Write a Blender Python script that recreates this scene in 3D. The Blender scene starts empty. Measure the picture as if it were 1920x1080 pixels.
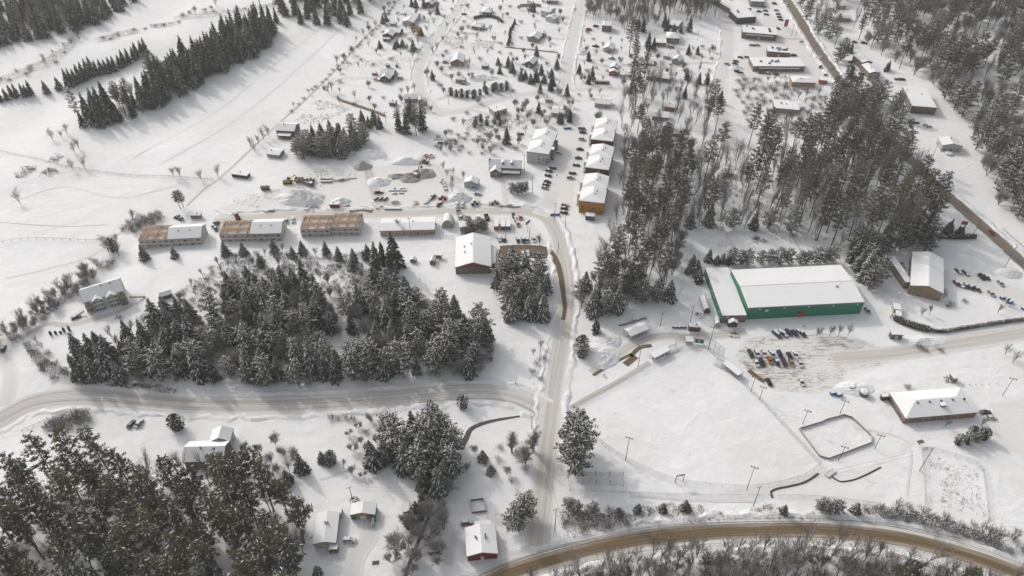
import bpy, math, random
from mathutils import Vector, Matrix
R = math.radians
scene = bpy.context.scene
COL = scene.collection
rnd = random.Random(7)

# ------------------------------------------------------------------ camera
F_PX, TILT, CAM_H = 1400.0, R(41), 250.0
cam_data = bpy.data.cameras.new('camera')
cam_data.sensor_width = 36
cam_data.lens = F_PX / 1920 * 36
cam_data.clip_start = 1
cam_data.clip_end = 6000
cam = bpy.data.objects.new('camera', cam_data)
cam.location = (0, 0, CAM_H)
cam.rotation_euler = (R(90) - TILT, 0, 0)
COL.objects.link(cam)
scene.camera = cam
# ------------------------------------------------------------------ sky and sun
SUN_EL, SUN_AZ = R(33), R(-44)          # azimuth from +Y towards +X: the sun stands up and to the left
world = bpy.data.worlds.new('World')
scene.world = world
world.use_nodes = True
wn = world.node_tree
bg = wn.nodes['Background']
sky = wn.nodes.new('ShaderNodeTexSky')
sky.sky_type = 'NISHITA'
sky.sun_disc = False
sky.sun_elevation = SUN_EL
sky.sun_rotation = SUN_AZ
sky.air_density = 1.0
sky.dust_density = 4.0
sky.ozone_density = 0.6
thin = wn.nodes.new('ShaderNodeHueSaturation')      # a veil of thin high cloud takes most of the blue out
thin.inputs['Saturation'].default_value = 0.30
wn.links.new(sky.outputs[0], thin.inputs['Color'])
wn.links.new(thin.outputs[0], bg.inputs[0])
bg.inputs[1].default_value = 0.15
sun_data = bpy.data.lights.new('sun', 'SUN')
sun_data.energy = 1.2
sun_data.angle = R(0.9)
sun_data.color = (1.0, 0.94, 0.85)
sun = bpy.data.objects.new('sun', sun_data)
sd = Vector((-math.sin(SUN_AZ) * math.cos(SUN_EL), -math.cos(SUN_AZ) * math.cos(SUN_EL), -math.sin(SUN_EL)))
sun.rotation_euler = sd.to_track_quat('-Z', 'Y').to_euler()
sun.location = (-200, 400, 300)
COL.objects.link(sun)
scene.view_settings.view_transform = 'Standard'
scene.view_settings.look = 'None'
scene.view_settings.gamma = 1
scene.view_settings.use_curve_mapping = False
scene.view_settings.exposure = 0.05
scene.cycles.max_bounces = 6
scene.cycles.transparent_max_bounces = 12

# ------------------------------------------------------------------ photo pixel -> place
def E(px, py, z=0.0):
    x = (px - 960) / F_PX; y = -(py - 540) / F_PX
    dy = math.cos(TILT) + y * math.sin(TILT); dz = -math.sin(TILT) + y * math.cos(TILT)
    t = (z - CAM_H) / dz
    return (x * t, dy * t)
def PX(x, y, z):
    zc = y * math.cos(TILT) - (z - CAM_H) * math.sin(TILT)
    yc = y * math.sin(TILT) + (z - CAM_H) * math.cos(TILT)
    return 960 + F_PX * x / zc, 540 - F_PX * yc / zc
def vnoise(x, y, s=0):
    def hsh(i, j):
        n = math.sin(i * 127.1 + j * 311.7 + s * 74.7) * 43758.5453
        return n - math.floor(n)
    xi, yi = math.floor(x), math.floor(y); fx, fy = x - xi, y - yi
    fx = fx * fx * (3 - 2 * fx); fy = fy * fy * (3 - 2 * fy)
    a, b, c, d = hsh(xi, yi), hsh(xi + 1, yi), hsh(xi, yi + 1), hsh(xi + 1, yi + 1)
    return (a + (b - a) * fx) * (1 - fy) + (c + (d - c) * fx) * fy - 0.5
def sstep(a, b, x):
    t = max(0, min(1, (x - a) / (b - a))); return t * t * (3 - 2 * t)
def hz(x, y):
    """height of the snow: level in the village, rolling in the fields to the west and on the wooded hill to the east"""
    m = sstep(0, 60, -x - 40 - 0.28 * y) * sstep(150, 230, y)
    h = m * (5.0 * vnoise(x / 75, y / 60, 1) + 2.2 * vnoise(x / 30, y / 26, 2))
    e = sstep(0, 220, x - 200 + 0.0 * y) * sstep(330, 420, y) * sstep(0, 50, x - (470 - 0.55 * (y - 200)))
    return h + 14 * e
def G(px, py):
    z = 0.0
    for _ in range(4):
        x, y = E(px, py, z); z = hz(x, y)
    return x, y, z

# ------------------------------------------------------------------ mesh builder
class MB:
    def __init__(s): s.v = []; s.f = []; s.m = []
    def q(s, pts, mi=0):
        n = len(s.v); s.v.extend(pts); s.f.append(tuple(range(n, n + len(pts)))); s.m.append(mi)
    def box(s, c, d, mi=0, rz=0.0, taper=1.0):
        cx, cy, cz = c; hx, hy, h2 = d[0] / 2, d[1] / 2, d[2] / 2
        ca, sa = math.cos(rz), math.sin(rz); n = len(s.v)
        for z, k in ((-h2, 1), (h2, taper)):
            for x, y in ((-hx, -hy), (hx, -hy), (hx, hy), (-hx, hy)):
                x *= k; y *= k
                s.v.append((cx + x * ca - y * sa, cy + x * sa + y * ca, cz + z))
        for f in ((0, 3, 2, 1), (4, 5, 6, 7), (0, 1, 5, 4), (1, 2, 6, 5), (2, 3, 7, 6), (3, 0, 4, 7)):
            s.f.append(tuple(n + i for i in f)); s.m.append(mi)
    def bar(s, a, b, r, mi=0, n=4, r2=None, cap=False):
        a = Vector(a); b = Vector(b); d = b - a
        if d.length < 1e-6: return
        d.normalize()
        u = d.orthogonal().normalized(); w = d.cross(u); k = len(s.v)
        r2 = r if r2 is None else r2
        for p, rr in ((a, r), (b, r2)):
            for i in range(n):
                t = 2 * math.pi * i / n
                s.v.append(tuple(p + u * math.cos(t) * rr + w * math.sin(t) * rr))
        for i in range(n):
            j = (i + 1) % n
            s.f.append((k + i, k + j, k + n + j, k + n + i)); s.m.append(mi)
        if cap:
            s.f.append(tuple(k + n + i for i in range(n))); s.m.append(mi)
            s.f.append(tuple(k + i for i in reversed(range(n)))); s.m.append(mi)
    def slab(s, loop, tops, t, mi=0):
        """loop: boundary points (x,y,z); tops: faces as lists of points; t: thickness downwards"""
        for f in tops:
            s.q(f, mi); s.q([(p[0], p[1], p[2] - t) for p in reversed(f)], mi)
        for i in range(len(loop)):
            a, b = loop[i], loop[(i + 1) % len(loop)]
            s.q([(a[0], a[1], a[2] - t), (b[0], b[1], b[2] - t), b, a], mi)
    def mesh(s, name, mats, smooth=False):
        me = bpy.data.meshes.new(name)
        me.from_pydata(s.v, [], s.f)
        for m in (mats if isinstance(mats, (list, tuple)) else [mats]): me.materials.append(m)
        me.polygons.foreach_set('material_index', s.m)
        if smooth: me.polygons.foreach_set('use_smooth', [True] * len(s.f))
        me.update()
        return me
    def build(s, name, mats, parent=None, smooth=False, loc=None, rz=0.0):
        return ob(name, s.mesh(name, mats, smooth), parent, loc, rz)
def ob(name, data, parent=None, loc=None, rz=0.0, sc=None, color=None):
    o = bpy.data.objects.new(name, data)
    COL.objects.link(o)
    if parent is not None: o.parent = parent
    if loc is not None: o.location = loc
    if rz: o.rotation_euler = (0, 0, rz)
    if sc is not None: o.scale = (sc, sc, sc) if isinstance(sc, (int, float)) else sc
    if color is not None: o.color = (*color, 1)
    return o
def tag(o, label=None, cat=None, group=None, kind=None):
    if label: o['label'] = label
    if cat: o['category'] = cat
    if group: o['group'] = group
    if kind: o['kind'] = kind
    return o
def thing(name, label, cat, loc, rz=0.0, group=None, sc=None):
    return tag(ob(name, None, None, loc, rz, sc), label, cat, group)
ORD = 'first second third fourth fifth sixth seventh eighth ninth tenth eleventh twelfth thirteenth fourteenth fifteenth sixteenth seventeenth eighteenth nineteenth twentieth'.split()
def nth(i, n):
    if n == 1: return 'only one'
    if n == 2: return ('left one', 'right one')[i]
    if i == 0: return 'leftmost'
    if i == n - 1: return 'rightmost'
    return ORD[i] + ' from left' if i < 20 else 'number %d from left' % (i + 1)

# ------------------------------------------------------------------ materials
MATS = {}
def nodes_of(name):
    m = bpy.data.materials.new(name); m.use_nodes = True
    nt = m.node_tree; b = nt.nodes['Principled BSDF']
    return m, nt, b
def ramp(nt, fac, stops):
    r = nt.nodes.new('ShaderNodeValToRGB')
    el = r.color_ramp.elements
    el[0].position, el[0].color = stops[0][0], (*stops[0][1], 1)
    el[1].position, el[1].color = stops[-1][0], (*stops[-1][1], 1)
    for p, c in stops[1:-1]:
        e = el.new(p); e.color = (*c, 1)
    nt.links.new(fac, r.inputs[0]); return r.outputs[0]
def tex(nt, vec, scale, detail=3, rough=0.6, dist=0.0, out='Fac'):
    n = nt.nodes.new('ShaderNodeTexNoise')
    n.inputs['Scale'].default_value = scale; n.inputs['Detail'].default_value = detail
    n.inputs['Roughness'].default_value = rough; n.inputs['Distortion'].default_value = dist
    if vec is not None: nt.links.new(vec, n.inputs['Vector'])
    return n.outputs[out]
def mapping(nt, vec, scale=(1, 1, 1), rz=0.0):
    n = nt.nodes.new('ShaderNodeMapping'); n.inputs['Scale'].default_value = scale
    n.inputs['Rotation'].default_value = (0, 0, rz)
    nt.links.new(vec, n.inputs['Vector']); return n.outputs[0]
def mixc(nt, fac, a, b, mode='MIX'):
    n = nt.nodes.new('ShaderNodeMix'); n.data_type = 'RGBA'; n.blend_type = mode
    for sk, v in ((n.inputs[0], fac), (n.inputs[6], a), (n.inputs[7], b)):
        if isinstance(v, (int, float)): sk.default_value = v
        elif isinstance(v, tuple): sk.default_value = (*v, 1)
        else: nt.links.new(v, sk)
    return n.outputs[2]
def mth(nt, op, a, b=0.0, c=None):
    n = nt.nodes.new('ShaderNodeMath'); n.operation = op
    for i, v in enumerate((a, b) if c is None else (a, b, c)):
        if isinstance(v, (int, float)): n.inputs[i].default_value = v
        else: nt.links.new(v, n.inputs[i])
    return n.outputs[0]
def coord(nt, which='Object'):
    return nt.nodes.new('ShaderNodeTexCoord').outputs[which]
def geopos(nt):
    return nt.nodes.new('ShaderNodeNewGeometry').outputs['Position']
def bump(nt, b, hgt, dist, strength=1.0, prev=None):
    n = nt.nodes.new('ShaderNodeBump'); n.inputs['Distance'].default_value = dist
    n.inputs['Strength'].default_value = strength
    nt.links.new(hgt, n.inputs['Height'])
    if prev is not None: nt.links.new(prev, n.inputs['Normal'])
    nt.links.new(n.outputs[0], b.inputs['Normal']); return n.outputs[0]
def simple(name, c1, c2=None, scale=1.0, rough=0.7, metal=0.0, bmp=0.0, objcol=False, stretch=(1, 1, 1), spec=0.3):
    m, nt, b = nodes_of(name)
    b.inputs['Roughness'].default_value = rough; b.inputs['Metallic'].default_value = metal
    b.inputs['Specular IOR Level'].default_value = spec
    v = mapping(nt, coord(nt), stretch)
    fac = tex(nt, v, scale, 4, 0.65)
    c2 = c2 or tuple(x * 0.72 for x in c1)
    col = ramp(nt, fac, [(0.3, c1), (0.72, c2)])
    if objcol:
        oi = nt.nodes.new('ShaderNodeObjectInfo')
        col = mixc(nt, 1.0, oi.outputs['Color'], col, 'MULTIPLY')
    nt.links.new(col, b.inputs['Base Color'])
    if bmp: bump(nt, b, tex(nt, v, scale * 3, 3), bmp)
    MATS[name] = m; return m

# snow over the ground: real tone variation of wind crust and trodden patches, relief from bump
def snow_mat(name, big=0.55, fine=0.1, dirt=0.0, lo=(.80, .80, .80), hi=(.90, .90, .905)):
    m, nt, b = nodes_of(name)
    p = geopos(nt)
    b.inputs['Roughness'].default_value = 0.75; b.inputs['Specular IOR Level'].default_value = 0.2
    f1 = tex(nt, p, 0.02, 4, 0.6, 0.6); f2 = tex(nt, p, 0.3, 5, 0.7)
    c = ramp(nt, mth(nt, 'MULTIPLY_ADD', f2, 0.35, mth(nt, 'MULTIPLY', f1, 0.65)), [(0.35, lo), (0.62, hi)])
    if dirt:
        d = ramp(nt, tex(nt, mapping(nt, p, (1, 1.6, 1)), 0.9, 5, 0.75), [(0.60, (0, 0, 0)), (0.70, (1, 1, 1))])
        d2 = ramp(nt, tex(nt, p, 0.045, 3, 0.5), [(0.45, (0, 0, 0)), (0.62, (1, 1, 1))])
        c = mixc(nt, mth(nt, 'MULTIPLY', mth(nt, 'MULTIPLY', d, d2), dirt), c, (.42, .36, .29))
    nt.links.new(c, b.inputs['Base Color'])
    n1 = bump(nt, b, tex(nt, mapping(nt, p, (1, 1.35, 1), 0.6), 0.09, 4, 0.55, 0.4), big)
    bump(nt, b, tex(nt, p, 0.8, 5, 0.7), fine, 1.0, n1)
    MATS[name] = m; return m
snow_mat('ground_snow', 0.75, 0.16, 0.6, (.79, .79, .785))
snow_mat('roof_snow', 0.05, 0.03, 0, (.84, .84, .84), (.90, .90, .905))
snow_mat('bank_snow', 0.4, 0.45, 0.2, (.76, .76, .76), (.90, .90, .90))
simple('tree_snow', (.82, .83, .85), (.70, .71, .74), 1.5, 0.8)
simple('bough_snow', (.84, .84, .84), (.66, .66, .65), 1.2, 0.85)

def strip_mat(name, centre, side, edge, streak, prof, amount=0.8, along=0.012, speck=0.0):
    """roads: colour by the distance from the centre line, broken by streaks that follow the wheels"""
    m, nt, b = nodes_of(name)
    uv = coord(nt, 'UV'); b.inputs['Roughness'].default_value = 0.7; b.inputs['Specular IOR Level'].default_value = 0.25
    sep = nt.nodes.new('ShaderNodeSeparateXYZ'); nt.links.new(uv, sep.inputs[0])
    s1 = tex(nt, mapping(nt, uv, (along, 22, 1)), 1.0, 5, 0.7, 0.3)
    s2 = tex(nt, mapping(nt, uv, (along * 6, 5, 1)), 1.0, 4, 0.65)
    v = mth(nt, 'ABSOLUTE', mth(nt, 'MULTIPLY_ADD', sep.outputs[1], 2.0, -1.0))
    v = mth(nt, 'ADD', v, mth(nt, 'MULTIPLY_ADD', s2, 0.8, -0.40))
    c = ramp(nt, v, [(0.0, centre), (prof[0], centre), (prof[1], side), (prof[2], edge), (1.0, edge)])
    k = ramp(nt, s1, [(0.44, (0, 0, 0)), (0.60, (1, 1, 1))])
    inner = ramp(nt, v, [(0.0, (1, 1, 1)), (0.75, (1, 1, 1)), (1.0, (0, 0, 0))])
    c = mixc(nt, mth(nt, 'MULTIPLY', mth(nt, 'MULTIPLY', k, inner), amount), c, streak)
    if speck:
        q = ramp(nt, tex(nt, mapping(nt, geopos(nt), (0.55, 1.3, 1)), 0.9, 5, 0.8, 1.5), [(0.54, (0, 0, 0)), (0.62, (1, 1, 1))])
        c = mixc(nt, mth(nt, 'MULTIPLY', q, speck), c, (.36, .32, .28))
    nt.links.new(c, b.inputs['Base Color'])
    n1 = bump(nt, b, s1, 0.10)
    bump(nt, b, tex(nt, geopos(nt), 1.2, 4, 0.7), 0.08, 1.0, n1)
    MATS[name] = m; return m
SN = (.80, .80, .79)
strip_mat('slush_road', (.20, .14, .075), (.44, .36, .27), SN, (.10, .075, .045), (.16, .38, .60), 0.85, 0.005)
strip_mat('wet_road', (.16, .13, .105), (.20, .165, .13), (.62, .58, .52), (.42, .36, .30), (.5, .80, .97), 0.45, 0.005)
strip_mat('mud_road', (.16, .115, .07), (.21, .155, .10), (.42, .34, .24), (.11, .08, .055), (.5, .85, .98), 0.5, 0.02)
strip_mat('packed_road', (.66, .635, .60), (.74, .73, .70), SN, (.44, .39, .33), (.35, .7, .95), 0.75, 0.010)
strip_mat('icy_road', (.66, .655, .645), (.74, .735, .73), SN, (.36, .30, .24), (.4, .75, 1.0), 0.9, 0.006)
strip_mat('faint_track', (.76, .757, .755), (.79, .79, .79), (.83, .83, .83), (.70, .70, .70), (.3, .6, .9), 0.4, 0.02)
strip_mat('white_road', (.74, .73, .715), (.80, .79, .78), SN, (.64, .63, .61), (.45, .8, .97), 0.6, 0.010)

def lot_mat(name, base, streak, lo, hi, sc=(0.35, 1.4, 1), rz=0.0, dark=(.30, .27, .24)):
    m, nt, b = nodes_of(name)
    p = geopos(nt); b.inputs['Roughness'].default_value = 0.75; b.inputs['Specular IOR Level'].default_value = 0.2
    f = tex(nt, mapping(nt, p, sc, rz), 0.55, 6, 0.78, 1.2)
    g = tex(nt, mapping(nt, p, (0.05, 0.08, 1), rz), 1.0, 3, 0.6)
    d = ramp(nt, mth(nt, 'ADD', f, mth(nt, 'MULTIPLY_ADD', g, 0.35, -0.17)), [(lo, (0, 0, 0)), (hi, (1, 1, 1))])
    c = mixc(nt, d, base, dark)
    w = ramp(nt, tex(nt, mapping(nt, p, (0.05, 0.9, 1), rz), 1.0, 4, 0.7, 2.0), [(0.4, (0, 0, 0)), (0.7, (1, 1, 1))])
    c = mixc(nt, mth(nt, 'MULTIPLY', w, 0.5), c, streak)
    at_ = nt.nodes.new('ShaderNodeAttribute'); at_.attribute_name = 'inner'
    e = ramp(nt, mth(nt, 'ADD', at_.outputs['Fac'], mth(nt, 'MULTIPLY_ADD', tex(nt, p, 0.16, 5, 0.7), 1.2, -0.6)), [(0.30, (0, 0, 0)), (0.62, (1, 1, 1))])
    c = mixc(nt, e, (.85, .85, .852), c)
    nt.links.new(c, b.inputs['Base Color'])
    bump(nt, b, f, 0.22)
    MATS[name] = m; return m
lot_mat('rink_lot', (.80, .79, .775), (.66, .63, .58), .50, .60)
lot_mat('plain_lot', (.80, .785, .765), (.70, .68, .64), .66, .80, (0.5, 0.8, 1), 1.3)
lot_mat('site_lot', (.80, .79, .77), (.68, .65, .61), .62, .74, (0.5, 1.0, 1), 0.5)
lot_mat('mud_patch', (.20, .15, .10), (.26, .20, .14), .66, .86, (1, 1, 1), 0, (.5, .45, .4))
lot_mat('warm_lot', (.79, .77, .75), (.74, .68, .64), .62, .80, (0.3, 1.2, 1), 0.1, (.5, .42, .36))
simple('water', (.045, .035, .028), (.12, .10, .085), 0.7, 0.25, spec=0.5)
simple('dirt', (.22, .19, .155), (.62, .61, .59), 0.9, 0.95, bmp=0.3)
simple('gravel_pile', (.34, .33, .31), (.50, .49, .48), 0.6, 0.95, bmp=0.3)

# trees
def leafy(name, c1, c2, var=0.35, rough=0.85):
    m, nt, b = nodes_of(name)
    b.inputs['Roughness'].default_value = rough; b.inputs['Specular IOR Level'].default_value = 0.15
    oi = nt.nodes.new('ShaderNodeObjectInfo')
    c = ramp(nt, tex(nt, geopos(nt), 0.8, 4, 0.7), [(0.35, c1), (0.7, c2)])
    hs = nt.nodes.new('ShaderNodeHueSaturation')
    nt.links.new(mth(nt, 'MULTIPLY_ADD', oi.outputs['Random'], var * 2, 1 - var), hs.inputs['Value'])
    nt.links.new(mth(nt, 'MULTIPLY_ADD', oi.outputs['Random'], 0.5, 0.6), hs.inputs['Saturation'])
    nt.links.new(c, hs.inputs['Color'])
    nt.links.new(hs.outputs[0], b.inputs['Base Color'])
    MATS[name] = m; return m
leafy('spruce_needles', (.058, .066, .046), (.125, .128, .095))
leafy('pine_needles', (.066, .070, .040), (.145, .135, .082))
leafy('cedar_leaves', (.055, .055, .032), (.12, .105, .06))
leafy('rust_leaves', (.22, .085, .035), (.34, .16, .07))
leafy('bark', (.085, .070, .058), (.16, .14, .122), 0.25)
leafy('twig', (.14, .118, .10), (.25, .22, .195), 0.3)
leafy('frosted_twig', (.34, .32, .305), (.50, .48, .47), 0.15)
leafy('dry_stalk', (.30, .22, .14), (.44, .34, .24), 0.2)

# buildings and goods
def siding(name, freq, vertical=False, depth=0.03, rough=0.75, tint=(1, 1, 1)):
    m, nt, b = nodes_of(name)
    b.inputs['Roughness'].default_value = rough
    oi = nt.nodes.new('ShaderNodeObjectInfo')
    o = coord(nt); sep = nt.nodes.new('ShaderNodeSeparateXYZ'); nt.links.new(o, sep.inputs[0])
    k = mth(nt, 'ADD', sep.outputs[0], sep.outputs[1]) if vertical else sep.outputs[2]
    w = mth(nt, 'FRACT', mth(nt, 'MULTIPLY', k, freq))
    c = ramp(nt, tex(nt, o, 0.7, 5, 0.7), [(0.3, (.80, .80, .80)), (0.7, (1, 1, 1))])
    c = mixc(nt, 1.0, c, ramp(nt, w, [(0.0, (.72, .72, .72)), (0.12, (1, 1, 1))]), 'MULTIPLY')
    c = mixc(nt, 1.0, c, oi.outputs['Color'], 'MULTIPLY')
    nt.links.new(c, b.inputs['Base Color'])
    bump(nt, b, w, depth)
    MATS[name] = m; return m
siding('clapboard', 4.5)
siding('metal_siding', 1.6, True, 0.05, 0.45)
siding('sheathing', 0.82, True, 0.01)
def brick_mat():
    m, nt, b = nodes_of('brick')
    oi = nt.nodes.new('ShaderNodeObjectInfo')
    br = nt.nodes.new('ShaderNodeTexBrick'); o = coord(nt)
    mp = nt.nodes.new('ShaderNodeCombineXYZ'); sp = nt.nodes.new('ShaderNodeSeparateXYZ'); nt.links.new(o, sp.inputs[0])
    nt.links.new(mth(nt, 'ADD', sp.outputs[0], sp.outputs[1]), mp.inputs[0]); nt.links.new(sp.outputs[2], mp.inputs[1])
    nt.links.new(mp.outputs[0], br.inputs['Vector']); br.inputs['Scale'].default_value = 1.6
    br.inputs['Color1'].default_value = (1, 1, 1, 1); br.inputs['Color2'].default_value = (.78, .78, .78, 1)
    br.inputs['Mortar'].default_value = (.85, .85, .85, 1); br.inputs['Mortar Size'].default_value = 0.02
    c = mixc(nt, 1.0, br.outputs[0], oi.outputs['Color'], 'MULTIPLY')
    c = mixc(nt, 0.35, c, ramp(nt, tex(nt, o, 0.5, 4), [(0.3, (.10, .08, .07)), (0.7, (.42, .36, .32))]))
    nt.links.new(c, b.inputs['Base Color']); b.inputs['Roughness'].default_value = 0.9
    MATS['brick'] = m
brick_mat()
simple('shingle', (.10, .10, .10), (.20, .19, .18), 2.0, 0.9)
simple('trim', (.70, .70, .68), (.60, .60, .58), 2.0, 0.6)
simple('dark_trim', (.10, .095, .09), (.16, .15, .14), 2.0, 0.7)
simple('lumber', (.82, .64, .50), (.70, .52, .39), 2.0, 0.8)
simple('old_wood', (.26, .20, .15), (.36, .30, .25), 1.5, 0.85)
simple('grey_wood', (.24, .22, .20), (.36, .34, .32), 1.2, 0.85)
simple('pole_wood', (.12, .095, .075), (.20, .165, .135), 1.5, 0.85)
simple('galvanised', (.38, .39, .40), (.28, .29, .30), 1.2, 0.45, 0.6)
simple('black_metal', (.03, .03, .03), (.06, .06, .06), 2.0, 0.5)
simple('concrete', (.45, .44, .42), (.34, .33, .31), 0.8, 0.9)
simple('paint', (1, 1, 1), (.82, .82, .82), 1.2, 0.35, objcol=True, spec=0.5)
simple('glass', (.035, .04, .045), (.07, .075, .08), 0.5, 0.12, spec=0.6)
simple('tyre', (.025, .025, .025), (.05, .05, .05), 3.0, 0.9)
simple('lamp_glass', (.55, .55, .52), (.45, .45, .43), 3, 0.2)
simple('tail_glass', (.35, .03, .02), (.25, .02, .02), 3, 0.2)
simple('tarp', (1, 1, 1), (.8, .8, .8), 1.2, 0.6, objcol=True, bmp=0.05)
simple('white_sign', (.80, .80, .78), (.70, .70, .68), 2, 0.5)
def link_mat():
    m, nt, b = nodes_of('chain_link')
    b.inputs['Base Color'].default_value = (.30, .31, .32, 1); b.inputs['Roughness'].default_value = .5
    o = coord(nt); sp = nt.nodes.new('ShaderNodeSeparateXYZ'); nt.links.new(o, sp.inputs[0])
    h = mth(nt, 'ADD', sp.outputs[0], sp.outputs[1])
    a = mth(nt, 'FRACT', mth(nt, 'MULTIPLY', mth(nt, 'ADD', h, sp.outputs[2]), 5.0))
    c = mth(nt, 'FRACT', mth(nt, 'MULTIPLY', mth(nt, 'SUBTRACT', h, sp.outputs[2]), 5.0))
    nt.links.new(mth(nt, 'MAXIMUM', mth(nt, 'LESS_THAN', a, 0.10), mth(nt, 'LESS_THAN', c, 0.10)), b.inputs['Alpha'])
    MATS['chain_link'] = m
link_mat()
M = MATS
# ------------------------------------------------------------------ ground
def axis(lo, hi, a, b, fine, coarse):
    out = []; x = lo
    while x < a: out.append(x); x += coarse
    x = a
    while x < b: out.append(x); x += fine
    while x <= hi: out.append(x); x += coarse
    return out
xs = axis(-2600, 2600, -520, 520, 5, 130); ys = axis(-600, 4200, 60, 760, 5, 130)
mb = MB(); nx = len(xs)
for y in ys:
    for x in xs: mb.v.append((x, y, hz(x, y)))
for j in range(len(ys) - 1):
    for i in range(nx - 1):
        k = j * nx + i
        mb.f.append((k, k + 1, k + nx + 1, k + nx)); mb.m.append(0)
tag(mb.build('ground', M['ground_snow'], smooth=True), 'snow-covered ground of the village and its fields', None, None, 'structure')

ROADS = []
def resample(pts, step):
    # Catmull-Rom through the points, then even spacing
    P = [Vector(p) for p in pts]; out = []
    P = [P[0] * 2 - P[1]] + P + [P[-1] * 2 - P[-2]]
    for i in range(1, len(P) - 2):
        a, b, c, d = P[i - 1:i + 3]
        n = max(2, int((c - b).length / step))
        for k in range(n):
            t = k / n
            out.append(0.5 * ((2 * b) + (c - a) * t + (2 * a - 5 * b + 4 * c - d) * t * t + (3 * b - a - 3 * c + d) * t ** 3))
    out.append(P[-2]); return out
def line(px, step=3.0):
    return resample([(*E(a, b), 0) for a, b in px], step)
def strip(name, label, px, width, mat, lift=0.06, keep=True, w2=None, step=3.0):
    L = line(px, step); me = bpy.data.meshes.new(name); v = []; f = []; uv = []; d = 0; N = 6
    for i, p in enumerate(L):
        t = (L[min(i + 1, len(L) - 1)] - L[max(i - 1, 0)]).normalized(); n = Vector((-t.y, t.x, 0))
        w = width if w2 is None else width + (w2 - width) * i / (len(L) - 1)
        if i: d += (p - L[i - 1]).length
        for k in range(N + 1):
            s = k / N * 2 - 1; q = p + n * s * w / 2
            z = hz(q.x, q.y) + lift
            v.append((q.x, q.y, z)); uv.append((d, k / N))
    for i in range(len(L) - 1):
        for k in range(N):
            a = i * (N + 1) + k; f.append((a + 1, a, a + N + 1, a + N + 2))
    me.from_pydata(v, [], f); ul = me.uv_layers.new(name='UVMap')
    for lp in me.loops: ul.data[lp.index].uv = uv[lp.vertex_index]
    me.materials.append(M[mat])
    if me.polygons[0].normal.z < 0: me.flip_normals()
    o = ob(name, me); tag(o, label, None, None, 'structure')
    if keep: ROADS.append((L, width / 2))
    return L
def berm(label, L, off, w=1.8, h=0.7, i0=0, i1=None, seed=0):
    mb = MB(); prev = None; i1 = min(i1 or len(L), len(L)); r = random.Random(seed)
    for i in range(i0, i1):
        t = (L[min(i + 1, len(L) - 1)] - L[max(i - 1, 0)]).normalized(); n = Vector((-t.y, t.x, 0))
        p = L[i]; e = min(1, (i - i0) / 3, (i1 - 1 - i) / 3)
        hh = .62 * h * e * (0.15 + 1.7 * r.random()); ww = 1.5 * w * (0.6 + 0.8 * r.random()); oo = off + r.uniform(-.9, .9)
        row = []
        for s, z in ((-1, -.1), (-.55, .55), (-.1, 1), (.45, .6), (1, -.1)):
            q = p + n * (oo + s * ww / 2); row.append((q.x, q.y, hz(q.x, q.y) + z * hh + (0.0 if z > 0 else 0)))
        if prev:
            for k in range(4): mb.q([prev[k], row[k], row[k + 1], prev[k + 1]])
        prev = row
    me = mb.mesh('snow_bank', M['bank_snow'], True)
    o = ob('snow_bank', me); tag(o, label, None, None, 'structure')

Lh = strip('highway', 'curving road of brown slush along the bottom of the photo', [(820, 1130), (900, 1098), (960, 1072), (1040, 1046), (1120, 1027), (1200, 1013), (1300, 1001), (1400, 996), (1500, 994), (1600, 999), (1700, 1013), (1800, 1038), (1880, 1064), (1960, 1096), (2060, 1140)], 12, 'slush_road', 0.075)
berm('ploughed snow bank along the upper side of the slushy road', Lh, 7.0, 2.2, .8, 20, None, 1)
berm('ploughed snow bank along the lower side of the slushy road', Lh, -7.0, 2.2, .8, 0, None, 2)
Lw = strip('main_road', 'brown wet main road running down the upper right', [(1440, -60), (1466, -10), (1500, 40), (1545, 110), (1600, 180), (1660, 250), (1720, 312), (1790, 378), (1860, 440), (1930, 503), (2020, 585)], 8.4, 'wet_road', 0.06)
berm('snow bank along the village side of the wet main road', Lw, -5.6, 2.4, .8, 0, None, 3)
berm('snow bank along the forest side of the wet main road', Lw, 5.6, 2.4, .8, 0, None, 4)
Lv = strip('village_road', 'packed snow road with sanded wheel tracks running up through the village', [(1000, 1062), (1008, 1020), (1014, 960), (1022, 880), (1030, 800), (1040, 720), (1052, 640), (1060, 580), (1062, 540), (1056, 490), (1045, 440), (1028, 412), (1000, 398), (950, 395), (860, 396), (760, 400), (660, 402), (560, 405), (470, 408), (400, 415)], 9.5, 'packed_road', 0.055)
berm('snow bank along the ball field side of the village road', Lv, -6.0, 2.2, .9, 12, 130, 5)
berm('snow bank along the creek side of the village road', Lv, 6.0, 2.0, .7, 12, 62, 6)
Lm = strip('muddy_road', 'thawed brown mud lane curving off beside the village road', [(938, 466), (965, 464), (1000, 464), (1026, 468), (1042, 488), (1051, 515), (1056, 548), (1059, 578), (1056, 600)], 5.0, 'mud_road', 0.075, w2=2.0)
strip('muddy_lane', 'brown mud patch behind the row of parked cars by the red gabled hall', [(936, 477), (960, 476), (985, 474), (1010, 474), (1030, 476)], 9, 'mud_road', 0.067)
Ll = strip('side_road', 'wide grey icy side road below the dense spruce grove', [(-60, 815), (0, 785), (60, 756), (140, 746), (240, 750), (360, 759), (480, 760), (600, 756), (720, 748), (820, 738), (900, 734), (960, 741), (1000, 756), (1030, 778)], 11, 'icy_road', 0.045)
berm('snow bank between the side road and the spruce grove', Ll, 6.6, 2.0, .6, 18, None, 7)
berm('snow bank along the lower edge of the side road', Ll, -6.8, 2.4, .6, 0, None, 8)
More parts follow.
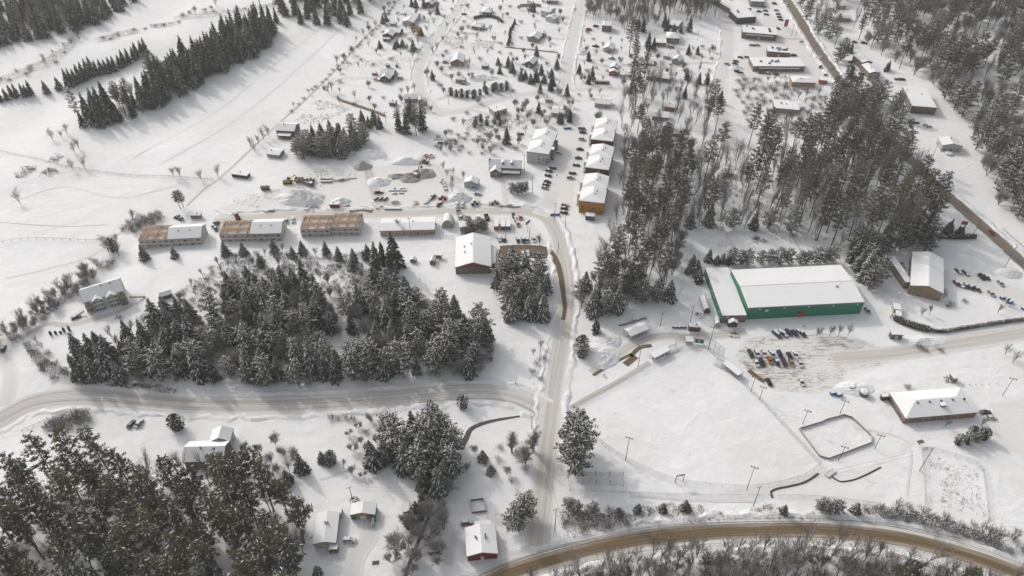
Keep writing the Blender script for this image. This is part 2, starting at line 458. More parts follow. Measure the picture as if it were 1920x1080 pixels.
La = strip('residential_street', 'white residential street bending past the upper houses', [(905, -60), (880, -15), (862, 15), (835, 50), (806, 85), (789, 118), (785, 150), (795, 180), (820, 205), (838, 215)], 9, 'white_road', 0.05)
berm('snow bank on the field side of the bending residential street', La, -5.6, 1.8, .7, 0, None, 9)
berm('snow bank on the house side of the bending residential street', La, 5.6, 1.8, .7, 0, None, 10)
strip('residential_cross_street', 'white cross street below the cedar clumps among the upper houses', [(820, 214), (870, 207), (920, 192), (970, 180), (1020, 172), (1066, 168), (1130, 166), (1180, 168)], 7, 'white_road', 0.065)
Lc = strip('residential_avenue', 'straight white street between the upper houses', [(1110, -60), (1096, -10), (1085, 30), (1076, 70), (1067, 110), (1062, 150), (1062, 172)], 10, 'white_road', 0.057)
berm('snow bank on the left of the straight white street', Lc, 5.8, 1.8, .7, 0, None, 11)
berm('snow bank on the right of the straight white street', Lc, -5.8, 1.8, .7, 0, None, 12)
Ls = strip('shop_street', 'broad white street between the wood and the flat-roofed shops', [(1335, -60), (1352, -10), (1362, 40), (1366, 80), (1360, 120), (1350, 165), (1352, 210), (1368, 255), (1390, 300), (1420, 350)], 11, 'white_road', 0.05)
berm('snow bank on the shop side of the broad white street', Ls, -6.4, 2.0, .8, 0, None, 13)
berm('snow bank on the wood side of the broad white street', Ls, 6.4, 2.0, .8, 0, 40, 14)
strip('rink_drive', 'rutted snow drive leading from the rink lot to the right edge', [(1560, 672), (1620, 668), (1680, 662), (1760, 650), (1840, 637), (1920, 624), (2020, 608)], 9, 'packed_road', 0.065, w2=11)
strip('site_drive', 'packed snow haul road through the building site', [(760, 402), (715, 378), (700, 350), (692, 325), (684, 300)], 8.5, 'packed_road', 0.045)
strip('site_loop', 'packed snow drive looping past the parked site trucks', [(800, 402), (828, 385), (836, 360), (834, 335), (818, 312), (790, 305)], 6, 'white_road', 0.05)
strip('dog_walk_path', 'snowy track curving off beside the spruce grove', [(10, 760), (20, 720), (15, 680), (5, 640), (-10, 600)], 7, 'white_road', 0.055)
strip('arena_drive', 'shaded snow drive between the ball field and the green arena', [(1110, 700), (1150, 672), (1190, 645), (1240, 630), (1300, 632), (1350, 628), (1400, 622)], 6, 'packed_road', 0.05)
strip('apartment_drive', 'short drive from the village road to the apartment lot', [(1012, 404), (1026, 385), (1040, 360)], 10, 'white_road', 0.062)
strip('plow_track', 'ploughed drive beside the dormered apartment house', [(250, 572), (215, 590), (170, 605), (130, 615), (90, 612), (40, 640)], 4, 'packed_road', 0.05)
strip('highway_branch', 'short brown junction lane off the wet main road', [(1430, 66), (1470, 72), (1500, 74), (1515, 78)], 4, 'warm_strip' if 'warm_strip' in M else 'packed_road', 0.05)

def poly(name, label, px, mat, lift=0.03):
    mb = MB(); pts = [Vector(E(a, b)) for a, b in px]; n = len(pts); c = sum(pts, Vector((0, 0))) / n
    fine = []
    for i in range(n):
        for k in range(4): fine.append(pts[i].lerp(pts[(i + 1) % n], k / 4))
    n = len(fine); inn = [p + (c - p).normalized() * min((c - p).length * .5, 7) for p in fine]
    for p in fine: mb.v.append((p.x, p.y, lift))
    for p in inn: mb.v.append((p.x, p.y, lift))
    for i in range(n): mb.f.append((i, (i + 1) % n, n + (i + 1) % n, n + i)); mb.m.append(0)
    mb.f.append(tuple(range(n, 2 * n))); mb.m.append(0)
    o = mb.build(name, M[mat]); at_ = o.data.attributes.new('inner', 'FLOAT', 'POINT')
    at_.data.foreach_set('value', [0.0] * n + [1.0] * n)
    if o.data.polygons[-1].normal.z < 0: o.data.flip_normals()
    return tag(o, label, None, None, 'structure')
poly('rink_parking_lot', 'rutted snowy parking lot in front of the green arena', [(1385, 632), (1440, 622), (1560, 618), (1640, 640), (1680, 655), (1700, 672), (1650, 690), (1600, 700), (1590, 735), (1520, 748), (1440, 738), (1395, 700), (1365, 668)], 'rink_lot', 0.03)
poly('school_lot', 'ploughed lot right of the long brick building', [(1850, 748), (1960, 735), (1990, 860), (1930, 880), (1868, 850), (1840, 800)], 'plain_lot')
poly('apartment_lot', 'snowy parking lot between the two apartment rows', [(1040, 236), (1072, 232), (1105, 240), (1085, 320), (1075, 400), (1040, 408), (1012, 404), (1015, 350), (1032, 300)], 'plain_lot', 0.035)
poly('building_site', 'trodden snow of the building site', [(560, 312), (700, 310), (815, 300), (842, 330), (838, 385), (800, 394), (700, 392), (640, 396), (420, 402), (400, 392), (520, 352)], 'site_lot', 0.025)
poly('yard_lot', 'snowy yard with trucks and cars beside the red gabled hall', [(845, 405), (1000, 404), (1028, 440), (1030, 462), (935, 462), (928, 440), (870, 440), (850, 432)], 'plain_lot', 0.025)
poly('shop_lot', 'parking lot of the shops by the wet main road', [(1428, -30), (1448, -30), (1510, 75), (1555, 150), (1540, 160), (1500, 140), (1400, 152), (1360, 145), (1385, 100), (1395, 85), (1430, 60)], 'warm_lot', 0.025)
poly('tan_lot', 'parking lot beside the long tan building', [(1775, 510), (1800, 500), (1925, 540), (1980, 590), (1900, 600), (1860, 560), (1790, 545)], 'plain_lot', 0.03)
poly('brown_block_lot', 'cleared forecourt left of the dark brown block by the main road', [(1618, 150), (1690, 165), (1715, 205), (1700, 215), (1665, 195)], 'plain_lot', 0.03)
strip('creek', 'dark open creek winding beside the village road', [(862, 842), (874, 822), (882, 806), (900, 796), (930, 788), (985, 779)], 2.8, 'water', 0.05, True, 0.8, 1.5)
strip('creek', 'narrow dark creek under the frosted bare trees', [(808, 960), (795, 990), (785, 1015), (772, 1045), (757, 1090)], 1.3, 'water', 0.05, False, None, 1.5)
strip('creek', 'dark ditch bending out from the corner of the ball field', [(1449, 934), (1446, 922), (1460, 916), (1480, 912), (1510, 904), (1535, 888)], 1.0, 'water', 0.05, False, None, 1.5)
strip('creek', 'dark ditch curving below the outdoor rink', [(1560, 894), (1575, 903), (1600, 900), (1625, 890), (1652, 876)], 0.8, 'water', 0.05, False, None, 1.5)
for a, lab in (([(884, 472), (884, 472)], ''),): pass
for pts, w, lab in (
    ([(1182, 668), (1200, 652), (1222, 648)], 2.2, 'strip of bare brown earth beside the picnic shelter drive'),
    ([(1112, 704), (1135, 690), (1160, 676), (1184, 664)], 1.6, 'thin strip of thawed earth along the field track'),
    ([(1172, 684), (1192, 668)], 3.4, 'patch of thawed earth by the left floodlight mast'),
    ([(1404, 694), (1418, 706), (1434, 716)], 2.6, 'patch of thawed earth by the right dugout'),
    ([(655, 396), (680, 392), (700, 396)], 5.0, 'muddy patch of the haul road above the framed houses'),
    ([(735, 334), (770, 328), (800, 326)], 5.0, 'churned brown earth around the digging excavator')):
    strip('bare_earth', lab, pts, w, 'mud_road', 0.07, False, None, 1.5)

# worn field tracks, ditch lines and paths
for pts, w, lab in (
    ([(530, 225), (580, 180), (635, 125), (680, 75), (720, 35), (752, -10)], 2.0, 'shaded ditch line between the big field and the upper houses'),
    ([(350, 385), (385, 352), (410, 335), (470, 280), (530, 225)], 2.0, 'fence line track below the big open field'),
    ([(1070, 765), (1110, 742), (1160, 715), (1218, 680)], 3.0, 'trodden path along the upper left side of the ball field'),
    ([(0, 417), (60, 423), (130, 424), (200, 420)], 0.8, 'faint track line across the left field'),):
    strip('path', lab, pts, w, 'icy_road', 0.04, False)

def mound(name, label, px, py, rx, ry, h, mat, seed=0, cat='snow pile', rz=0.0):
    mb = MB(); r = random.Random(seed); x0, y0, z0 = G(px, py); n, k = 20, 7; rows = []
    for j in range(k + 1):
        t = j / k; row = []
        for i in range(n):
            a = 2 * math.pi * i / n
            rr = (1 - t) * (1 + 0.35 * vnoise(math.cos(a) * 2 + seed, math.sin(a) * 2))
            row.append((math.cos(a) * rx * rr, math.sin(a) * ry * rr, -.15 + (h + .15) * (t ** 0.8) * (1 + (0 if t in (0, 1) else r.uniform(-.14, .14)))))
        rows.append(row)
    for j in range(k):
        for i in range(n):
            i2 = (i + 1) % n; mb.q([rows[j][i], rows[j][i2], rows[j + 1][i2], rows[j + 1][i]])
    o = mb.build(name, M[mat], None, False, (x0, y0, z0), rz)
    return tag(o, label, cat)
mound('snow_pile', 'tall snow pile at the bend between field and arena drive', 1128, 668, 9, 9, 3.0, 'bank_snow', 3)
mound('snow_pile', 'low lumpy snow pile beside the arena drive', 1140, 640, 7, 6, 2.0, 'bank_snow', 4)
mound('snow_pile', 'large snow-covered fill heap in the building site', 562, 374, 15, 8, 6.5, 'bank_snow', 5)
mound('snow_pile', 'round snow heap above the dark red shed', 640, 380, 6, 5, 3, 'bank_snow', 6)
mound('snow_pile', 'snow heap left of the picnic table stacks in the site', 712, 342, 8, 6, 3, 'bank_snow', 8)
mound('snow_pile', 'grey-sided snow heap near the gravel stockpile', 693, 290, 11, 7, 3, 'bank_snow', 9)
mound('dirt_pile', 'brown dirt heap under the digging excavator', 795, 326, 8, 6, 3.4, 'dirt', 10, 'dirt pile')
mound('dirt_pile', 'brown dirt heap just below the digging excavator', 768, 337, 7, 4, 2.4, 'dirt', 11, 'dirt pile')
mound('dirt_pile', 'flattened dirt heap left of the digging excavator', 748, 331, 8, 3, 2.0, 'dirt', 12, 'dirt pile')
mound('gravel_pile', 'grey gravel stockpile at the end of the haul road', 681, 313, 5.5, 5, 3.6, 'gravel_pile', 13, 'gravel pile')
mound('gravel_pile', 'long snow-dusted gravel heap above the excavator', 766, 304, 12, 5, 3.2, 'bank_snow', 14, 'gravel pile')
mound('snow_pile', 'snow heap behind the two parked snow-capped trucks', 862, 372, 8, 6, 4, 'bank_snow', 15)
mound('snow_pile', 'snow pile beside the round grey storage tank', 1600, 728, 9, 5, 1.6, 'bank_snow', 16)
mound('snow_pile', 'snow pile at the right end of the tan building lot', 1892, 512, 7, 5, 2.2, 'bank_snow', 17)
mound('snow_pile', 'snow pile left of the lot of the shops', 1380, 128, 7, 4, 2.0, 'bank_snow', 18)
mound('snow_pile', 'snow pile beyond the green arena drive hut', 1730, 640, 12, 4, 1.8, 'bank_snow', 19)
mound('snow_pile', 'snow heap at the upper end of the apartment lot', 1032, 244, 5, 4, 3, 'bank_snow', 20)
mound('snow_pile', 'broad white snow heap between the upper houses', 900, 147, 12, 6, 2.5, 'bank_snow', 21)
mound('snow_pile', 'domed snow heap on the straight white street corner', 1092, 100, 6, 4, 2.5, 'bank_snow', 22)

for i, (pts, w) in enumerate((([(806, 116), (834, 118), (846, 118)], 4), ([(790, 147), (760, 150), (735, 152)], 4), ([(812, 72), (775, 62), (752, 64)], 4), ([(868, 24), (890, 40), (905, 55)], 4), ([(1076, 75), (1040, 72), (1018, 74)], 4), ([(1085, 35), (1060, 34), (1042, 36)], 4), ([(1082, 52), (1105, 56), (1125, 52)], 5), ([(1074, 90), (1100, 92), (1130, 95)], 4), ([(1072, 112), (1110, 112), (1150, 113)], 4), ([(1070, 140), (1110, 138), (1142, 140)], 4), ([(1352, 95), (1300, 92), (1262, 94)], 5), ([(1356, 120), (1320, 118), (1280, 120)], 4), ([(1350, 165), (1300, 156), (1262, 152)], 4), ([(880, 205), (925, 216), (955, 212)], 5), ([(838, 180), (815, 190), (800, 194)], 4), ([(1064, 180), (1050, 195), (1040, 214)], 4), ([(912, 128), (870, 128), (812, 122)], 3.5), ([(1012, 200), (1005, 230), (1020, 245)], 4), ([(700, 970), (690, 1010), (670, 1040), (660, 1080)], 7), ([(880, 975), (850, 1010), (840, 1060)], 4), ([(1004, 1030), (960, 1040), (945, 1030)], 3), ([(1620, 148), (1660, 154), (1700, 158)], 5), ([(1590, 128), (1605, 150), (1640, 160)], 4), ([(1700, 210), (1720, 235), (1760, 245)], 5), ([(900, 395), (895, 370), (885, 355)], 4), ([(950, 396), (945, 350), (935, 325)], 4))):
    strip('driveway', 'trodden snow drive, %s' % ('number %d of the small drives' % (i + 1)), pts, w, 'white_road', 0.08 + .002 * (i % 7), True, None, 2.0)
for i, pts in enumerate(([(250, 300), (330, 250), (430, 190), (540, 100), (620, 40)], [(300, 310), (400, 250), (500, 180), (600, 90), (660, 30)], [(20, 380), (120, 350), (220, 370), (330, 350)], [(10, 520), (90, 500), (180, 470), (260, 400)], [(600, 900), (680, 880), (740, 940)], [(1600, 800), (1700, 830), (1700, 930)], [(1180, 930), (1300, 938), (1420, 940)], [(1300, 440), (1290, 500), (1270, 560), (1240, 590)])):
    strip('snow_track', 'faint double track pressed into the open snow, number %d' % (i + 1), pts, 1.1, 'faint_track', 0.10 + .002 * i, False, None, 2.5)
# ------------------------------------------------------------------ buildings
BLD = []     # keep-out rectangles (cx, cy, ca, sa, hw, hd)
def frame_of(A, B, C, z):
    a = Vector(E(*A, z)); b = Vector(E(*B, z)); c = Vector(E(*C, z))
    u = b - a; w = u.length; u.normalize(); v = Vector((-u.y, u.x)); d = max(2.0, (c - a).dot(v))
    ctr = a + u * w / 2 + v * d / 2
    return ctr, math.atan2(u.y, u.x), w, d
def roof_polys(kind, X, Y, z, h, k=1.0):
    c = [(-X, -Y, z), (X, -Y, z), (X, Y, z), (-X, Y, z)]
    if kind == 'gx':
        r0, r1 = (-X, 0, z + h), (X, 0, z + h)
        return [c[0], c[1], r1, c[2], c[3], r0], [[c[0], c[1], r1, r0], [c[2], c[3], r0, r1]]
    if kind == 'gy':
        r0, r1 = (0, -Y, z + h), (0, Y, z + h)
        return [c[0], r0, c[1], c[2], r1, c[3]], [[c[0], r0, r1, c[3]], [r0, c[1], c[2], r1]]
    if kind == 'hx':
        e = min(Y * k, X * .95); r0, r1 = (-X + e, 0, z + h), (X - e, 0, z + h)
        return c, [[c[0], c[1], r1, r0], [c[1], c[2], r1], [c[2], c[3], r0, r1], [c[3], c[0], r0]]
    if kind == 'hy':
        e = min(X * k, Y * .95); r0, r1 = (0, -Y + e, z + h), (0, Y - e, z + h)
        return c, [[c[0], c[1], r0], [c[1], c[2], r1, r0], [c[2], c[3], r1], [c[3], c[0], r0, r1]]
    if kind == 'fy':      # hip at the near end, gable at the far end
        e = min(X * k, Y * 1.2); r0, r1 = (0, -Y + e, z + h), (0, Y, z + h)
        return [c[0], c[1], c[2], r1, c[3]], [[c[0], c[1], r0], [c[1], c[2], r1, r0], [c[3], c[0], r0, r1]]
    if kind == 'shed':
        c2 = [c[0], c[1], (X, Y, z + h), (-X, Y, z + h)]
        return c2, [c2]
    return c, [c]         # flat
def wall_mesh(kind, X, Y, z, h):
    mb = MB(); P = [(-X, -Y), (X, -Y), (X, Y), (-X, Y)]
    for i in range(4):
        a, b = P[i], P[(i + 1) % 4]
        za = zb = z; mid = None
        if kind == 'gx' and i in (1, 3): mid = ((a[0] + b[0]) / 2, (a[1] + b[1]) / 2, z + h)
        if kind == 'gy' and i in (0, 2): mid = ((a[0] + b[0]) / 2, (a[1] + b[1]) / 2, z + h)
        if kind == 'fy' and i == 2: mid = ((a[0] + b[0]) / 2, (a[1] + b[1]) / 2, z + h)
        if kind == 'shed':
            za = z + (h if a[1] > 0 else 0); zb = z + (h if b[1] > 0 else 0)
        q = [(a[0], a[1], -.5), (b[0], b[1], -.5), (b[0], b[1], zb)] + ([mid] if mid else []) + [(a[0], a[1], za)]
        mb.q(q)
    return mb
WIN = {}
def win_mesh(w, h):
    if (w, h) not in WIN:
        mb = MB()
        mb.box((0, 0, 0), (w, .08, h), 1)
        t = .09
        for c, d in (((0, -.05, h / 2), (w + 2 * t, .1, t)), ((0, -.05, -h / 2), (w + 2 * t, .1, t)), ((-w / 2, -.05, 0), (t, .1, h)), ((w / 2, -.05, 0), (t, .1, h)), ((0, -.05, 0), (.05, .09, h))):
            mb.box(c, d, 0)
        WIN[(w, h)] = mb.mesh('window', [M['trim'], M['glass']])
    return WIN[(w, h)]
def win(root, x, y, z, face, w=1.3, h=1.2, name='window'):
    rz = {'f': 0, 'r': R(90), 'b': R(180), 'l': R(-90)}[face]
    return ob(name, win_mesh(w, h), root, (x, y, z), rz)
def door(root, x, y, face, col=(.12, .11, .10), w=1.0, h=2.1, z=0, name='door'):
    key = ('d', w, h)
    if key not in WIN:
        mb = MB(); mb.box((0, 0, h / 2), (w, .12, h), 0); mb.box((0, -.02, h + .05), (w + .25, .14, .12), 1)
        for s in (-1, 1): mb.box((s * (w / 2 + .06), -.02, h / 2), (.12, .14, h), 1)
        WIN[key] = mb.mesh('door', [M['paint'], M['trim']])
    rz = {'f': 0, 'r': R(90), 'b': R(180), 'l': R(-90)}[face]
    o = ob(name, WIN[key], root, (x, y, z), rz); o.color = (*col, 1); return o
def building(name, label, A, B, C, z, roof='gx', h=1.5, wall=(.6, .6, .58), mat='clapboard', over=.45, storeys=1, wins='fr', vents=1, snow=True, t=.32, k=1.0, cat=None, group=None, gable=None, porch=None, wsize=(1.3, 1.2), gap=3.6, base=None, doors='f'):
    ctr, rz, w, d = frame_of(A, B, C, z)
    root = thing(name, label, cat or 'house', (ctr.x, ctr.y, 0), rz, group)
    z0 = hz(ctr.x, ctr.y)
    X, Y = w / 2, d / 2
    BLD.append((ctr.x, ctr.y, math.cos(rz), math.sin(rz), X + 1.0, Y + 1.0))
    ox, oy = max(.4, X - over), max(.4, Y - over)
    wl = wall_mesh(roof, ox, oy, z - .10, h * (1 if roof != 'shed' else 1) - .12).build('wall', M[mat], root); wl.color = (*wall, 1)
    loop, tops = roof_polys(roof, X, Y, z, h, k)
    mb = MB(); mb.slab(loop, tops, .16, 0)
    rf = mb.build('roof', M['dark_trim'] if mat == 'brick' else M['shingle'], root)
    if snow:
        s = 1 - .12 / X; s2 = 1 - .12 / Y
        mb = MB(); sc = lambda p, f=1: (p[0] * s, p[1] * s2, p[2] + t + .003)
        mb.slab([sc(p) for p in loop], [[sc(p) for p in f] for f in tops], t, 0)
        mb.build('snow_cover', M['roof_snow'], rf)
    if gable and roof == 'gy':
        mb = MB(); mb.q([(-ox, -oy - .03, z - .1), (ox, -oy - .03, z - .1), (0, -oy - .03, z + h - .25)])
        g = mb.build('gable_panel', M['metal_siding'], root); g.color = (*gable, 1)
    if base:
        mb = MB(); mb.box((0, 0, .45), (2 * ox + .06, 2 * oy + .06, 1.9)); g = mb.build('foundation', M['concrete'], root)
    r = random.Random(int(A[0] * 7 + A[1]))
    sh = z / storeys
    for side in wins:
        L = 2 * (ox if side in 'fb' else oy); n = max(1, int((L - 1.2) / gap))
        for s in range(storeys):
            for i in range(n):
                if n > 2 and r.random() < .12: continue
                q = -L / 2 + L * (i + .5) / n; zz = sh * s + min(1.55, sh * .55)
                x, y = {'f': (q, -oy - .02), 'b': (q, oy + .02), 'l': (-ox - .02, q), 'r': (ox + .02, q)}[side]
                if side in doors and s == 0 and i == n // 2: door(root, x, y, side, (.2, .08, .06) if r.random() < .4 else (.5, .5, .5))
                else: win(root, x, y, zz, side, *wsize)
    for i in range(vents):
        x = r.uniform(-.5, .5) * X; y = r.uniform(-.25, .25) * Y
        zr = z + t + (h * (1 - abs(y) / Y) if roof in ('gx', 'hx') else h * (1 - abs(x) / X) if roof in ('gy', 'hy', 'fy') else 0)
        mb = MB(); mb.box((0, 0, .1), (.45, .45, 1.1)); mb.box((0, 0, .7), (.6, .6, .1))
        mb.build('vent', M['dark_trim'], root, False, (x, y, zr))
    if porch:      # (side, width, depth, height, offset)
        sd_, pw, pd, ph, off = porch
        px_, py_, prz = {'f': (off, -oy, 0), 'r': (ox, off, R(90)), 'l': (-ox, off, R(-90)), 'b': (off, oy, R(180))}[sd_]
        mb = MB(); mb.box((0, -pd / 2, ph), (pw, pd, .14), 0)
        for sx in (-1, 1): mb.box((sx * (pw / 2 - .15), -pd + .15, ph / 2), (.14, .14, ph), 0)
        mb.box((0, -pd / 2, .35), (pw, pd, .12), 0)
        p = mb.build('porch', M['old_wood'], root, False, (px_, py_, 0), prz)
        mb = MB(); mb.box((0, -pd / 2, ph + .21), (pw - .1, pd - .1, .26), 0); mb.build('snow_cover', M['roof_snow'], p)
    root.location.z = z0
    return root, ox, oy, w, d

def number(root, txt, x, y, z, size, face='f', col='black_metal'):
    """painted house number: one mesh of thick strokes"""
    G_ = {'1': [((.1, .75), (.35, 1)), ((.35, 1), (.35, 0))], '2': [((0, .78), (.15, 1)), ((.15, 1), (.5, 1)), ((.5, 1), (.62, .75)), ((.62, .75), (0, 0)), ((0, 0), (.65, 0))],
          '3': [((0, 1), (.5, 1)), ((.5, 1), (.62, .78)), ((.62, .78), (.45, .52)), ((.2, .52), (.45, .52)), ((.45, .52), (.62, .25)), ((.62, .25), (.5, 0)), ((.5, 0), (0, 0))]}
    mb = MB(); x0 = -.42 * (len(txt) - 1) - .3
    for ch in txt:
        for a, b in G_[ch]: mb.bar(((x0 + a[0]) * size, 0, (a[1] - .5) * size), ((x0 + b[0]) * size, 0, (b[1] - .5) * size), size * .085, 0, 4, None, True)
        x0 += .82
    return mb.build('house_number', M[col], root, False, (x, y, z))

GRN = (.018, .205, .125)
# --- the green arena
ar, ox, oy, w, d = building('arena', 'large green metal-sided ice arena under a wide white roof', (1403, 578), (1621.5, 567), (1361, 507), 7.6, 'gx', 1.3, GRN, 'metal_siding', .15, 1, '', 0, cat='arena', t=.3)
for i in range(5): 
    mb = MB(); mb.box((0, 0, 0), (.8, .5, .35)); mb.build('wall_lamp', M['white_sign'], ar, False, (-ox + w * (.10 + .21 * i), -oy - .22, 6.6))
mb = MB(); mb.bar((-w / 2, 0, 7.6 + 1.3 + .31), (w / 2, 0, 7.6 + 1.3 + .31), .10, 0, 4); mb.build('ridge_cap', M['galvanised'], ar)
mb = MB()
mb.box((0, -oy - .12, 7.2), (2 * ox, .16, .22))
mb.build('snow_guard', M['galvanised'], ar)
door(ar, -ox + w * .47, -oy - .03, 'f', (.35, .03, .03), 2.0, 2.6)
mb = MB(); mb.box((0, -.7, 2.9), (3, 1.6, .5)); mb.build('awning', M['tarp'], ar, False, (-ox + w * .47, -oy, 0)).color = (.5, .05, .05, 1)
mb = MB(); mb.box((0, 0, 0), (1.6, .06, 1.2)); mb.build('wall_sign', M['trim'], ar, False, (-ox + w * .165, -oy - .06, 5.3))
mb = MB(); mb.box((0, 0, 0), (1.2, .8, .9)); mb.bar((.3, 0, 0), (1.6, 0, 2.6), .08); mb.build('roof_fan', M['galvanised'], ar, False, (w * .33, -oy * .25, 8.9))
an, ox, oy, w2, d2 = building('arena_annex', 'low annex with brown brick front and green side against the arena', (1354, 592.5), (1400.5, 591.5), (1311, 503), 4.6, 'flat', 0, (.25, .18, .13), 'brick', .1, 1, '', 0, cat='annex', t=.3)
mb = MB(); mb.q([(-ox - .04, -oy, -.5), (-ox - .04, oy, -.5), (-ox - .04, oy, 4.5), (-ox - .04, -oy, 4.5)])
g = mb.build('side_cladding', M['metal_siding'], an); g.color = (*GRN, 1)
door(an, 0, -oy - .03, 'f', (.12, .1, .09), 1.8, 2.2)
for i in range(6):
    win(an, -ox - .08, -oy + d2 * (.12 + .14 * i), 3.4, 'l', 1.0, .7)
mb = MB(); mb.box((0, 0, 0), (1.6, .06, .5)); mb.build('wall_sign', M['white_sign'], an, False, (-3.2, -oy - .06, 3.7))
mb = MB(); mb.box((0, 0, 0), (1.4, .06, .4)); s = mb.build('wall_sign', M['paint'], an, False, (1.8, -oy - .06, 3.7)); s.color = (.7, .03, .03, 1)
building('entrance_hut', 'small dark hut with snowy gabled roof before the annex', (1366, 607), (1385, 607), (1368, 600), 2.6, 'gy', 1.3, (.13, .06, .05), 'clapboard', .3, 1, '', 0, cat='hut', t=.4)
building('ticket_shed', 'flat-roofed brown shed at the top of the ball field drive', (1292, 613), (1315, 614.5), (1292, 604), 3.0, 'shed', .3, (.17, .085, .055), 'clapboard', .2, 1, '', 1, cat='shed')
building('grey_hut', 'small dark grey hut beside the rink lot drive', (1672, 628), (1694.5, 629), (1672, 620), 3.0, 'shed', .3, (.10, .11, .12), 'metal_siding', .2, 1, 'f', 0, cat='hut')

# --- tan long building at the right
building('tan_building', 'long tan building with two-pitched snowy roof by the right lot', (1706, 536), (1769.5, 551.5), (1691.5, 468), 5.4, 'gy', 2.4, (.30, .20, .10), 'brick', .4, 2, 'lf', 0, cat='building', gap=4.5, doors='')
r_ = building('side_porch', 'tan-ended annex with snowy roof on the left of the tan building', (1698, 530), (1712, 529.5), (1693, 480), 4.2, 'flat', 0, (.30, .20, .10), 'brick', .2, 1, 'l', 0, cat='annex')
building('garden_shed', 'upper of two small white sheds above the hedge corner', (1676, 580), (1690.5, 582), (1678, 569), 2.6, 'shed', .3, (.55, .5, .42), 'clapboard', .2, 1, '', 0, cat='shed')
building('garden_shed', 'lower of two small white sheds touching the hedge corner', (1680, 592), (1691.5, 594), (1682, 583), 2.2, 'shed', .3, (.6, .55, .48), 'clapboard', .2, 1, '', 0, cat='shed')

# --- apartment blocks
def block(label, A, B, C, z, wall, wins='f', num=None, rise=1.7, split=True):
    # two roofed halves stepping back, with stair towers on the lot side
    ctr, rz, w, d = frame_of(A, B, C, z)
    root = thing('apartment_block', label, 'apartment block', (ctr.x, ctr.y, 0), rz)
    X, Y = w / 2, d / 2
    BLD.append((ctr.x, ctr.y, math.cos(rz), math.sin(rz), X + 2, Y + 1))
    ox, oy = X - .35, Y - .35
    wl = wall_mesh('flat', ox, oy, z - .1, 0).build('wall', M['clapboard'], root); wl.color = (*wall, 1)
    for i, (y0, y1, dz) in enumerate(((-Y, 0, 0), (0.02, Y, .35))):
        loop, tops = roof_polys('fy', X, (y1 - y0) / 2, z + dz, rise, 1.0)
        sh = lambda p: (p[0], p[1] + (y0 + y1) / 2, p[2])
        mb = MB(); mb.slab([sh(p) for p in loop], [[sh(p) for p in f] for f in tops], .3, 0)
        rf = mb.build('roof', M['shingle'], root)
        s2 = lambda p: (p[0] * .985, p[1] * .985 + (y0 + y1) / 2, p[2] + .33)
        mb = MB(); mb.slab([s2(p) for p in loop], [[s2(p) for p in f] for f in tops], .32, 0)
        mb.build('snow_cover', M['roof_snow'], rf)
        if i == 1:
            mb = MB(); mb.q([(-X + .4, .03, z), (X - .4, .03, z), (X - .4, .03, z + .35), (0, .03, z + rise + .2), (-X + .4, .03, z + .35)]); mb.build('step_wall', M['shingle'], root)
        for q in range(2):
            mb = MB(); mb.box((0, 0, .1), (.5, .5, 1.0)); mb.bar((0, 0, .5), (.5, -.2, 1.3), .08); mb.build('vent', M['dark_trim'], root, False, (1.0 + q, (y0 + y1) / 2 + (q - .3) * 3, z + dz + rise * .85 + .3))
    for s in range(3):
        for x in (0,): win(root, x + w * .06, -oy - .03, z * (.22 + .27 * s), 'f', 1.3, 1.1)
    for s in range(3):
        for i in range(4):
            win(root, ox + .03, -oy + 2 * oy * (i + .5) / 4, z * (.2 + .28 * s), 'r', 1.5, 1.3); win(root, -ox - .03, -oy + 2 * oy * (i + .5) / 4, z * (.2 + .28 * s), 'l', 1.3, 1.1)
    side = -1 if 'L' in wins else 1
    for q in (-.45, .45):
        mb = MB()
        for s in range(3):
            zz = z * (.06 + .31 * s); mb.box((side * 1.0, 0, zz), (2.0, 3.2, .15)); 
            for a in (-1.5, 1.5): mb.bar((side * 1.95, a, zz), (side * 1.95, a, zz + 2.7), .07)
            mb.bar((side * 1.95, -1.5, zz + 1), (side * 1.95, 1.5, zz + 1), .05)
            mb.bar((side * .4, -1.4, zz), (side * 1.6, 1.4, zz + 2.6), .12)
        mb.box((side * 1.0, 0, z * .99), (2.2, 3.4, .12)); mb.box((side * .5, 1.2, z * .5), (.9, .8, z * .8))
        b = mb.build('balcony_stair', M['grey_wood'], root, False, (side * ox, q * oy, 0))
        mb = MB(); mb.box((side * 1.0, 0, z * .99 + .19), (2.1, 3.3, .24)); mb.build('snow_cover', M['roof_snow'], b)
    if num: number(root, num, *{'12': (w * .34, -oy - .06, z * .42), '3': (-w * .36, -oy - .06, z * .42)}[num], 2.6)
    return root
block('apartment block with dark red end wall, furthest of its row', (1107.5, 261.5), (1150, 266), (1116, 223.5), 8.2, (.16, .028, .026), 'L')
block('apartment block with olive green end wall, middle of its row', (1097, 314), (1142, 319.5), (1106, 272), 8.2, (.075, .078, .048), 'L')
block('apartment block with orange-yellow end wall marked 3', (1085, 376.5), (1133.5, 382), (1094, 327), 8.2, (.50, .235, .045), 'L', '3')
block('pale grey apartment block marked 12 on its end wall', (986.5, 284.5), (1029.5, 290), (1000, 243), 8.2, (.50, .51, .50), 'R', '12')
building('bin_shelter', 'small dark grey flat-roofed shelter below the orange block', (1097, 405), (1115, 407), (1098, 399), 2.8, 'shed', .3, (.10, .115, .11), 'clapboard', .2, 1, '', 0, cat='shelter')

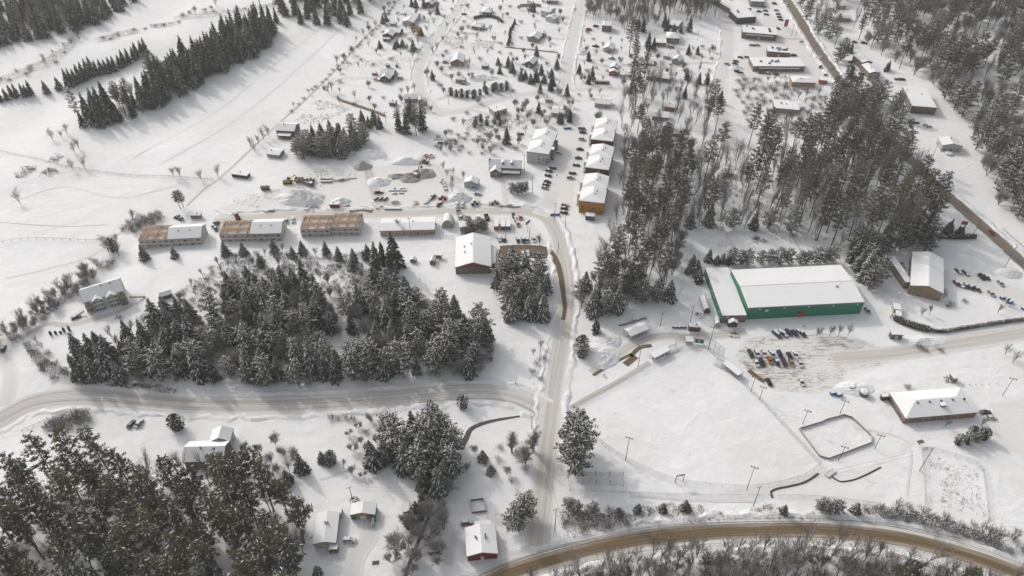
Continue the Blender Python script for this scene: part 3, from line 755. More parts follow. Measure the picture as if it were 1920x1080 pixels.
# --- hall with red gable
rb, ox, oy, w, d = building('gabled_hall', 'big hall with snowy gabled roof and red gable over brown wall', (852, 502.5), (922, 501), (851, 446), 4.6, 'gy', 3.2, (.22, .17, .12), 'clapboard', .5, 1, 'f', 3, cat='hall', gable=(.20, .016, .018))
mb = MB(); lp = [(0, -d * .35, 0), (3, -d * .35, -1.5), (3, d * .25, -1.5), (0, d * .25, 0)]; mb.slab(lp, [lp], .2); mb.build('lean_to_roof', M['roof_snow'], rb, False, (ox, 0, 4.4))
mb = MB(); mb.box((1.4, -.5, 1.3), (2.6, d * .58, 2.6)); mb.build('lean_to', M['clapboard'], rb, False, (ox, 0, 0)).color = (.3, .22, .17, 1)
building('long_shed', 'very long low building with plain white roof and tan edge', (711, 434), (816, 431), (709, 410), 3.6, 'gx', 1.0, (.45, .36, .26), 'clapboard', .3, 1, 'f', 2, cat='shed', doors='')
building('garden_kiosk', 'tiny wooden hut with steep snowy roof in the fenced yard', (805, 491.5), (815.5, 492), (805, 482), 1.9, 'gy', 1.6, (.24, .17, .10), 'clapboard', .15, 1, '', 0, cat='hut', t=.25)
building('wooden_kiosk', 'tiny dark wooden hut on its own below the fenced yard', (768, 488), (779, 489.5), (768, 482), 1.7, 'gy', 1.0, (.22, .16, .10), 'clapboard', .15, 1, '', 0, cat='hut', t=.25)
building('shade_shelter', 'low wooden shelter on posts at the corner of the fenced yard', (813, 479), (829, 480), (813, 473), 2.4, 'flat', 0, (.3, .2, .12), 'clapboard', .8, 1, '', 0, cat='shelter')
for i, (x, y, c, lab) in enumerate(((926, 421, (.34, .10, .06), 'snow-topped rust red container, leftmost of three side by side'), (939, 421, (.10, .10, .10), 'snow-topped dark container between the red and the blue ones'), (948.5, 421, (.0, .16, .28), 'snow-topped bright blue container, rightmost of three'))):
    building('container', lab, (x, y + 4), (x + 9, y + 4), (x - .5, y - 9), 2.6, 'flat', 0, c, 'metal_siding', .05, 1, '', 0, cat='container', t=.2)
building('canvas_canopy', 'flat white canopy roof below the grey dump truck', (860, 427), (882, 426), (859, 416), 3, 'shed', .5, (.3, .3, .3), 'sheathing', .6, 1, '', 0, cat='shelter')
building('cargo_box', 'long white truck box parked above the round dark bush', (894, 416), (903, 415), (888, 403), 3, 'flat', 0, (.6, .6, .6), 'metal_siding', .05, 1, '', 0, cat='container')
building('grey_garage', 'grey gabled garage with two snowy cars in front', (869, 343), (896, 346), (862, 332), 3.2, 'gy', 1.8, (.36, .40, .42), 'clapboard', .3, 1, 'f', 0, cat='garage')
st, ox, oy, w, d = building('stone_house', 'brown stone house with two dormers and a front gable', (917, 314.5), (978, 317), (916.5, 300), 4.8, 'gx', 3.2, (.20, .15, .12), 'brick', .4, 1, 'fr', 0)
for x in (-1.5, 4.0):
    mb = MB(); mb.box((0, 0, 0), (1.8, 2.2, 1.9)); g = mb.build('dormer', M['clapboard'], st, False, (x, -oy * .45, 7.0)); g.color = (.6, .6, .58, 1)
    mb = MB(); lp, tp = roof_polys('gy', 1.2, 1.3, 1.0, .8); mb.slab(lp, tp, .3); mb.build('snow_cover', M['roof_snow'], g)
    win(g, 0, -1.13, .1, 'f', 1.0, 1.1)
mb = MB(); mb.box((0, 0, 4), (1.2, 1.2, 9)); mb.build('chimney', M['brick'], st, False, (-ox - .3, 0, 0)).color = (.2, .14, .11, 1)
mb = MB(); mb.box((0, -1.5, 2), (6.5, 4, 4)); g = mb.build('front_wing', M['brick'], st, False, (-ox + 3.8, -oy, 0)); g.color = (.2, .14, .11, 1)
mb = MB(); lp, tp = roof_polys('gy', 3.6, 2.6, 4.0, 2.4); mb.slab([(a, b - 1.3, c) for a, b, c in lp], [[(a, b - 1.3, c) for a, b, c in f] for f in tp], .4); mb.build('snow_cover', M['roof_snow'], g)
win(g, 0, -3.53, 2, 'f', 1.3, 1.3)
mb = MB(); mb.box((0, -1.5, 3), (11, 3, .15))
for x in (-5.3, 0, 5.3): mb.box((x, -2.9, 1.4), (.18, .18, 3))
p = mb.build('porch', M['old_wood'], st, False, (3.8, -oy, 0)); mb = MB(); mb.box((0, -1.5, 3.24), (10.8, 2.9, .3)); mb.build('snow_cover', M['roof_snow'], p)
building('beige_garage', 'beige flat-roofed garage with four dark bay windows', (927, 210.5), (951.5, 203.5), (916, 201), 3.8, 'flat', 0, (.50, .42, .32), 'clapboard', .25, 1, 'f', 1, cat='garage', wsize=(1.9, 2.2), gap=3.3, doors='')

# --- framed houses of the building site
def framed(label, A, B, C, z, n=12, bare=True, part_open=0.0, rise=3.2):
    ctr, rz, w, d = frame_of(A, B, C, z)
    root = thing('unfinished_house', label, 'house', (ctr.x, ctr.y, 0), rz)
    X, Y = w / 2, d / 2; BLD.append((ctr.x, ctr.y, math.cos(rz), math.sin(rz), X + 1, Y + 1))
    wl = wall_mesh('gx' if not bare else 'flat', X - .1, Y - .1, z, rise - .3).build('wall', M['sheathing'], root); wl.color = (.50, .475, .44, 1)
    mb = MB(); mb.box((0, 0, z - 2.2), (w - .4, d - .4, .2)); mb.build('attic_floor', M['bank_snow'], root)
    mb = MB()
    for q in (-.33, 0, .33): mb.box((w * q, 0, z - 1.1), (.14, d - .5, 2.1))
    mb.box((0, 0, z - 1.1), (w - .5, .14, 2.1)); mb.build('inner_wall', M['lumber'], root)
    mb = MB(); mb.box((0, -Y - .02, z * .48), (w, .06, .35)); mb.build('belt_board', M['lumber'], root)
    for s in range(2):
        for i in range(5):
            win(root, -X + w * (i + .5) / 5, -Y + .04, z * (.25 + .46 * s), 'f', *((1.7, 1.3) if (i + s) % 2 else (1.2, 1.0)))
    if bare:
        mb = MB(); bw, bh = .13, .2
        pts = [(-Y - .3, 0), (0, rise), (Y + .3, 0)]
        for (y0, z0), (y1, z1) in ((pts[0], pts[1]), (pts[1], pts[2]), (pts[0], pts[2])):
            mb.bar((0, y0, z0), (0, y1, z1), .075, 0, 4)
        for y0, z0, y1, z1 in ((-Y * .5, 0, -Y * .5, rise * .5), (-Y * .5, 0, 0, rise * .95), (Y * .5, 0, 0, rise * .95), (Y * .5, 0, Y * .5, rise * .5)):
            mb.bar((0, y0, z0), (0, y1, z1), .06, 0, 4)
        tm = mb.mesh('roof_truss', M['lumber'])
        for i in range(n):
            x = -X + w * (i + .3) / n
            if part_open and abs((i / n) - part_open) < .07: continue
            ob('roof_truss', tm, root, (x, 0, z + .05))
        mb = MB()
        for y0, z0 in ((-Y * .5, rise * .5), (Y * .55, rise * .45), (0, rise)): mb.bar((-X, y0, z + z0 + .12), (X, y0, z + z0 + .12), .07)
        mb.bar((-X * .9, -Y, z + .3), (-X * .55, -Y * .1, z + rise), .1); mb.bar((X * .9, -Y, z + .3), (X * .55, -Y * .1, z + rise), .1)
        mb.build('roof_brace', M['lumber'], root)
        mb = MB()
        for i in range(5): mb.box((-X + w * (i + .5) / 5, random.Random(i).uniform(-Y * .4, Y * .5), z - 2.0), (w * .13, d * .3, .2))
        mb.build('snow_patch', M['roof_snow'], root)
    else:
        loop, tops = roof_polys('gx', X + .4, Y + .5, z, rise)
        mb = MB(); mb.slab(loop, tops, .2); rf = mb.build('roof', M['shingle'], root)
        mb = MB(); f = lambda p: (p[0] * .99, p[1] * .99, p[2] + .33); mb.slab([f(p) for p in loop], [[f(p) for p in q] for q in tops], .32); mb.build('snow_cover', M['roof_snow'], rf)
        for x in (-X * .4, X * .3):
            mb = MB(); mb.box((0, 0, 0), (.5, .5, .8)); mb.build('vent', M['dark_trim'], root, False, (x, -Y * .35, z + rise * .65 + .4))
    return root
framed('open-rafter house, leftmost of the unfinished row', (258, 450), (315, 448), (277, 423), 5.6, 13, True, .55)
framed('snow-roofed unfinished house joined right of the leftmost rafters', (315, 448), (376, 445), (322, 424), 5.6, 18, False, 0, 3.0)
framed('open-rafter house left of the middle snow-roofed one', (410, 439.5), (470, 438), (417, 414), 5.6, 12)
framed('middle snow-roofed unfinished house with orange belt board', (470, 438), (526.5, 437), (472, 413), 5.6, 22, False, 0, 3.0)
framed('open-rafter house with a snowy gap, left half of the last pair', (562, 430), (618, 429), (565, 404), 5.6, 12, True, .84)
framed('open-rafter house at the right end of the unfinished row', (619, 426), (673.5, 426), (620, 400), 5.9, 12)

# --- dormered apartment house at the left
dh, ox, oy, w, d = building('dormered_house', 'long pale three-storey house with twin gable dormers and green shutters', (156, 570.5), (234, 547), (146, 545.5), 7.2, 'gx', 3.6, (.62, .62, .56), 'clapboard', .3, 3, 'f', 2, wsize=(1.0, 1.3), gap=2.6, doors='')
for x in (-3.2, 3.2):
    mb = MB(); mb.box((0, 0, 0), (4.2, 1.0, 7.2)); g = mb.build('bay', M['clapboard'], dh, False, (x, -oy - .4, 3.6)); g.color = (.66, .66, .62, 1)
    mb = MB(); lp, tp = roof_polys('gy', 2.5, 2.6, 3.6, 1.6); mb.slab([(a, b + 1.6, c) for a, b, c in lp], [[(a, b + 1.6, c) for a, b, c in f] for f in tp], .3); mb.build('snow_cover', M['roof_snow'], g)
    for s in range(3):
        for q in (-1.2, 0, 1.2): win(g, q, -.53, -2.3 + 2.4 * s, 'f', .8, 1.3)
        for q in (-1.85, 1.85):
            mb = MB(); mb.box((q, -.55, -2.3 + 2.4 * s), (.35, .06, 1.5)); mb.build('shutter', M['paint'], g).color = (.04, .10, .07, 1)
for sx in (-1, 1):
    mb = MB()
    for s in range(3):
        mb.box((0, 0, 2.4 * s + .3), (3.2, 2.6, .14)); mb.bar((-1.5, -1.2, 2.4 * s + 1.3), (1.5, -1.2, 2.4 * s + 1.3), .06)
        for q in (-1.5, 0, 1.5): mb.bar((q, -1.2, 2.4 * s + .3), (q, -1.2, 2.4 * s + 2.6), .07)
    mb.build('balcony', M['old_wood'], dh, False, (sx * (ox - 1.6), -oy - .9, 0))
    mb = MB()
    for q in range(9): mb.box((sx * (1.6 + q * .75), 0, 2.7 - q * .3), (.75, 1.4, .14))
    mb.bar((sx * 1.2, -.7, 3.8), (sx * 8.2, -.7, 1.2), .06); mb.bar((sx * 1.2, .7, 3.8), (sx * 8.2, .7, 1.2), .06)
    for q in range(4): mb.bar((sx * (1.6 + q * 2.1), -.7, 0), (sx * (1.6 + q * 2.1), -.7, 3.6 - q * .8), .07)
    mb.build('outdoor_stair', M['old_wood'], dh, False, (sx * ox, -oy - .6, 0))
building('small_shed', 'small open-fronted shed right of the dormered house', (301, 561), (324, 554), (295, 553), 2.4, 'gx', 1.2, (.13, .10, .09), 'clapboard', .3, 1, '', 0, cat='shed')
building('tool_shed', 'tiny white gabled shed above the dormered house cars', (122, 553), (133, 552), (118, 545), 2.2, 'gy', 1.3, (.58, .58, .56), 'clapboard', .2, 1, '', 0, cat='shed')
building('car_shelter', 'tiny dark shelter with snowy roof beside two snowed-in cars', (94, 571), (108, 569), (93, 565), 2.2, 'shed', .2, (.12, .12, .12), 'clapboard', .2, 1, '', 0, cat='shelter')

# --- houses at the bottom
building('pine_hidden_house', 'white-roofed brown house half hidden by the lower left pines', (341, 868), (420, 866), (345, 828), 4.4, 'gx', 3.0, (.16, .11, .08), 'clapboard', .5, 1, 'f', 1)
building('house_wing', 'white gabled wing behind the half hidden brown house', (392, 830), (432, 828), (392, 806), 4.4, 'gy', 2.4, (.5, .48, .45), 'clapboard', .4, 1, 'r', 0, cat='wing')
wh, ox, oy, w, d = building('bungalow', 'cream bungalow with broad snowy roof at the bottom of the photo', (585, 1022), (631, 1019), (587, 963), 3.3, 'gy', 1.3, (.46, .43, .36), 'clapboard', .45, 1, 'fr', 2, porch=('f', 3.2, 2.4, 2.6, 3.2))
mb = MB(); mb.box((0, 1.4, 1.4), (4.5, 3, 2.8)); g = mb.build('rear_annex', M['clapboard'], wh, False, (2.4, oy, 0)); g.color = (.46, .43, .36, 1)
mb = MB(); mb.box((0, 1.4, 3.0), (4.8, 3.1, .4)); mb.build('snow_cover', M['roof_snow'], g)
gg, ox, oy, w, d = building('green_garage', 'snow-roofed garage with bright green and tan front', (655, 967), (704, 966), (657, 944), 2.9, 'gy', 1.5, (.012, .13, .06), 'metal_siding', .3, 1, '', 0, cat='garage')
mb = MB(); mb.box((0, -.08, 1.9), (5, .12, 3.4)); mb.build('front_panel', M['clapboard'], gg, False, (0, -oy, 0)).color = (.42, .29, .15, 1)
mb = MB(); mb.box((0, -.16, 1.15), (2.2, .08, 2.3)); mb.build('garage_door', M['trim'], gg, False, (0, -oy, 0))
rh, ox, oy, w, d = building('red_bungalow', 'dark red bungalow with broken-pitch snowy roof near the slushy road', (874, 1045), (934.5, 1039), (868, 990), 3.6, 'gy', 1.9, (.19, .026, .022), 'clapboard', .45, 1, 'f', 4, wsize=(1.6, 1.4), gap=6)
mb = MB(); mb.box((0, 1.6, 1.3), (6.0, 3, 2.6)); g = mb.build('rear_annex', M['clapboard'], rh, False, (1.0, oy, 0)); g.color = (.19, .026, .022, 1)
mb = MB(); mb.box((0, 1.6, 2.8), (6.2, 3.1, .4)); mb.build('snow_cover', M['roof_snow'], g)
building('covered_boat_shed', 'small white-roofed shelter beside the round frosted bush', (755, 961), (768, 960), (760, 944), 2, 'shed', .4, (.15, .15, .15), 'clapboard', .2, 1, '', 0, cat='shelter')

# --- long brick building lower right
sb, ox, oy, w, d = building('brick_school', 'long low red brick building with hipped snowy roof at the right', (1698, 785.5), (1836, 774), (1666, 737), 3.6, 'hx', 2.6, (.30, .14, .10), 'brick', .5, 1, 'fl', 0, cat='building', wsize=(2.6, 1.6), gap=6.0, doors='')
for i in range(5):
    mb = MB(); mb.box((0, 0, 0), (.9, .7, .7)); mb.build('vent', M['dark_trim'], sb, False, (-ox * .55 + i * ox * .33, -1.2, 6.0))
mb = MB(); mb.box((0, 0, 0), (2.2, 1.8, 1.6)); g = mb.build('roof_unit', M['dark_trim'], sb, False, (ox * .1, -oy * .45, 5.2)); mb = MB(); mb.box((0, 0, .95), (2.2, 1.8, .3)); mb.build('snow_cover', M['roof_snow'], g)
mb = MB(); mb.box((0, 0, .5), (.3, 2 * oy, 1.6)); mb.build('dark_footing', M['dark_trim'], sb, False, (-ox - .1, 0, 0))
building('entrance_porch', 'dark timber entrance porch at the left end of the brick building', (1655, 745), (1668, 744), (1652, 738), 2.6, 'flat', 0, (.07, .06, .05), 'clapboard', .3, 1, '', 0, cat='porch')
building('equipment_case', 'long grey snow-topped trailer box right of the rink lot', (1789, 711), (1797, 710), (1782, 701), 2.4, 'flat', 0, (.16, .16, .14), 'metal_siding', .05, 1, '', 0, cat='container')

# --- shops along the top right
def shop(label, A, B, C, z, wall, over=.2, n=5, band=None, mat='brick', **kw):
    r0, ox, oy, w, d = building('shop_building', label, A, B, C, z, 'flat', 0, wall, mat, over, 1, kw.pop('wins', 'f'), 0, cat='shop', wsize=(2.4, 1.8), gap=kw.pop('gap', 5), **kw)
    r = random.Random(int(A[0]))
    for i in range(n):
        mb = MB(); s = r.uniform(.9, 1.7); mb.box((0, 0, .4), (s * 1.2, s, .9)); mb.box((.2, 0, .9), (s * .5, s * .5, .4))
        g = mb.build('roof_unit', M['galvanised'] if i % 2 else M['dark_trim'], r0, False, (r.uniform(-.8, .8) * ox, r.uniform(-.5, .6) * oy, z + .33), r.random())
    if band:
        mb = MB(); mb.box((0, -.7, z - 1.3), (2 * ox * .8, 1.4, .2)); g = mb.build('canopy', M['paint'], r0, False, (0, -oy, 0)); g.color = (*band, 1)
        mb = MB(); mb.box((0, -.7, z - 1.07), (2 * ox * .79, 1.35, .22)); mb.build('snow_cover', M['roof_snow'], g)
    return r0
shop('grey-green walled shop block cut by the top edge', (1408, 3), (1434, 4), (1406, -14), 4.5, (.28, .28, .24), n=2, wins='')
shop('long flat-roofed shop running to the top edge of the photo', (1375.5, 21), (1410, 15), (1363, -30), 4.5, (.16, .11, .09), n=6, wins='l')
shop('flat-roofed shop with dark metal front above the red brick one', (1383, 34), (1419, 31.5), (1377, 18.5), 5.5, (.055, .05, .05), n=2, mat='metal_siding', wins='')
shop('wide red brick shop with white canopies over its front', (1392, 60.5), (1457.5, 66), (1388, 47), 5.2, (.17, .06, .045), n=6, band=(.1, .1, .12))
shop('small brown brick building with cluttered snowy roof', (1439, 96.5), (1483, 100), (1438, 87), 4.2, (.15, .10, .075), n=9)
shop('broad brown shop with tan right end, lowest of the row', (1413, 124.5), (1510, 125), (1408, 108), 4.2, (.20, .13, .09), n=7, band=(.30, .22, .14))
building('orange_shop', 'orange-walled shop with hipped white roof below the row', (1486, 154.5), (1530, 156), (1480, 143), 3.6, 'hx', 1.2, (.42, .22, .07), 'clapboard', .3, 1, 'f', 1, cat='shop')
building('red_kiosk', 'small white-roofed kiosk with red trim beside the main road', (1536, 150), (1552, 152), (1530, 143), 2.8, 'flat', 0, (.5, .05, .05), 'clapboard', .1, 1, '', 0, cat='kiosk')

# --- beyond the main road
building('motel_block', 'brown two-level building, upper half, across the main road', (1617, 118), (1637, 116.5), (1604, 103), 5, 'gy', 1.2, (.15, .10, .08), 'brick', .2, 1, 'l', 0, cat='building')
building('motel_block', 'brown two-level building, lower half, across the main road', (1630, 137.5), (1652, 137), (1617, 121), 4.4, 'gy', 1.2, (.15, .10, .08), 'brick', .2, 1, 'l', 1, cat='building')
building('brown_office', 'dark brown flat-roofed office block across the main road', (1710.5, 199), (1757, 202.5), (1692, 162), 5.4, 'flat', 0, (.14, .085, .065), 'brick', .1, 2, 'l', 1, cat='building', wsize=(1.2, 1.6), gap=3)
building('white_house', 'white house with long red-edged roof at the forest edge', (1767, 273), (1806, 275), (1752, 258), 4.2, 'gy', 1.6, (.52, .54, .52), 'clapboard', .3, 1, 'f', 1)
mb = MB()
for x, y, c in ((1577, 38, 0), (1583, 44, 0)): pass
for A, B, C, lab in (((1574, 44), (1594, 45), (1572, 38), 'white-roofed cottage between the trees above the motel'), ((1706, 72), (1726, 73), (1703, 66), 'grey-roofed cottage buried in the upper right forest'), ((1822, 110), (1840, 112), (1819, 100), 'snowy-roofed cottage in the clearing of the right forest'), ((1570, 22), (1584, 22), (1569, 18), 'dark long shed beyond the cottage above the motel')):
    building('cottage', lab, A, B, C, 3.2, 'gx', 1.4, (.3, .28, .26), 'clapboard', .3, 1, 'f', 0)

# --- the upper residential area
def house(label, A, B, C, z=3.0, roof='gx', h=1.8, wall=(.5, .48, .44), **k):
    k.setdefault('name', 'house'); nm = k.pop('name')
    return building(nm, label, A, B, C, z, roof, h, wall, k.pop('mat', 'clapboard'), k.pop('over', .4), k.pop('st', 1), k.pop('wins', 'fr'), k.pop('vents', 1), **k)
house('tan gabled house with a white car on its left by the curving street', (844, 117), (870, 117.5), (851, 103), 3.2, 'gy', 2.6, (.26, .21, .17))
house('side wing of the tan gabled house with grey shaded roof', (843, 113), (858, 113), (843, 106), 2.8, 'gx', 1.4, (.28, .23, .19), name='house_wing', cat='wing', wins='')
house('little brown shed with a snowy car beside it', (902, 123.5), (915, 124.5), (902, 118), 2.6, 'gx', .8, (.16, .14, .12), name='shed', cat='shed', wins='')
house('green gabled house with wooden deck on its left', (711, 147), (731, 149), (716, 139), 3.0, 'gy', 2.4, (.10, .13, .09), porch=('l', 4.5, 3, 1.0, 0))
house('white-roofed wing behind the green gabled house', (712, 140), (738, 142), (715, 130), 3.4, 'gx', 2.4, (.12, .14, .10), name='house_wing', cat='wing')
house('orange-brown garden shed left of the green gabled house wing', (696, 137), (707, 138), (696, 134), 2, 'flat', 0, (.35, .17, .10), name='shed', cat='shed', wins='')
house('brick-gabled house with dark chimney left of the curving street', (716, 66), (736, 68), (720, 57), 3.0, 'gy', 2.2, (.20, .095, .065))
house('rear wing of the brick-gabled house', (730, 60), (750, 62), (734, 52), 3.0, 'gx', 1.8, (.19, .09, .065), name='house_wing', cat='wing')
house('dark blue-fronted porch annex below the brick-gabled house', (717, 73), (730, 74), (717, 70), 2.2, 'flat', 0, (.06, .09, .12), name='porch', cat='porch', wins='')
house('white gabled garage in the upper left yards', (753, 41), (775, 43), (757, 32), 3.0, 'gy', 1.6, (.50, .50, .50))
house('grey-roofed house behind the white gabled garage', (761, 32), (783, 34), (764, 24), 3.2, 'gx', 2.0, (.46, .46, .46), name='house')
house('tiny shed by the dark hedge left of the white gabled garage', (729, 44), (741, 45.5), (730, 40), 2.2, 'gx', .7, (.30, .30, .30), name='shed', cat='shed', wins='')
house('red-brown house cut by the top edge behind dark firs', (796, 7), (810, 9), (798, -2), 3.2, 'gy', 2.2, (.22, .10, .07))
house('house with hipped roof and rear deck beside the brushy lot', (882.5, 49), (903, 52), (887, 41), 2.8, 'hx', 1.8, (.22, .21, .17), porch=('r', 4, 3, 1.0, 0))
house('hip-roofed house behind the curved dark hedge', (903, 23), (921, 24), (906, 14), 2.8, 'hx', 1.9, (.24, .22, .20))
house('white two-storey house left of the straight street', (1013, 20), (1031, 24), (1016, 10), 5.2, 'gx', 1.6, (.60, .61, .60), st=2)
house('white gabled garage below the white two-storey house', (1022, 33), (1039, 37), (1026, 26), 3.0, 'gy', 1.6, (.56, .57, .57), wins='f')
house('brown-roofed house at the top edge near the straight street', (1024, 1), (1045, 2), (1025, -6), 3.0, 'gx', 1.4, (.25, .16, .12))
house('beige gabled house with a dark car at its right', (989, 71), (1010, 74), (996, 62), 3.0, 'gy', 2.2, (.34, .29, .23))
house('tiny red-trimmed shed behind the beige gabled house', (1013, 63.5), (1022, 65), (1013, 59), 2.4, 'gy', 1.0, (.28, .12, .09), name='shed', cat='shed', wins='')
house('dark-walled house with long deck behind tall firs', (983, 118), (1000, 121), (990, 107), 3.4, 'gy', 2.0, (.14, .13, .12), porch=('l', 5, 3.5, 1.2, 0))
house('grey low house below the broad white snow heap', (853, 149), (872, 151), (852, 143), 2.8, 'hx', 1.4, (.28, .28, .27))
house('stone-coloured house with L-shaped roof behind the big pine clump', (783, 189), (798, 192), (768, 181), 3.4, 'gy', 2.0, (.36, .33, .26))
house('long roof wing of the L-shaped stone-coloured house', (757, 186), (782, 186), (762, 178), 3.2, 'gx', 2.0, (.32, .28, .24), name='house_wing', cat='wing')
house('dark shed left of the big pine clump', (728, 193), (742, 194), (729, 187), 2.4, 'gx', .8, (.12, .11, .10), name='shed', cat='shed', wins='')
house('brown shed under a tree in the left yards', (722, 122), (731, 123), (723, 119.5), 2.0, 'gx', .5, (.2, .17, .13), name='shed', cat='shed', wins='')
house('tiny black shed right of the brown shed in the left yards', (740, 122), (746, 122.5), (740, 119.5), 2.0, 'gx', .5, (.06, .06, .06), name='shed', cat='shed', wins='')
house('grey two-storey house right of the straight street', (1128, 48), (1148, 49), (1127, 40), 5.2, 'hx', 1.0, (.17, .16, .155), st=2, wins='')
house('white low house beside the snowed-in truck', (1130, 91), (1150, 93.5), (1137, 82), 2.6, 'gy', 1.8, (.50, .50, .49), wins='f')
house('hip-roofed brown brick house beside the parked bus', (1249, 71.5), (1275, 73), (1249, 60), 4.2, 'hx', 2.4, (.22, .15, .125), wins='fr', mat='brick')
house('flat pinkish house left of the parked bus', (1230, 80), (1250, 81), (1230, 73), 3.2, 'flat', 0, (.30, .22, .19))
house('grey-roofed house at the wood edge above the hip-roofed one', (1254, 46), (1272, 50), (1258, 36), 3.2, 'gx', 2.0, (.30, .27, .25))
house('orange log house with two stacked gables, lower front', (1141, 135.5), (1160, 137), (1143, 129), 2.8, 'gy', 1.6, (.33, .11, .05))
house('orange log house with two stacked gables, upper rear', (1143, 127), (1159, 129), (1145, 120), 4.2, 'gy', 1.6, (.33, .11, .05))
house('white shed right of the orange log house', (1162, 140), (1173, 141), (1164, 131), 2.4, 'gx', 1.2, (.5, .5, .5), name='shed', cat='shed', wins='')
house('long low white-roofed house with brown walls in the wood', (1211, 143), (1258, 149), (1217, 132), 3.0, 'gx', 1.8, (.20, .15, .12), wins='f')
house('grey gabled house above the small pines', (1259, 112), (1275, 116), (1266, 104), 3.2, 'gy', 2.0, (.32, .29, .28))
house('small pinkish shed left of the grey gabled house', (1243, 105), (1257, 107), (1244, 100), 2.4, 'gx', .8, (.42, .34, .30), name='shed', cat='shed', wins='')
house('little brown wooden shed above the long low house', (1203.5, 133), (1212, 134), (1204, 130), 2.0, 'gx', .6, (.25, .14, .08), name='shed', cat='shed', wins='')
house('beige low house with wide white roof above the apartment lot', (1033, 212), (1073, 215), (1032, 200), 3.0, 'gx', 1.4, (.44, .36, .27), wins='f')
house('small beige gabled shed right of the road bend', (1021, 187), (1037, 188), (1021, 183), 2.4, 'gx', .7, (.48, .38, .26), name='shed', cat='shed', wins='')
house('grey-roofed house beside the bare wood', (1114, 194), (1145, 197), (1116, 182), 3.0, 'gx', 1.8, (.42, .38, .34), wins='f')
house('brown-walled house among the bare trunks, highest', (1245, 200), (1266, 203), (1251, 190), 3.2, 'gx', 1.4, (.22, .11, .08), wins='f')
house('long brown house among the bare trunks, middle', (1222, 218), (1254, 222), (1222, 207), 3.0, 'gx', 1.4, (.24, .18, .15), wins='f')
house('grey gabled house among the bare trunks, lowest', (1241, 238), (1262, 241), (1243, 229), 3.0, 'gy', 1.8, (.24, .20, .17), wins='f')
house('dark brown shed at the foot of the bare wood', (1261, 251), (1276, 252), (1261, 246), 2.4, 'flat', 0, (.10, .06, .04), name='shed', cat='shed', wins='')
house('white hip-roofed house below the dark brown shed', (1233, 268), (1265, 271), (1240, 257), 2.8, 'hx', 1.8, (.5, .48, .45), wins='f')
house('snow-covered cottage among the pines beside the shop street', (1354, 324), (1376, 326), (1350, 314), 3.0, 'gx', 1.4, (.4, .38, .36), wins='')
house('shaded cottage with broad roof inside the big pine wood', (1466, 316), (1488, 312), (1450, 308), 3.0, 'hx', 1.4, (.3, .3, .3), wins='')
house('flat white-roofed hall hidden behind the big pine wood', (1452, 203), (1500, 207), (1448, 186), 3.6, 'flat', 0, (.36, .34, .32), wins='', vents=4)
house('dark shed with snowy roof at the corner of the big field', (432, 326), (463, 330), (434, 318), 2.4, 'flat', 0, (.07, .07, .065), name='shed', cat='shed', wins='')
house('small dark skip-like shed on the left of the site', (487, 352), (505, 352), (488, 348), 2.2, 'flat', 0, (.08, .085, .08), name='shed', cat='shed', wins='', snow=False)
house('grey shed with sagging snowy roof above the unfinished houses', (354, 403), (375, 403), (355, 397), 2.6, 'shed', .4, (.20, .19, .18), name='shed', cat='shed', wins='')
house('dark red site shed with snow on its flat roof', (616, 384), (636, 384), (616, 379), 2.6, 'flat', 0, (.17, .04, .035), name='shed', cat='shed', wins='')
house('dark-red-decked farmhouse at the lower corner of the field', (516, 245), (552, 247), (519, 229), 4.2, 'gx', 2.2, (.14, .10, .09), porch=('f', 9, 4, 2.6, 0))
house('low white-roofed shed left of the snowy pine clump', (498, 289), (524, 292), (505, 277), 2.4, 'gx', .8, (.34, .33, .32), name='shed', cat='shed', wins='')
house('brown little hut at the fence of the big field', (603, 163), (608, 163.5), (603, 160), 2.2, 'gx', .8, (.2, .15, .1), name='hut', cat='hut', wins='', vents=0)

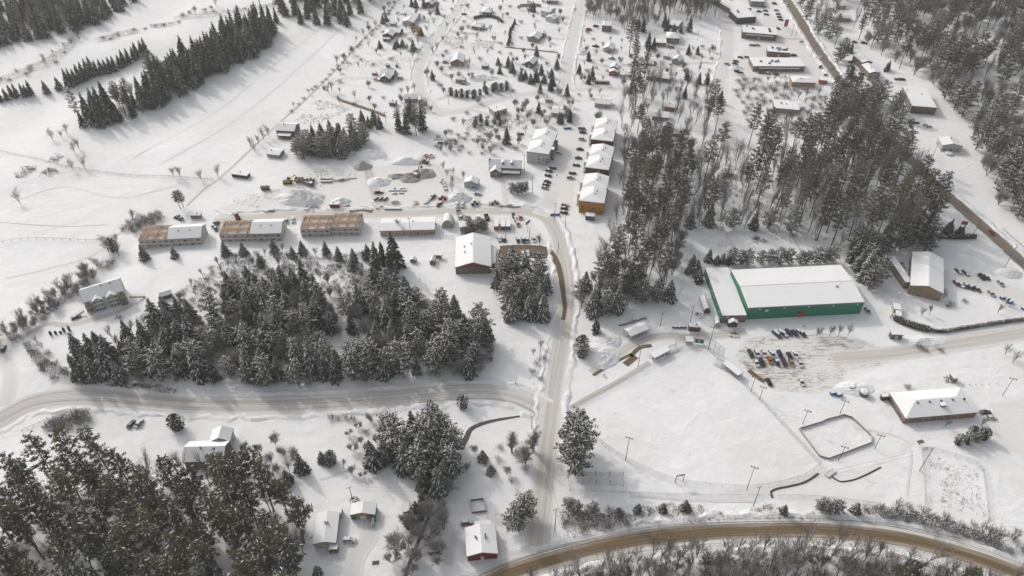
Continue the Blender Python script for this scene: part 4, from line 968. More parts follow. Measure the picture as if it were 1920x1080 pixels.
# round-roofed shelters
def quonset(label, A, B, C, mat_col, z0=.0, snow=True, ends=(.2, .2, .2), h=None, name='arched_shelter'):
    ctr, rz, w, d = frame_of(A, B, C, 0)
    root = thing(name, label, 'shelter', (ctr.x, ctr.y, 0), rz); X, Y = w / 2, d / 2
    BLD.append((ctr.x, ctr.y, math.cos(rz), math.sin(rz), X + 1, Y + 1)); h = h or X
    n = 14; arc = [(math.cos(math.pi * i / n) * X, math.sin(math.pi * i / n) ** .8 * h) for i in range(n + 1)]
    mb = MB()
    for i in range(n): mb.q([(arc[i][0], -Y, arc[i][1]), (arc[i + 1][0], -Y, arc[i + 1][1]), (arc[i + 1][0], Y, arc[i + 1][1]), (arc[i][0], Y, arc[i][1])])
    sh = mb.build('shell', M['tarp'], root); sh.color = (*mat_col, 1)
    mb = MB(); mb.q([(a, -Y + .15, b) for a, b in arc]); mb.q([(a, Y - .15, b) for a, b in arc]); e = mb.build('end_wall', M['metal_siding'], root); e.color = (*ends, 1)
    mb = MB()
    for i in range(n): mb.bar((arc[i][0], 0, arc[i][1]), (arc[i + 1][0], 0, arc[i + 1][1]), .09)
    me = mb.mesh('rib', M['galvanised'])
    for j in range(5): ob('rib', me, root, (0, -Y + 2 * Y * j / 4, 0))
    if snow:
        mb = MB(); lo, hi = 2, n - 2
        for i in range(lo, hi):
            k = lambda t: .06 + .25 * math.sin(math.pi * (t - lo) / (hi - lo))
            mb.q([(arc[i][0], -Y, arc[i][1] + k(i)), (arc[i + 1][0], -Y, arc[i + 1][1] + k(i + 1)), (arc[i + 1][0], Y, arc[i + 1][1] + k(i + 1)), (arc[i][0], Y, arc[i][1] + k(i))])
            mb.q([(arc[i][0], -Y, arc[i][1]), (arc[i + 1][0], -Y, arc[i + 1][1]), (arc[i + 1][0], -Y, arc[i + 1][1] + k(i + 1)), (arc[i][0], -Y, arc[i][1] + k(i))])
        mb.build('snow_cover', M['roof_snow'], sh)
    return root
quonset('grey arched shelter with ribbed fabric roof in the site yard', (829, 427), (850, 427), (830, 413), (.52, .52, .50), ends=(.40, .39, .36), h=5)
quonset('long arched shelter with dark end beside the green annex', (1318, 587.5), (1331, 587.5), (1309, 562), (.5, .5, .5), ends=(.08, .045, .04), h=3.4)
quonset('short rounded white storage tent right of the ticket shed', (1339, 613), (1350, 614), (1335, 600), (.55, .54, .5), ends=(.45, .42, .36), h=3)
# ------------------------------------------------------------------ tree shapes (each kind: several trunks and crowns)
def spruce(seed, H=16.0, Rr=3.4, snow=0.5, low=0.08, dens=1.0):
    r = random.Random(seed); tr = MB(); cr = MB()
    tr.bar((0, 0, -.5), (0, 0, H * .96), .26, 0, 6, .04)
    n = int(270 * dens)
    for i in range(n):
        t = (i + r.random()) / n; t = t ** .85
        nl = 13; t = min(.995, (math.floor(t * nl) + .5 + r.gauss(0, .22)) / nl); t = max(0.0, t)
        z = H * (low + (1 - low) * t)
        L = Rr * ((1 - t) ** .75) * r.choice((r.uniform(.45, .8), r.uniform(.8, 1.3))) + .2
        a = i * 2.399 + r.uniform(-.3, .3); ca, sa = math.cos(a), math.sin(a)
        drop = L * r.uniform(.25, .5); wd = L * r.uniform(.15, .26) + .08
        def P(s, o, dz=0.0):
            rr = L * s; return (ca * rr - sa * o, sa * rr + ca * o, z - drop * s * s + .25 * L * s * (1 - s) + dz)
        S = (0.08, .45, .8, 1.03); W = (.35, 1.0, .75, .05)
        j = [r.uniform(-.12, .12) * L for _ in S]
        for k in range(3):
            cr.q([P(S[k], j[k] - wd * W[k], -.12 * L * W[k]), P(S[k + 1], j[k + 1] - wd * W[k + 1], -.12 * L * W[k + 1]), P(S[k + 1], j[k + 1]), P(S[k], j[k])], 0)
            cr.q([P(S[k], j[k]), P(S[k + 1], j[k + 1]), P(S[k + 1], j[k + 1] + wd * W[k + 1], -.12 * L * W[k + 1]), P(S[k], j[k] + wd * W[k], -.12 * L * W[k])], 0)
        # side sprays
        for s in (-1, 1):
            q = r.uniform(.35, .7); o = wd * r.uniform(1.2, 1.8)
            cr.q([P(q - .12, 0), P(q + .14, 0), P(q + .3, s * o, -.25 * wd)], 0)
        if r.random() < snow:
            a0 = r.uniform(.30, .5); b0 = r.uniform(.8, 1.0); u = wd * r.uniform(.35, .65); m = (a0 + b0) / 2
            jj = j[1] * .5 + j[2] * .5
            cr.q([P(a0, jj, .04), P(m, jj - u, .04), P(b0, jj, .05), P(m, jj + u, .04)], 1)
            if r.random() < .5: cr.q([P(m, jj, .10), P(b0 - .02, jj - u * .5, .09), P(b0 + .03, jj, .03), P(b0 - .02, jj + u * .5, .09)], 1)
    for k in range(7):      # inner shade so that the crown is not seen through
        z0, z1 = H * (low + .85 * k / 7), H * (low + .85 * (k + 1) / 7)
        cr.bar((0, 0, z0), (0, 0, z1), Rr * .30 * (1 - k / 7.2), 0, 6, Rr * .12 * (1 - k / 7.5))
    return tr.mesh('trunk', M['bark']), cr.mesh('crown', [M['spruce_needles'], M['bough_snow']])
def pine(seed, H=30.0, Rr=4.2, bare=.42, snow=.3, full=1.0, mat='pine_needles'):
    r = random.Random(seed); tr = MB(); cr = MB()
    bx, by = r.uniform(-.6, .6), r.uniform(-.6, .6)
    T = lambda t: (bx * math.sin(t * 2.2), by * math.sin(t * 1.7), H * t)
    for k in range(6): tr.bar(T(k / 6) if k else (0, 0, -.6), T((k + 1) / 6 * .97), .36 * (1 - k / 7.5), 0, 6, .36 * (1 - (k + 1) / 7.5))
    n = int(40 * full)
    for i in range(n):
        t = bare + (1 - bare) * ((i + r.random()) / n); s = (t - bare) / (1 - bare)
        L = Rr * (min(1, .45 + s * 2.2)) * (1 - s ** 2.2) ** .6 * r.uniform(.55, 1.2) + .6
        a = i * 2.399 + r.uniform(-.5, .5); ca, sa = math.cos(a), math.sin(a); p0 = Vector(T(t)); up = r.uniform(-.05, .35) + s * .25
        p1 = p0 + Vector((ca * L, sa * L, L * up)); tr.bar(p0, p1, .09, 0, 3, .03)
        m = max(3, int(L * 2.4))
        for k in range(m):
            f = .32 + .72 * (k + r.random()) / m
            c = p0 + (p1 - p0) * f + Vector((r.uniform(-.5, .5), r.uniform(-.5, .5), r.uniform(-.1, .35))) * (.5 + L * .16)
            for q in range(8):
                aa = r.uniform(0, 6.283); el = r.uniform(-.35, .75); ll = r.uniform(.5, 1.1)
                d = Vector((math.cos(aa) * math.cos(el), math.sin(aa) * math.cos(el), math.sin(el)))
                d = (d + Vector((ca, sa, .1)) * .5).normalized() * ll; sd = d.cross(Vector((r.uniform(-1, 1), r.uniform(-1, 1), 1))).normalized() * ll * .17
                cr.q([tuple(c), tuple(c + d * .55 + sd), tuple(c + d), tuple(c + d * .55 - sd)], 0)
            if r.random() < snow:
                u = r.uniform(.4, .9); v = u * r.uniform(.15, .3); g = a + r.uniform(-.5, .5); gx, gy = math.cos(g), math.sin(g); zz = c.z + r.uniform(.15, .4)
                cr.q([(c.x - gx * u, c.y - gy * u, zz), (c.x - gy * v, c.y + gx * v, zz), (c.x + gx * u, c.y + gy * u, zz - .12), (c.x + gy * v, c.y - gx * v, zz)], 1)
    return tr.mesh('trunk', M['bark']), cr.mesh('crown', [M[mat], M['bough_snow']])
def bare(seed, H=11.0, spread=.5, snow=.3, dens=1.0, stems=1, thick=.17, base=.27):
    r = random.Random(seed); tr = MB(); cr = MB()
    def grow(p, d, L, rad, lev):
        q = p + d * L; (tr if lev < 2 else cr).bar(p, q, rad, 1 if (lev >= 2 and r.random() < snow) else 0, 4 if lev < 2 else 3, rad * .66)
        if lev >= 5: return
        n = (4, 4, 3, 3, 2)[lev] if lev < 5 else 0
        n = max(2, int(round(n * dens + r.uniform(-.4, .4))))
        for k in range(n):
            f = r.uniform(.30, 1.0) if k else 1.0
            w = Vector((r.gauss(0, 1), r.gauss(0, 1), r.gauss(.55, .5))); w.normalize()
            dd = (d + w * spread * (1 if k else .5) * (1.1 if lev > 1 else .9)).normalized()
            grow(p + d * L * f, dd, L * r.uniform(.60, .92), max(.030, rad * .58), lev + 1)
    for s in range(stems):
        a = s * 6.283 / stems + r.random(); tilt = .0 if stems == 1 else r.uniform(.15, .5)
        d = Vector((math.cos(a) * tilt + r.uniform(-.06, .06), math.sin(a) * tilt + r.uniform(-.06, .06), 1)).normalized()
        grow(Vector((0, 0, -.3)), d, H * base, thick * H / 11, 0)
    return tr.mesh('trunk', M['bark']), cr.mesh('crown', [M['twig'], M['frosted_twig']])
def bush(seed, H=2.6, W=1.6, snow=.3, mat='twig', mat2='frosted_twig', n=150):
    r = random.Random(seed); cr = MB(); tr = MB()
    for i in range(9):
        a = r.uniform(0, 6.28); tr.bar((0, 0, -.2), (math.cos(a) * W * .6, math.sin(a) * W * .6, H * r.uniform(.5, 1.1)), .035, 0, 3, .015)
    for i in range(n):
        a = r.uniform(0, 6.28); s = r.random() ** .6 * (1 + .5 * math.sin(a * 3 + seed)); b = (math.cos(a) * W * s * .6, math.sin(a) * W * s * .6, r.uniform(.05, .4) * H)
        aa = a + r.uniform(-.7, .7); l = H * r.uniform(.25, .6); e = (b[0] + math.cos(aa) * l * .45, b[1] + math.sin(aa) * l * .45, b[2] + l * r.uniform(.5, 1.1))
        cr.bar(b, e, .024, 1 if r.random() < snow else 0, 3, .012)
    return tr.mesh('trunk', M['bark']), cr.mesh('crown', [M[mat], M[mat2]])
def cedar(seed, H=5.0, W=1.8, snow=.45, n=420, mat='cedar_leaves'):
    r = random.Random(seed); cr = MB(); tr = MB(); tr.bar((0, 0, -.3), (0, 0, H * .8), .14, 0, 5, .04)
    for i in range(n):
        t = r.random() ** .9; a = r.uniform(0, 6.28); R0 = W * (math.sin(min(1, (t * .86 + .14)) * math.pi) ** .55) * r.uniform(.55, 1.08)
        c = Vector((math.cos(a) * R0, math.sin(a) * R0, .15 + H * t)); d = Vector((math.cos(a), math.sin(a), r.uniform(-.3, .9))).normalized() * r.uniform(.3, .6) * H / 5
        s = d.cross(Vector((r.uniform(-1, 1), r.uniform(-1, 1), 1))).normalized() * .2 * H / 5
        cr.q([tuple(c - d * .5), tuple(c + s), tuple(c + d * .6), tuple(c - s)], 1 if r.random() < snow * (.5 + .5 * max(0, d.normalized().z)) else 0)
    cr.bar((0, 0, .1), (0, 0, H * .9), W * .62, 0, 7, W * .25)
    return tr.mesh('trunk', M['bark']), cr.mesh('crown', [M[mat], M['tree_snow']])

KIND = {
    'spruce_tree': [spruce(i, 16, 3.9 + .35 * (i % 3), (.85, 1.0, .7, .9)[i % 4]) for i in range(7)],
    'dark_spruce': [spruce(20 + i, 16, 3.3 + .3 * (i % 2), (.30, .45, .22)[i % 3]) for i in range(5)],
    'snowy_pine': [pine(60 + i, 16, 4.6, .06, .95, 1.2) for i in range(4)],
    'pine_tree': [pine(40 + i, 30, 3.9, (.40, .5, .33)[i % 3], (.15, .11, .20)[i % 3], 1.15) for i in range(7)],
    'bare_tree': [bare(70 + i, 11, .52, (.25, .4)[i % 2]) for i in range(6)],
    'tall_bare': [bare(90 + i, 16, .34, .3, .95, 1, .13, .34) for i in range(5)],
    'frosted_tree': [bare(110 + i, 9, .62, .8, 1.15, 2) for i in range(3)],
    'shrub': [bush(130 + i, 2.6, 2.6, (.2, .5, .35)[i % 3], n=210) for i in range(4)],
    'cedar': [cedar(140 + i, 5, 1.9, (.45, .6)[i % 2]) for i in range(3)],
    'rust_tree': [pine(160, 12, 3.0, .2, .08, 1.1, 'rust_leaves')],
}
BASEH = {'spruce_tree': 16, 'dark_spruce': 16, 'snowy_pine': 16, 'pine_tree': 30, 'bare_tree': 11, 'tall_bare': 16, 'frosted_tree': 9, 'shrub': 2.6, 'cedar': 5, 'rust_tree': 12}
OBJN = {'spruce_tree': 'spruce_tree', 'dark_spruce': 'spruce_tree', 'snowy_pine': 'pine_tree', 'pine_tree': 'pine_tree', 'bare_tree': 'bare_tree', 'tall_bare': 'bare_tree', 'frosted_tree': 'bare_tree', 'shrub': 'shrub', 'cedar': 'cedar_bush', 'rust_tree': 'beech_tree'}
CATN = {'spruce_tree': 'spruce', 'pine_tree': 'pine', 'bare_tree': 'bare tree', 'shrub': 'shrub', 'cedar_bush': 'bush', 'beech_tree': 'tree'}
TREES = []     # (kind, x, y, z, height, label, group)
def blocked(x, y, m=0.0):
    for cx, cy, ca, sa, hw, hd in BLD:
        dx, dy = x - cx, y - cy
        if abs(dx * ca + dy * sa) < hw + m and abs(-dx * sa + dy * ca) < hd + m: return True
    for L, w in ROADS:
        for p in L[::2]:
            if abs(p.x - x) < w + 3 and (p.x - x) ** 2 + (p.y - y) ** 2 < (w + 1.2) ** 2: return True
    return False
def inside(x, y, P):
    c = False; j = len(P) - 1
    for i in range(len(P)):
        if (P[i][1] > y) != (P[j][1] > y) and x < (P[j][0] - P[i][0]) * (y - P[i][1]) / (P[j][1] - P[i][1]) + P[i][0]: c = not c
        j = i
    return c
def clump(kinds, px, spacing, hr, label, group, cap=400, seed=0, holes=(), snap=True):
    """kinds: list of (kind, weight) or one kind; label may hold {} for the ordinal"""
    r = random.Random(seed + int(px[0][0]) * 3 + int(px[0][1])); P = [E(*p) for p in px]; Hs = [[E(*p) for p in h] for h in holes]
    x0, x1 = min(p[0] for p in P), max(p[0] for p in P); y0, y1 = min(p[1] for p in P), max(p[1] for p in P)
    grid = {}; got = []; tries = int((x1 - x0) * (y1 - y0) / spacing ** 2 * 9) + 60
    for _ in range(tries):
        x, y = r.uniform(x0, x1), r.uniform(y0, y1)
        if not inside(x, y, P) or any(inside(x, y, h) for h in Hs) : continue
        g = (int(x // spacing), int(y // spacing))
        if any((a - x) ** 2 + (b - y) ** 2 < spacing ** 2 for i in (-1, 0, 1) for j in (-1, 0, 1) for a, b in grid.get((g[0] + i, g[1] + j), ())): continue
        if blocked(x, y): continue
        grid.setdefault(g, []).append((x, y)); got.append((x, y))
        if len(got) >= cap: break
    place(kinds, got, hr, label, group, r)
def place(kinds, pts, hr, label, group, r):
    if isinstance(kinds, str): kinds = [(kinds, 1)]
    rows = {}
    for x, y in pts:
        u = r.random() * sum(w for _, w in kinds); kd = kinds[0][0]
        for k, w in kinds:
            if u < w: kd = k; break
            u -= w
        h = r.uniform(*hr) * {'shrub': .3, 'frosted_tree': .7, 'bare_tree': .75, 'tall_bare': .9}.get(kd, 1) if len(kinds) > 1 else r.uniform(*hr)
        rows.setdefault(OBJN[kd], []).append((kd, x, y, h))
    adj = {'spruce_tree': 'spruce', 'pine_tree': 'pine', 'bare_tree': 'bare tree', 'shrub': 'leafless shrub', 'cedar_bush': 'evergreen bush', 'beech_tree': 'rust-leaved tree'}
    for nm, L in rows.items():
        L.sort(key=lambda q: PX(q[1], q[2], 0)[0])
        for i, (kd, x, y, h) in enumerate(L):
            lab = adj[nm] + ' ' + label
            gr = adj[nm] + 's ' + group
            lab = {'spruce_tree': 'snow-dusted ', 'pine_tree': 'snow-flecked ', 'bare_tree': 'leafless ', 'shrub': 'twiggy ', 'cedar_bush': 'snow-capped ', 'beech_tree': 'bare-trunked '}[nm] + lab
            lab = lab.replace('leafless bare tree', 'leafless tree')
            if 1 < len(L) <= 14: lab = lab + ', ' + nth(i, len(L))
            if len(lab.split()) > 16: lab = ' '.join(lab.split()[1:])
            TREES.append((kd, x, y, hz(x, y), h, lab, gr if len(L) > 1 else None))
def row(kinds, px, hr, label, group, seed=5):
    r = random.Random(seed + int(px[0][0])); place(kinds, [E(*p) for p in px], hr, label, group, r)
def along(kinds, px, n, jit, hr, label, group, seed=9):
    r = random.Random(seed + int(px[0][0])); L = line(px, 1.0)
    place(kinds, [(p.x + r.uniform(-jit, jit), p.y + r.uniform(-jit, jit)) for p in (L[int((i + .5) / n * (len(L) - 1))] for i in range(n))], hr, label, group, r)

# --- stands
SP = [('spruce_tree', 5), ('snowy_pine', 6), ('dark_spruce', 1), ('frosted_tree', 5)]
clump(SP, [(380, 716), (345, 690), (370, 640), (400, 600), (430, 560), (470, 540), (540, 545), (600, 575), (670, 590), (700, 560), (705, 520), (745, 515), (770, 560), (830, 585), (880, 610), (922, 650), (925, 690), (880, 706), (760, 712), (640, 722), (500, 724)], 5.2, (11, 21), 'in the dense grove above the side road', 'of the dense grove above the side road', 400, 1, [[(600, 682), (608, 642), (642, 620), (690, 636), (694, 672), (648, 692)], [(470, 600), (500, 585), (520, 600), (490, 615)], [(690, 560), (700, 540), (730, 580), (720, 600)]])
clump([('spruce_tree', 4), ('snowy_pine', 3), ('bare_tree', 4), ('dark_spruce', 1)], [(150, 716), (150, 690), (190, 640), (250, 622), (330, 600), (385, 600), (350, 650), (350, 700), (300, 725), (230, 722)], 5.2, (12, 20), 'at the left end of the grove above the side road', 'at the left end of the grove', 100, 2)
clump([('frosted_tree', 4), ('shrub', 6), ('bare_tree', 3)], [(330, 560), (380, 520), (430, 480), (520, 470), (600, 480), (680, 480), (700, 520), (670, 580), (600, 560), (540, 530), (470, 520), (420, 550), (380, 590), (330, 600)], 4.6, (7, 11), 'in the brush behind the unfinished houses', 'in the brush behind the unfinished houses', 130, 3)
row('spruce_tree', [(272, 486), (330, 486), (425, 480), (458, 478), (490, 500), (465, 520), (515, 474), (550, 482), (568, 475), (612, 476), (636, 486), (664, 492), (662, 505), (690, 486), (430, 548), (470, 535)], (7, 11), 'just below the unfinished houses', 'just below the unfinished houses')
row('dark_spruce', [(720, 500), (708, 520), (742, 500), (735, 520), (572, 535), (556, 545), (440, 560), (432, 590)], (17, 24), 'standing tall at the upper edge of the grove', 'at the upper edge of the grove')
clump([('spruce_tree', 3), ('snowy_pine', 3), ('bare_tree', 1)], [(924, 560), (925, 520), (960, 500), (1010, 510), (1028, 560), (1015, 605), (960, 608)], 5.2, (11, 17), 'in the clump between red gabled hall and village road', 'of the clump right of the red gabled hall', 26, 4)
clump('pine_tree', [(30, 985), (60, 930), (130, 900), (220, 895), (290, 930), (360, 960), (400, 935), (500, 920), (548, 950), (570, 1010), (580, 1085), (590, 1300), (-150, 1300), (-80, 1040)], 6.8, (24, 36), 'in the tall wood filling the lower left corner', 'of the tall lower left wood', 330, 5)
clump([('bare_tree', 1), ('tall_bare', 2), ('shrub', 2)], [(-60, 1100), (0, 960), (60, 925), (250, 890), (500, 900), (560, 960), (590, 1150), (300, 1150)], 5.6, (14, 21), 'between the tall pines of the lower left wood', 'between the lower left pines', 150, 6)
clump([('tall_bare', 3), ('frosted_tree', 2)], [(-10, 1110), (0, 970), (40, 960), (110, 1060), (60, 1130)], 9, (15, 20), 'at the left edge of the tall lower left wood', 'at the left edge of the lower left wood', 9, 7)
clump([('frosted_tree', 3), ('bare_tree', 1)], [(470, 880), (480, 840), (530, 830), (560, 870), (530, 910)], 5, (8, 12), 'beside the half hidden white-roofed house', 'beside the half hidden white-roofed house', 10, 8)
row('spruce_tree', [(566, 882), (540, 905), (597, 1078), (618, 868), (605, 866)], (6, 12), 'along the upper edge of the bungalow yard', 'of the bungalow yard')
row('cedar', [(334, 803), (622, 866), (868, 764), (1090, 668), (790, 970)], (4.5, 9), 'standing by itself as a rounded snowy ball', 'round and alone')
clump([('snowy_pine', 5), ('spruce_tree', 3), ('dark_spruce', 2)], [(690, 872), (720, 860), (745, 830), (800, 815), (850, 825), (862, 850), (855, 890), (830, 925), (800, 930), (770, 900), (735, 880)], 5.0, (13, 22), 'in the clump between side road and creek', 'of the clump between side road and creek', 40, 9)
row('dark_spruce', [(795, 955), (780, 970), (770, 985)], (9, 13), 'in the power line corner below the creek clump', 'below the creek clump')
clump([('frosted_tree', 5), ('shrub', 2)], [(740, 1010), (770, 970), (830, 950), (850, 1000), (830, 1060), (780, 1085), (735, 1060)], 5.5, (9, 13), 'over the narrow dark creek', 'over the narrow dark creek', 16, 10)
clump([('frosted_tree', 3), ('shrub', 4), ('bare_tree', 2)], [(868, 900), (880, 850), (930, 840), (1000, 840), (1000, 900), (960, 910), (900, 905)], 5.2, (6, 9), 'in the brushy patch right of the creek', 'in the brush right of the creek', 26, 11)
row('spruce_tree', [(920, 886), (905, 862)], (5, 7), 'poking out of the brush right of the creek', 'in the brush right of the creek')
row('snowy_pine', [(973, 975), (966, 990), (985, 965)], (11, 15), 'in the trio left of the village road junction', 'of the trio by the junction')
row('snowy_pine', [(1079, 891), (1074, 866), (1082, 842)], (20, 25), 'in the tall tuft at the ball field corner', 'of the tuft at the ball field corner')
row('dark_spruce', [(1118, 623)], (9, 10), 'standing alone above the snow piles', 'x')
clump([('bare_tree', 2), ('shrub', 3)], [(995, 712), (1000, 660), (1025, 640), (1035, 690), (1020, 715)], 4.5, (6, 9), 'in the thicket left of the village road', 'in the thicket left of the village road', 10, 12)
# wood right of the village road
clump('pine_tree', [(1172, 420), (1165, 370), (1180, 320), (1230, 300), (1270, 310), (1290, 350), (1285, 400), (1270, 440), (1255, 500), (1240, 560), (1180, 570), (1140, 560), (1150, 480)], 9.0, (24, 33), 'in the tall wood between village road and arena', 'of the wood left of the arena', 110, 13)
clump([('tall_bare', 5), ('bare_tree', 2), ('frosted_tree', 1)], [(1110, 560), (1125, 500), (1140, 450), (1155, 380), (1165, 290), (1200, 270), (1300, 280), (1330, 400), (1290, 430), (1260, 520), (1230, 575), (1150, 580)], 6.4, (14, 21), 'among the pines between village road and arena', 'in the wood left of the arena', 190, 14)
clump([('spruce_tree', 3), ('bare_tree', 3), ('snowy_pine', 3)], [(1080, 592), (1090, 545), (1130, 520), (1200, 535), (1255, 540), (1258, 566), (1200, 570), (1140, 590)], 5.4, (12, 18), 'at the lower edge of the wood beside the arena', 'at the lower edge of the wood beside the arena', 34, 15)
clump([('tall_bare', 6), ('bare_tree', 3)], [(1165, 290), (1160, 190), (1200, 150), (1260, 160), (1340, 190), (1330, 280), (1250, 300)], 7.6, (13, 19), 'among the hidden houses of the open wood', 'in the open wood among hidden houses', 160, 16)
row('pine_tree', [(1190, 120), (1188, 145), (1185, 175), (1190, 210), (1195, 250), (1205, 290), (1222, 295), (1238, 300), (1332, 215), (1325, 240), (1340, 250), (1215, 310), (1180, 100), (1192, 85)], (20, 29), 'in the line reaching up from the wood', 'of the line reaching up from the wood')
clump([('tall_bare', 6), ('bare_tree', 2)], [(1300, 425), (1330, 330), (1370, 300), (1440, 300), (1460, 350), (1440, 420)], 8.0, (16, 23), 'in the open gap of tall trees behind the arena', 'in the open gap behind the arena', 60, 51)
clump([('pine_tree', 7), ('tall_bare', 3)], [(1450, 300), (1500, 285), (1560, 250), (1600, 240), (1640, 262), (1690, 320), (1730, 390), (1755, 430), (1700, 468), (1640, 470), (1560, 465), (1480, 440), (1450, 420)], 6.7, (24, 35), 'in the great dark wood above the arena', 'of the great wood above the arena', 330, 17, [[(1440, 330), (1450, 300), (1500, 300), (1500, 325)], [(1590, 440), (1600, 400), (1640, 390), (1660, 440)]])
clump([('bare_tree', 3), ('tall_bare', 4), ('spruce_tree', 2), ('snowy_pine', 3)], [(1290, 425), (1380, 415), (1480, 435), (1560, 460), (1640, 470), (1700, 470), (1620, 490), (1500, 440), (1400, 430)], 5.2, (10, 16), 'along the shaded foot of the great dark wood', 'along the foot of the great wood', 60, 18)
clump([('pine_tree', 3), ('snowy_pine', 2)], [(1560, 180), (1580, 170), (1600, 205), (1640, 250), (1590, 250), (1550, 215)], 7, (18, 26), 'where the great wood reaches the main road', 'by the main road', 22, 19)
clump([('snowy_pine', 3), ('spruce_tree', 3)], [(1590, 500), (1600, 470), (1630, 480), (1635, 520), (1645, 548), (1625, 555), (1612, 530)], 5.0, (13, 20), 'at the upper right corner of the arena', 'at the upper right corner of the arena', 12, 20)
row('snowy_pine', [(1388, 496), (1425, 494), (1442, 492), (1460, 495), (1478, 494), (1500, 494), (1512, 494), (1528, 492), (1545, 492), (1556, 490), (1400, 497), (1370, 495)], (8, 11), 'in the row close behind the green arena', 'of the row behind the green arena')
row('spruce_tree', [(1298, 500), (1306, 508), (1304, 520), (1310, 528), (1328, 490), (1343, 494), (1354, 492), (1366, 493), (1290, 512)], (5, 9), 'among the small ones at the arena back corner', 'at the left back corner of the arena')
clump([('snowy_pine', 3), ('dark_spruce', 2)], [(1650, 440), (1700, 425), (1750, 450), (1755, 470), (1700, 475), (1655, 470)], 6, (14, 22), 'above the long tan building', 'above the long tan building', 18, 21)
row('dark_spruce', [(1768, 443), (1780, 442), (1792, 444), (1798, 446), (1776, 438)], (7, 11), 'beside the little red roadside sign', 'beside the little red roadside sign')
row('snowy_pine', [(1576, 112), (1570, 118), (1634, 190), (1640, 200), (1650, 195), (1628, 180), (1672, 218), (1678, 210)], (13, 18), 'between the main road and the brown buildings', 'between main road and brown buildings')
row('dark_spruce', [(1594, 145), (1588, 96), (1594, 100), (1660, 134), (1664, 132)], (7, 11), 'in the yard of the brown two-level building', 'in the yard of the brown two-level building')
FR = [('pine_tree', 5), ('tall_bare', 5), ('snowy_pine', 4), ('frosted_tree', 4)]
clump(FR, [(1660, 120), (1700, 140), (1760, 170), (1790, 220), (1825, 262), (1835, 320), (1880, 400), (1960, 470), (2120, 560), (2300, 400), (2200, 60), (1960, -60), (1760, -90), (1600, -90), (1560, -30), (1590, 60), (1620, 100)], 6.4, (15, 25), 'in the mixed forest across the main road', 'of the mixed forest across the main road', 1100, 22, [[(1560, 50), (1610, 60), (1600, 20), (1570, 10)], [(1800, 130), (1850, 130), (1850, 90), (1810, 90)], [(1695, 85), (1735, 85), (1735, 62), (1700, 62)]])
clump([('pine_tree', 3), ('tall_bare', 3), ('snowy_pine', 3)], [(1545, 95), (1520, 60), (1490, 20), (1470, -40), (1570, -60), (1570, 20), (1570, 60), (1580, 95)], 7.5, (12, 19), 'in the belt just across the main road', 'of the belt just across the main road', 60, 23)
# upper wood
clump([('frosted_tree', 2), ('tall_bare', 7), ('bare_tree', 2)], [(1100, 38), (1096, -80), (1330, -80), (1340, 20), (1320, 38), (1250, 36), (1200, 62), (1168, 70), (1160, 40)], 4.4, (13, 19), 'in the pale leafless wood at the top', 'of the pale leafless wood at the top', 420, 24)
clump([('pine_tree', 1)], [(1240, 34), (1260, -70), (1335, -70), (1340, 36), (1310, 44)], 9, (16, 23), 'at the dark corner of the top wood', 'at the dark corner of the top wood', 40, 25)
row('dark_spruce', [(1215, 90), (1262, 68), (1292, 60), (1250, 60), (1245, 52), (1205, 60)], (10, 16), 'by the houses under the top wood', 'by the houses under the top wood')
# left forests
clump([('dark_spruce', 5), ('spruce_tree', 2), ('tall_bare', 3)], [(-220, 130), (0, 92), (60, 84), (130, 66), (180, 50), (225, 26), (262, 6), (290, -60), (-300, -60)], 5.8, (15, 22), 'in the dark forest of the upper left corner', 'of the dark upper left forest', 520, 26)
clump([('dark_spruce', 6), ('pine_tree', 1), ('bare_tree', 2)], [(136, 240), (150, 225), (200, 200), (270, 178), (300, 150), (330, 130), (380, 110), (430, 70), (470, 50), (515, 55), (512, 80), (480, 105), (420, 138), (360, 170), (310, 190), (270, 210), (225, 232), (180, 242)], 4.6, (12, 26), 'in the long diagonal belt beside the big field', 'of the long diagonal belt', 240, 27)
row('dark_spruce', [(2, 190), (14, 187), (24, 183), (33, 182), (46, 181), (52, 180), (60, 178)], (9, 13), 'in the small group at the left edge', 'of the small group at the left edge')
row('spruce_tree', [(88, 174), (112, 167)], (9, 12), 'in the pair left of the longer field rows', 'of the pair in the left field')
row('dark_spruce', [(130, 163), (137, 161), (144, 158), (152, 154), (160, 150), (168, 145), (175, 140)], (12, 17), 'in the first row in the left field', 'of the first row in the left field')
row('dark_spruce', [(183, 138), (192, 136), (200, 134), (208, 131), (216, 130)], (9, 13), 'in the middle row in the left field', 'of the middle row in the left field')
row('dark_spruce', [(225, 124), (233, 120), (242, 116), (252, 112), (258, 108), (268, 103), (275, 101)], (10, 14), 'in the upper row in the left field', 'of the upper row in the left field')
clump('dark_spruce', [(515, 46), (520, 10), (560, -40), (640, -60), (600, 20), (598, 46)], 6.5, (14, 20), 'in the block at the head of the big field', 'of the block at the head of the big field', 34, 28)
clump([('snowy_pine', 2), ('dark_spruce', 3)], [(614, 52), (614, 20), (650, -40), (740, -60), (718, 0), (690, 26), (652, 50)], 6.0, (14, 20), 'in the second block at the head of the big field', 'of the second block by the big field', 34, 29)
clump([('bare_tree', 2), ('shrub', 4)], [(0, 150), (40, 135), (90, 115), (130, 85), (140, 60), (160, 62), (150, 90), (110, 125), (60, 145), (0, 165)], 6, (7, 11), 'along the stream below the dark left forest', 'along the stream in the left', 16, 30)
clump([('shrub', 5), ('bare_tree', 1)], [(180, 80), (230, 65), (290, 50), (340, 45), (330, 55), (280, 60), (220, 78)], 6, (6, 10), 'on the stream bank in the upper left field', 'on the upper left stream bank', 8, 31)
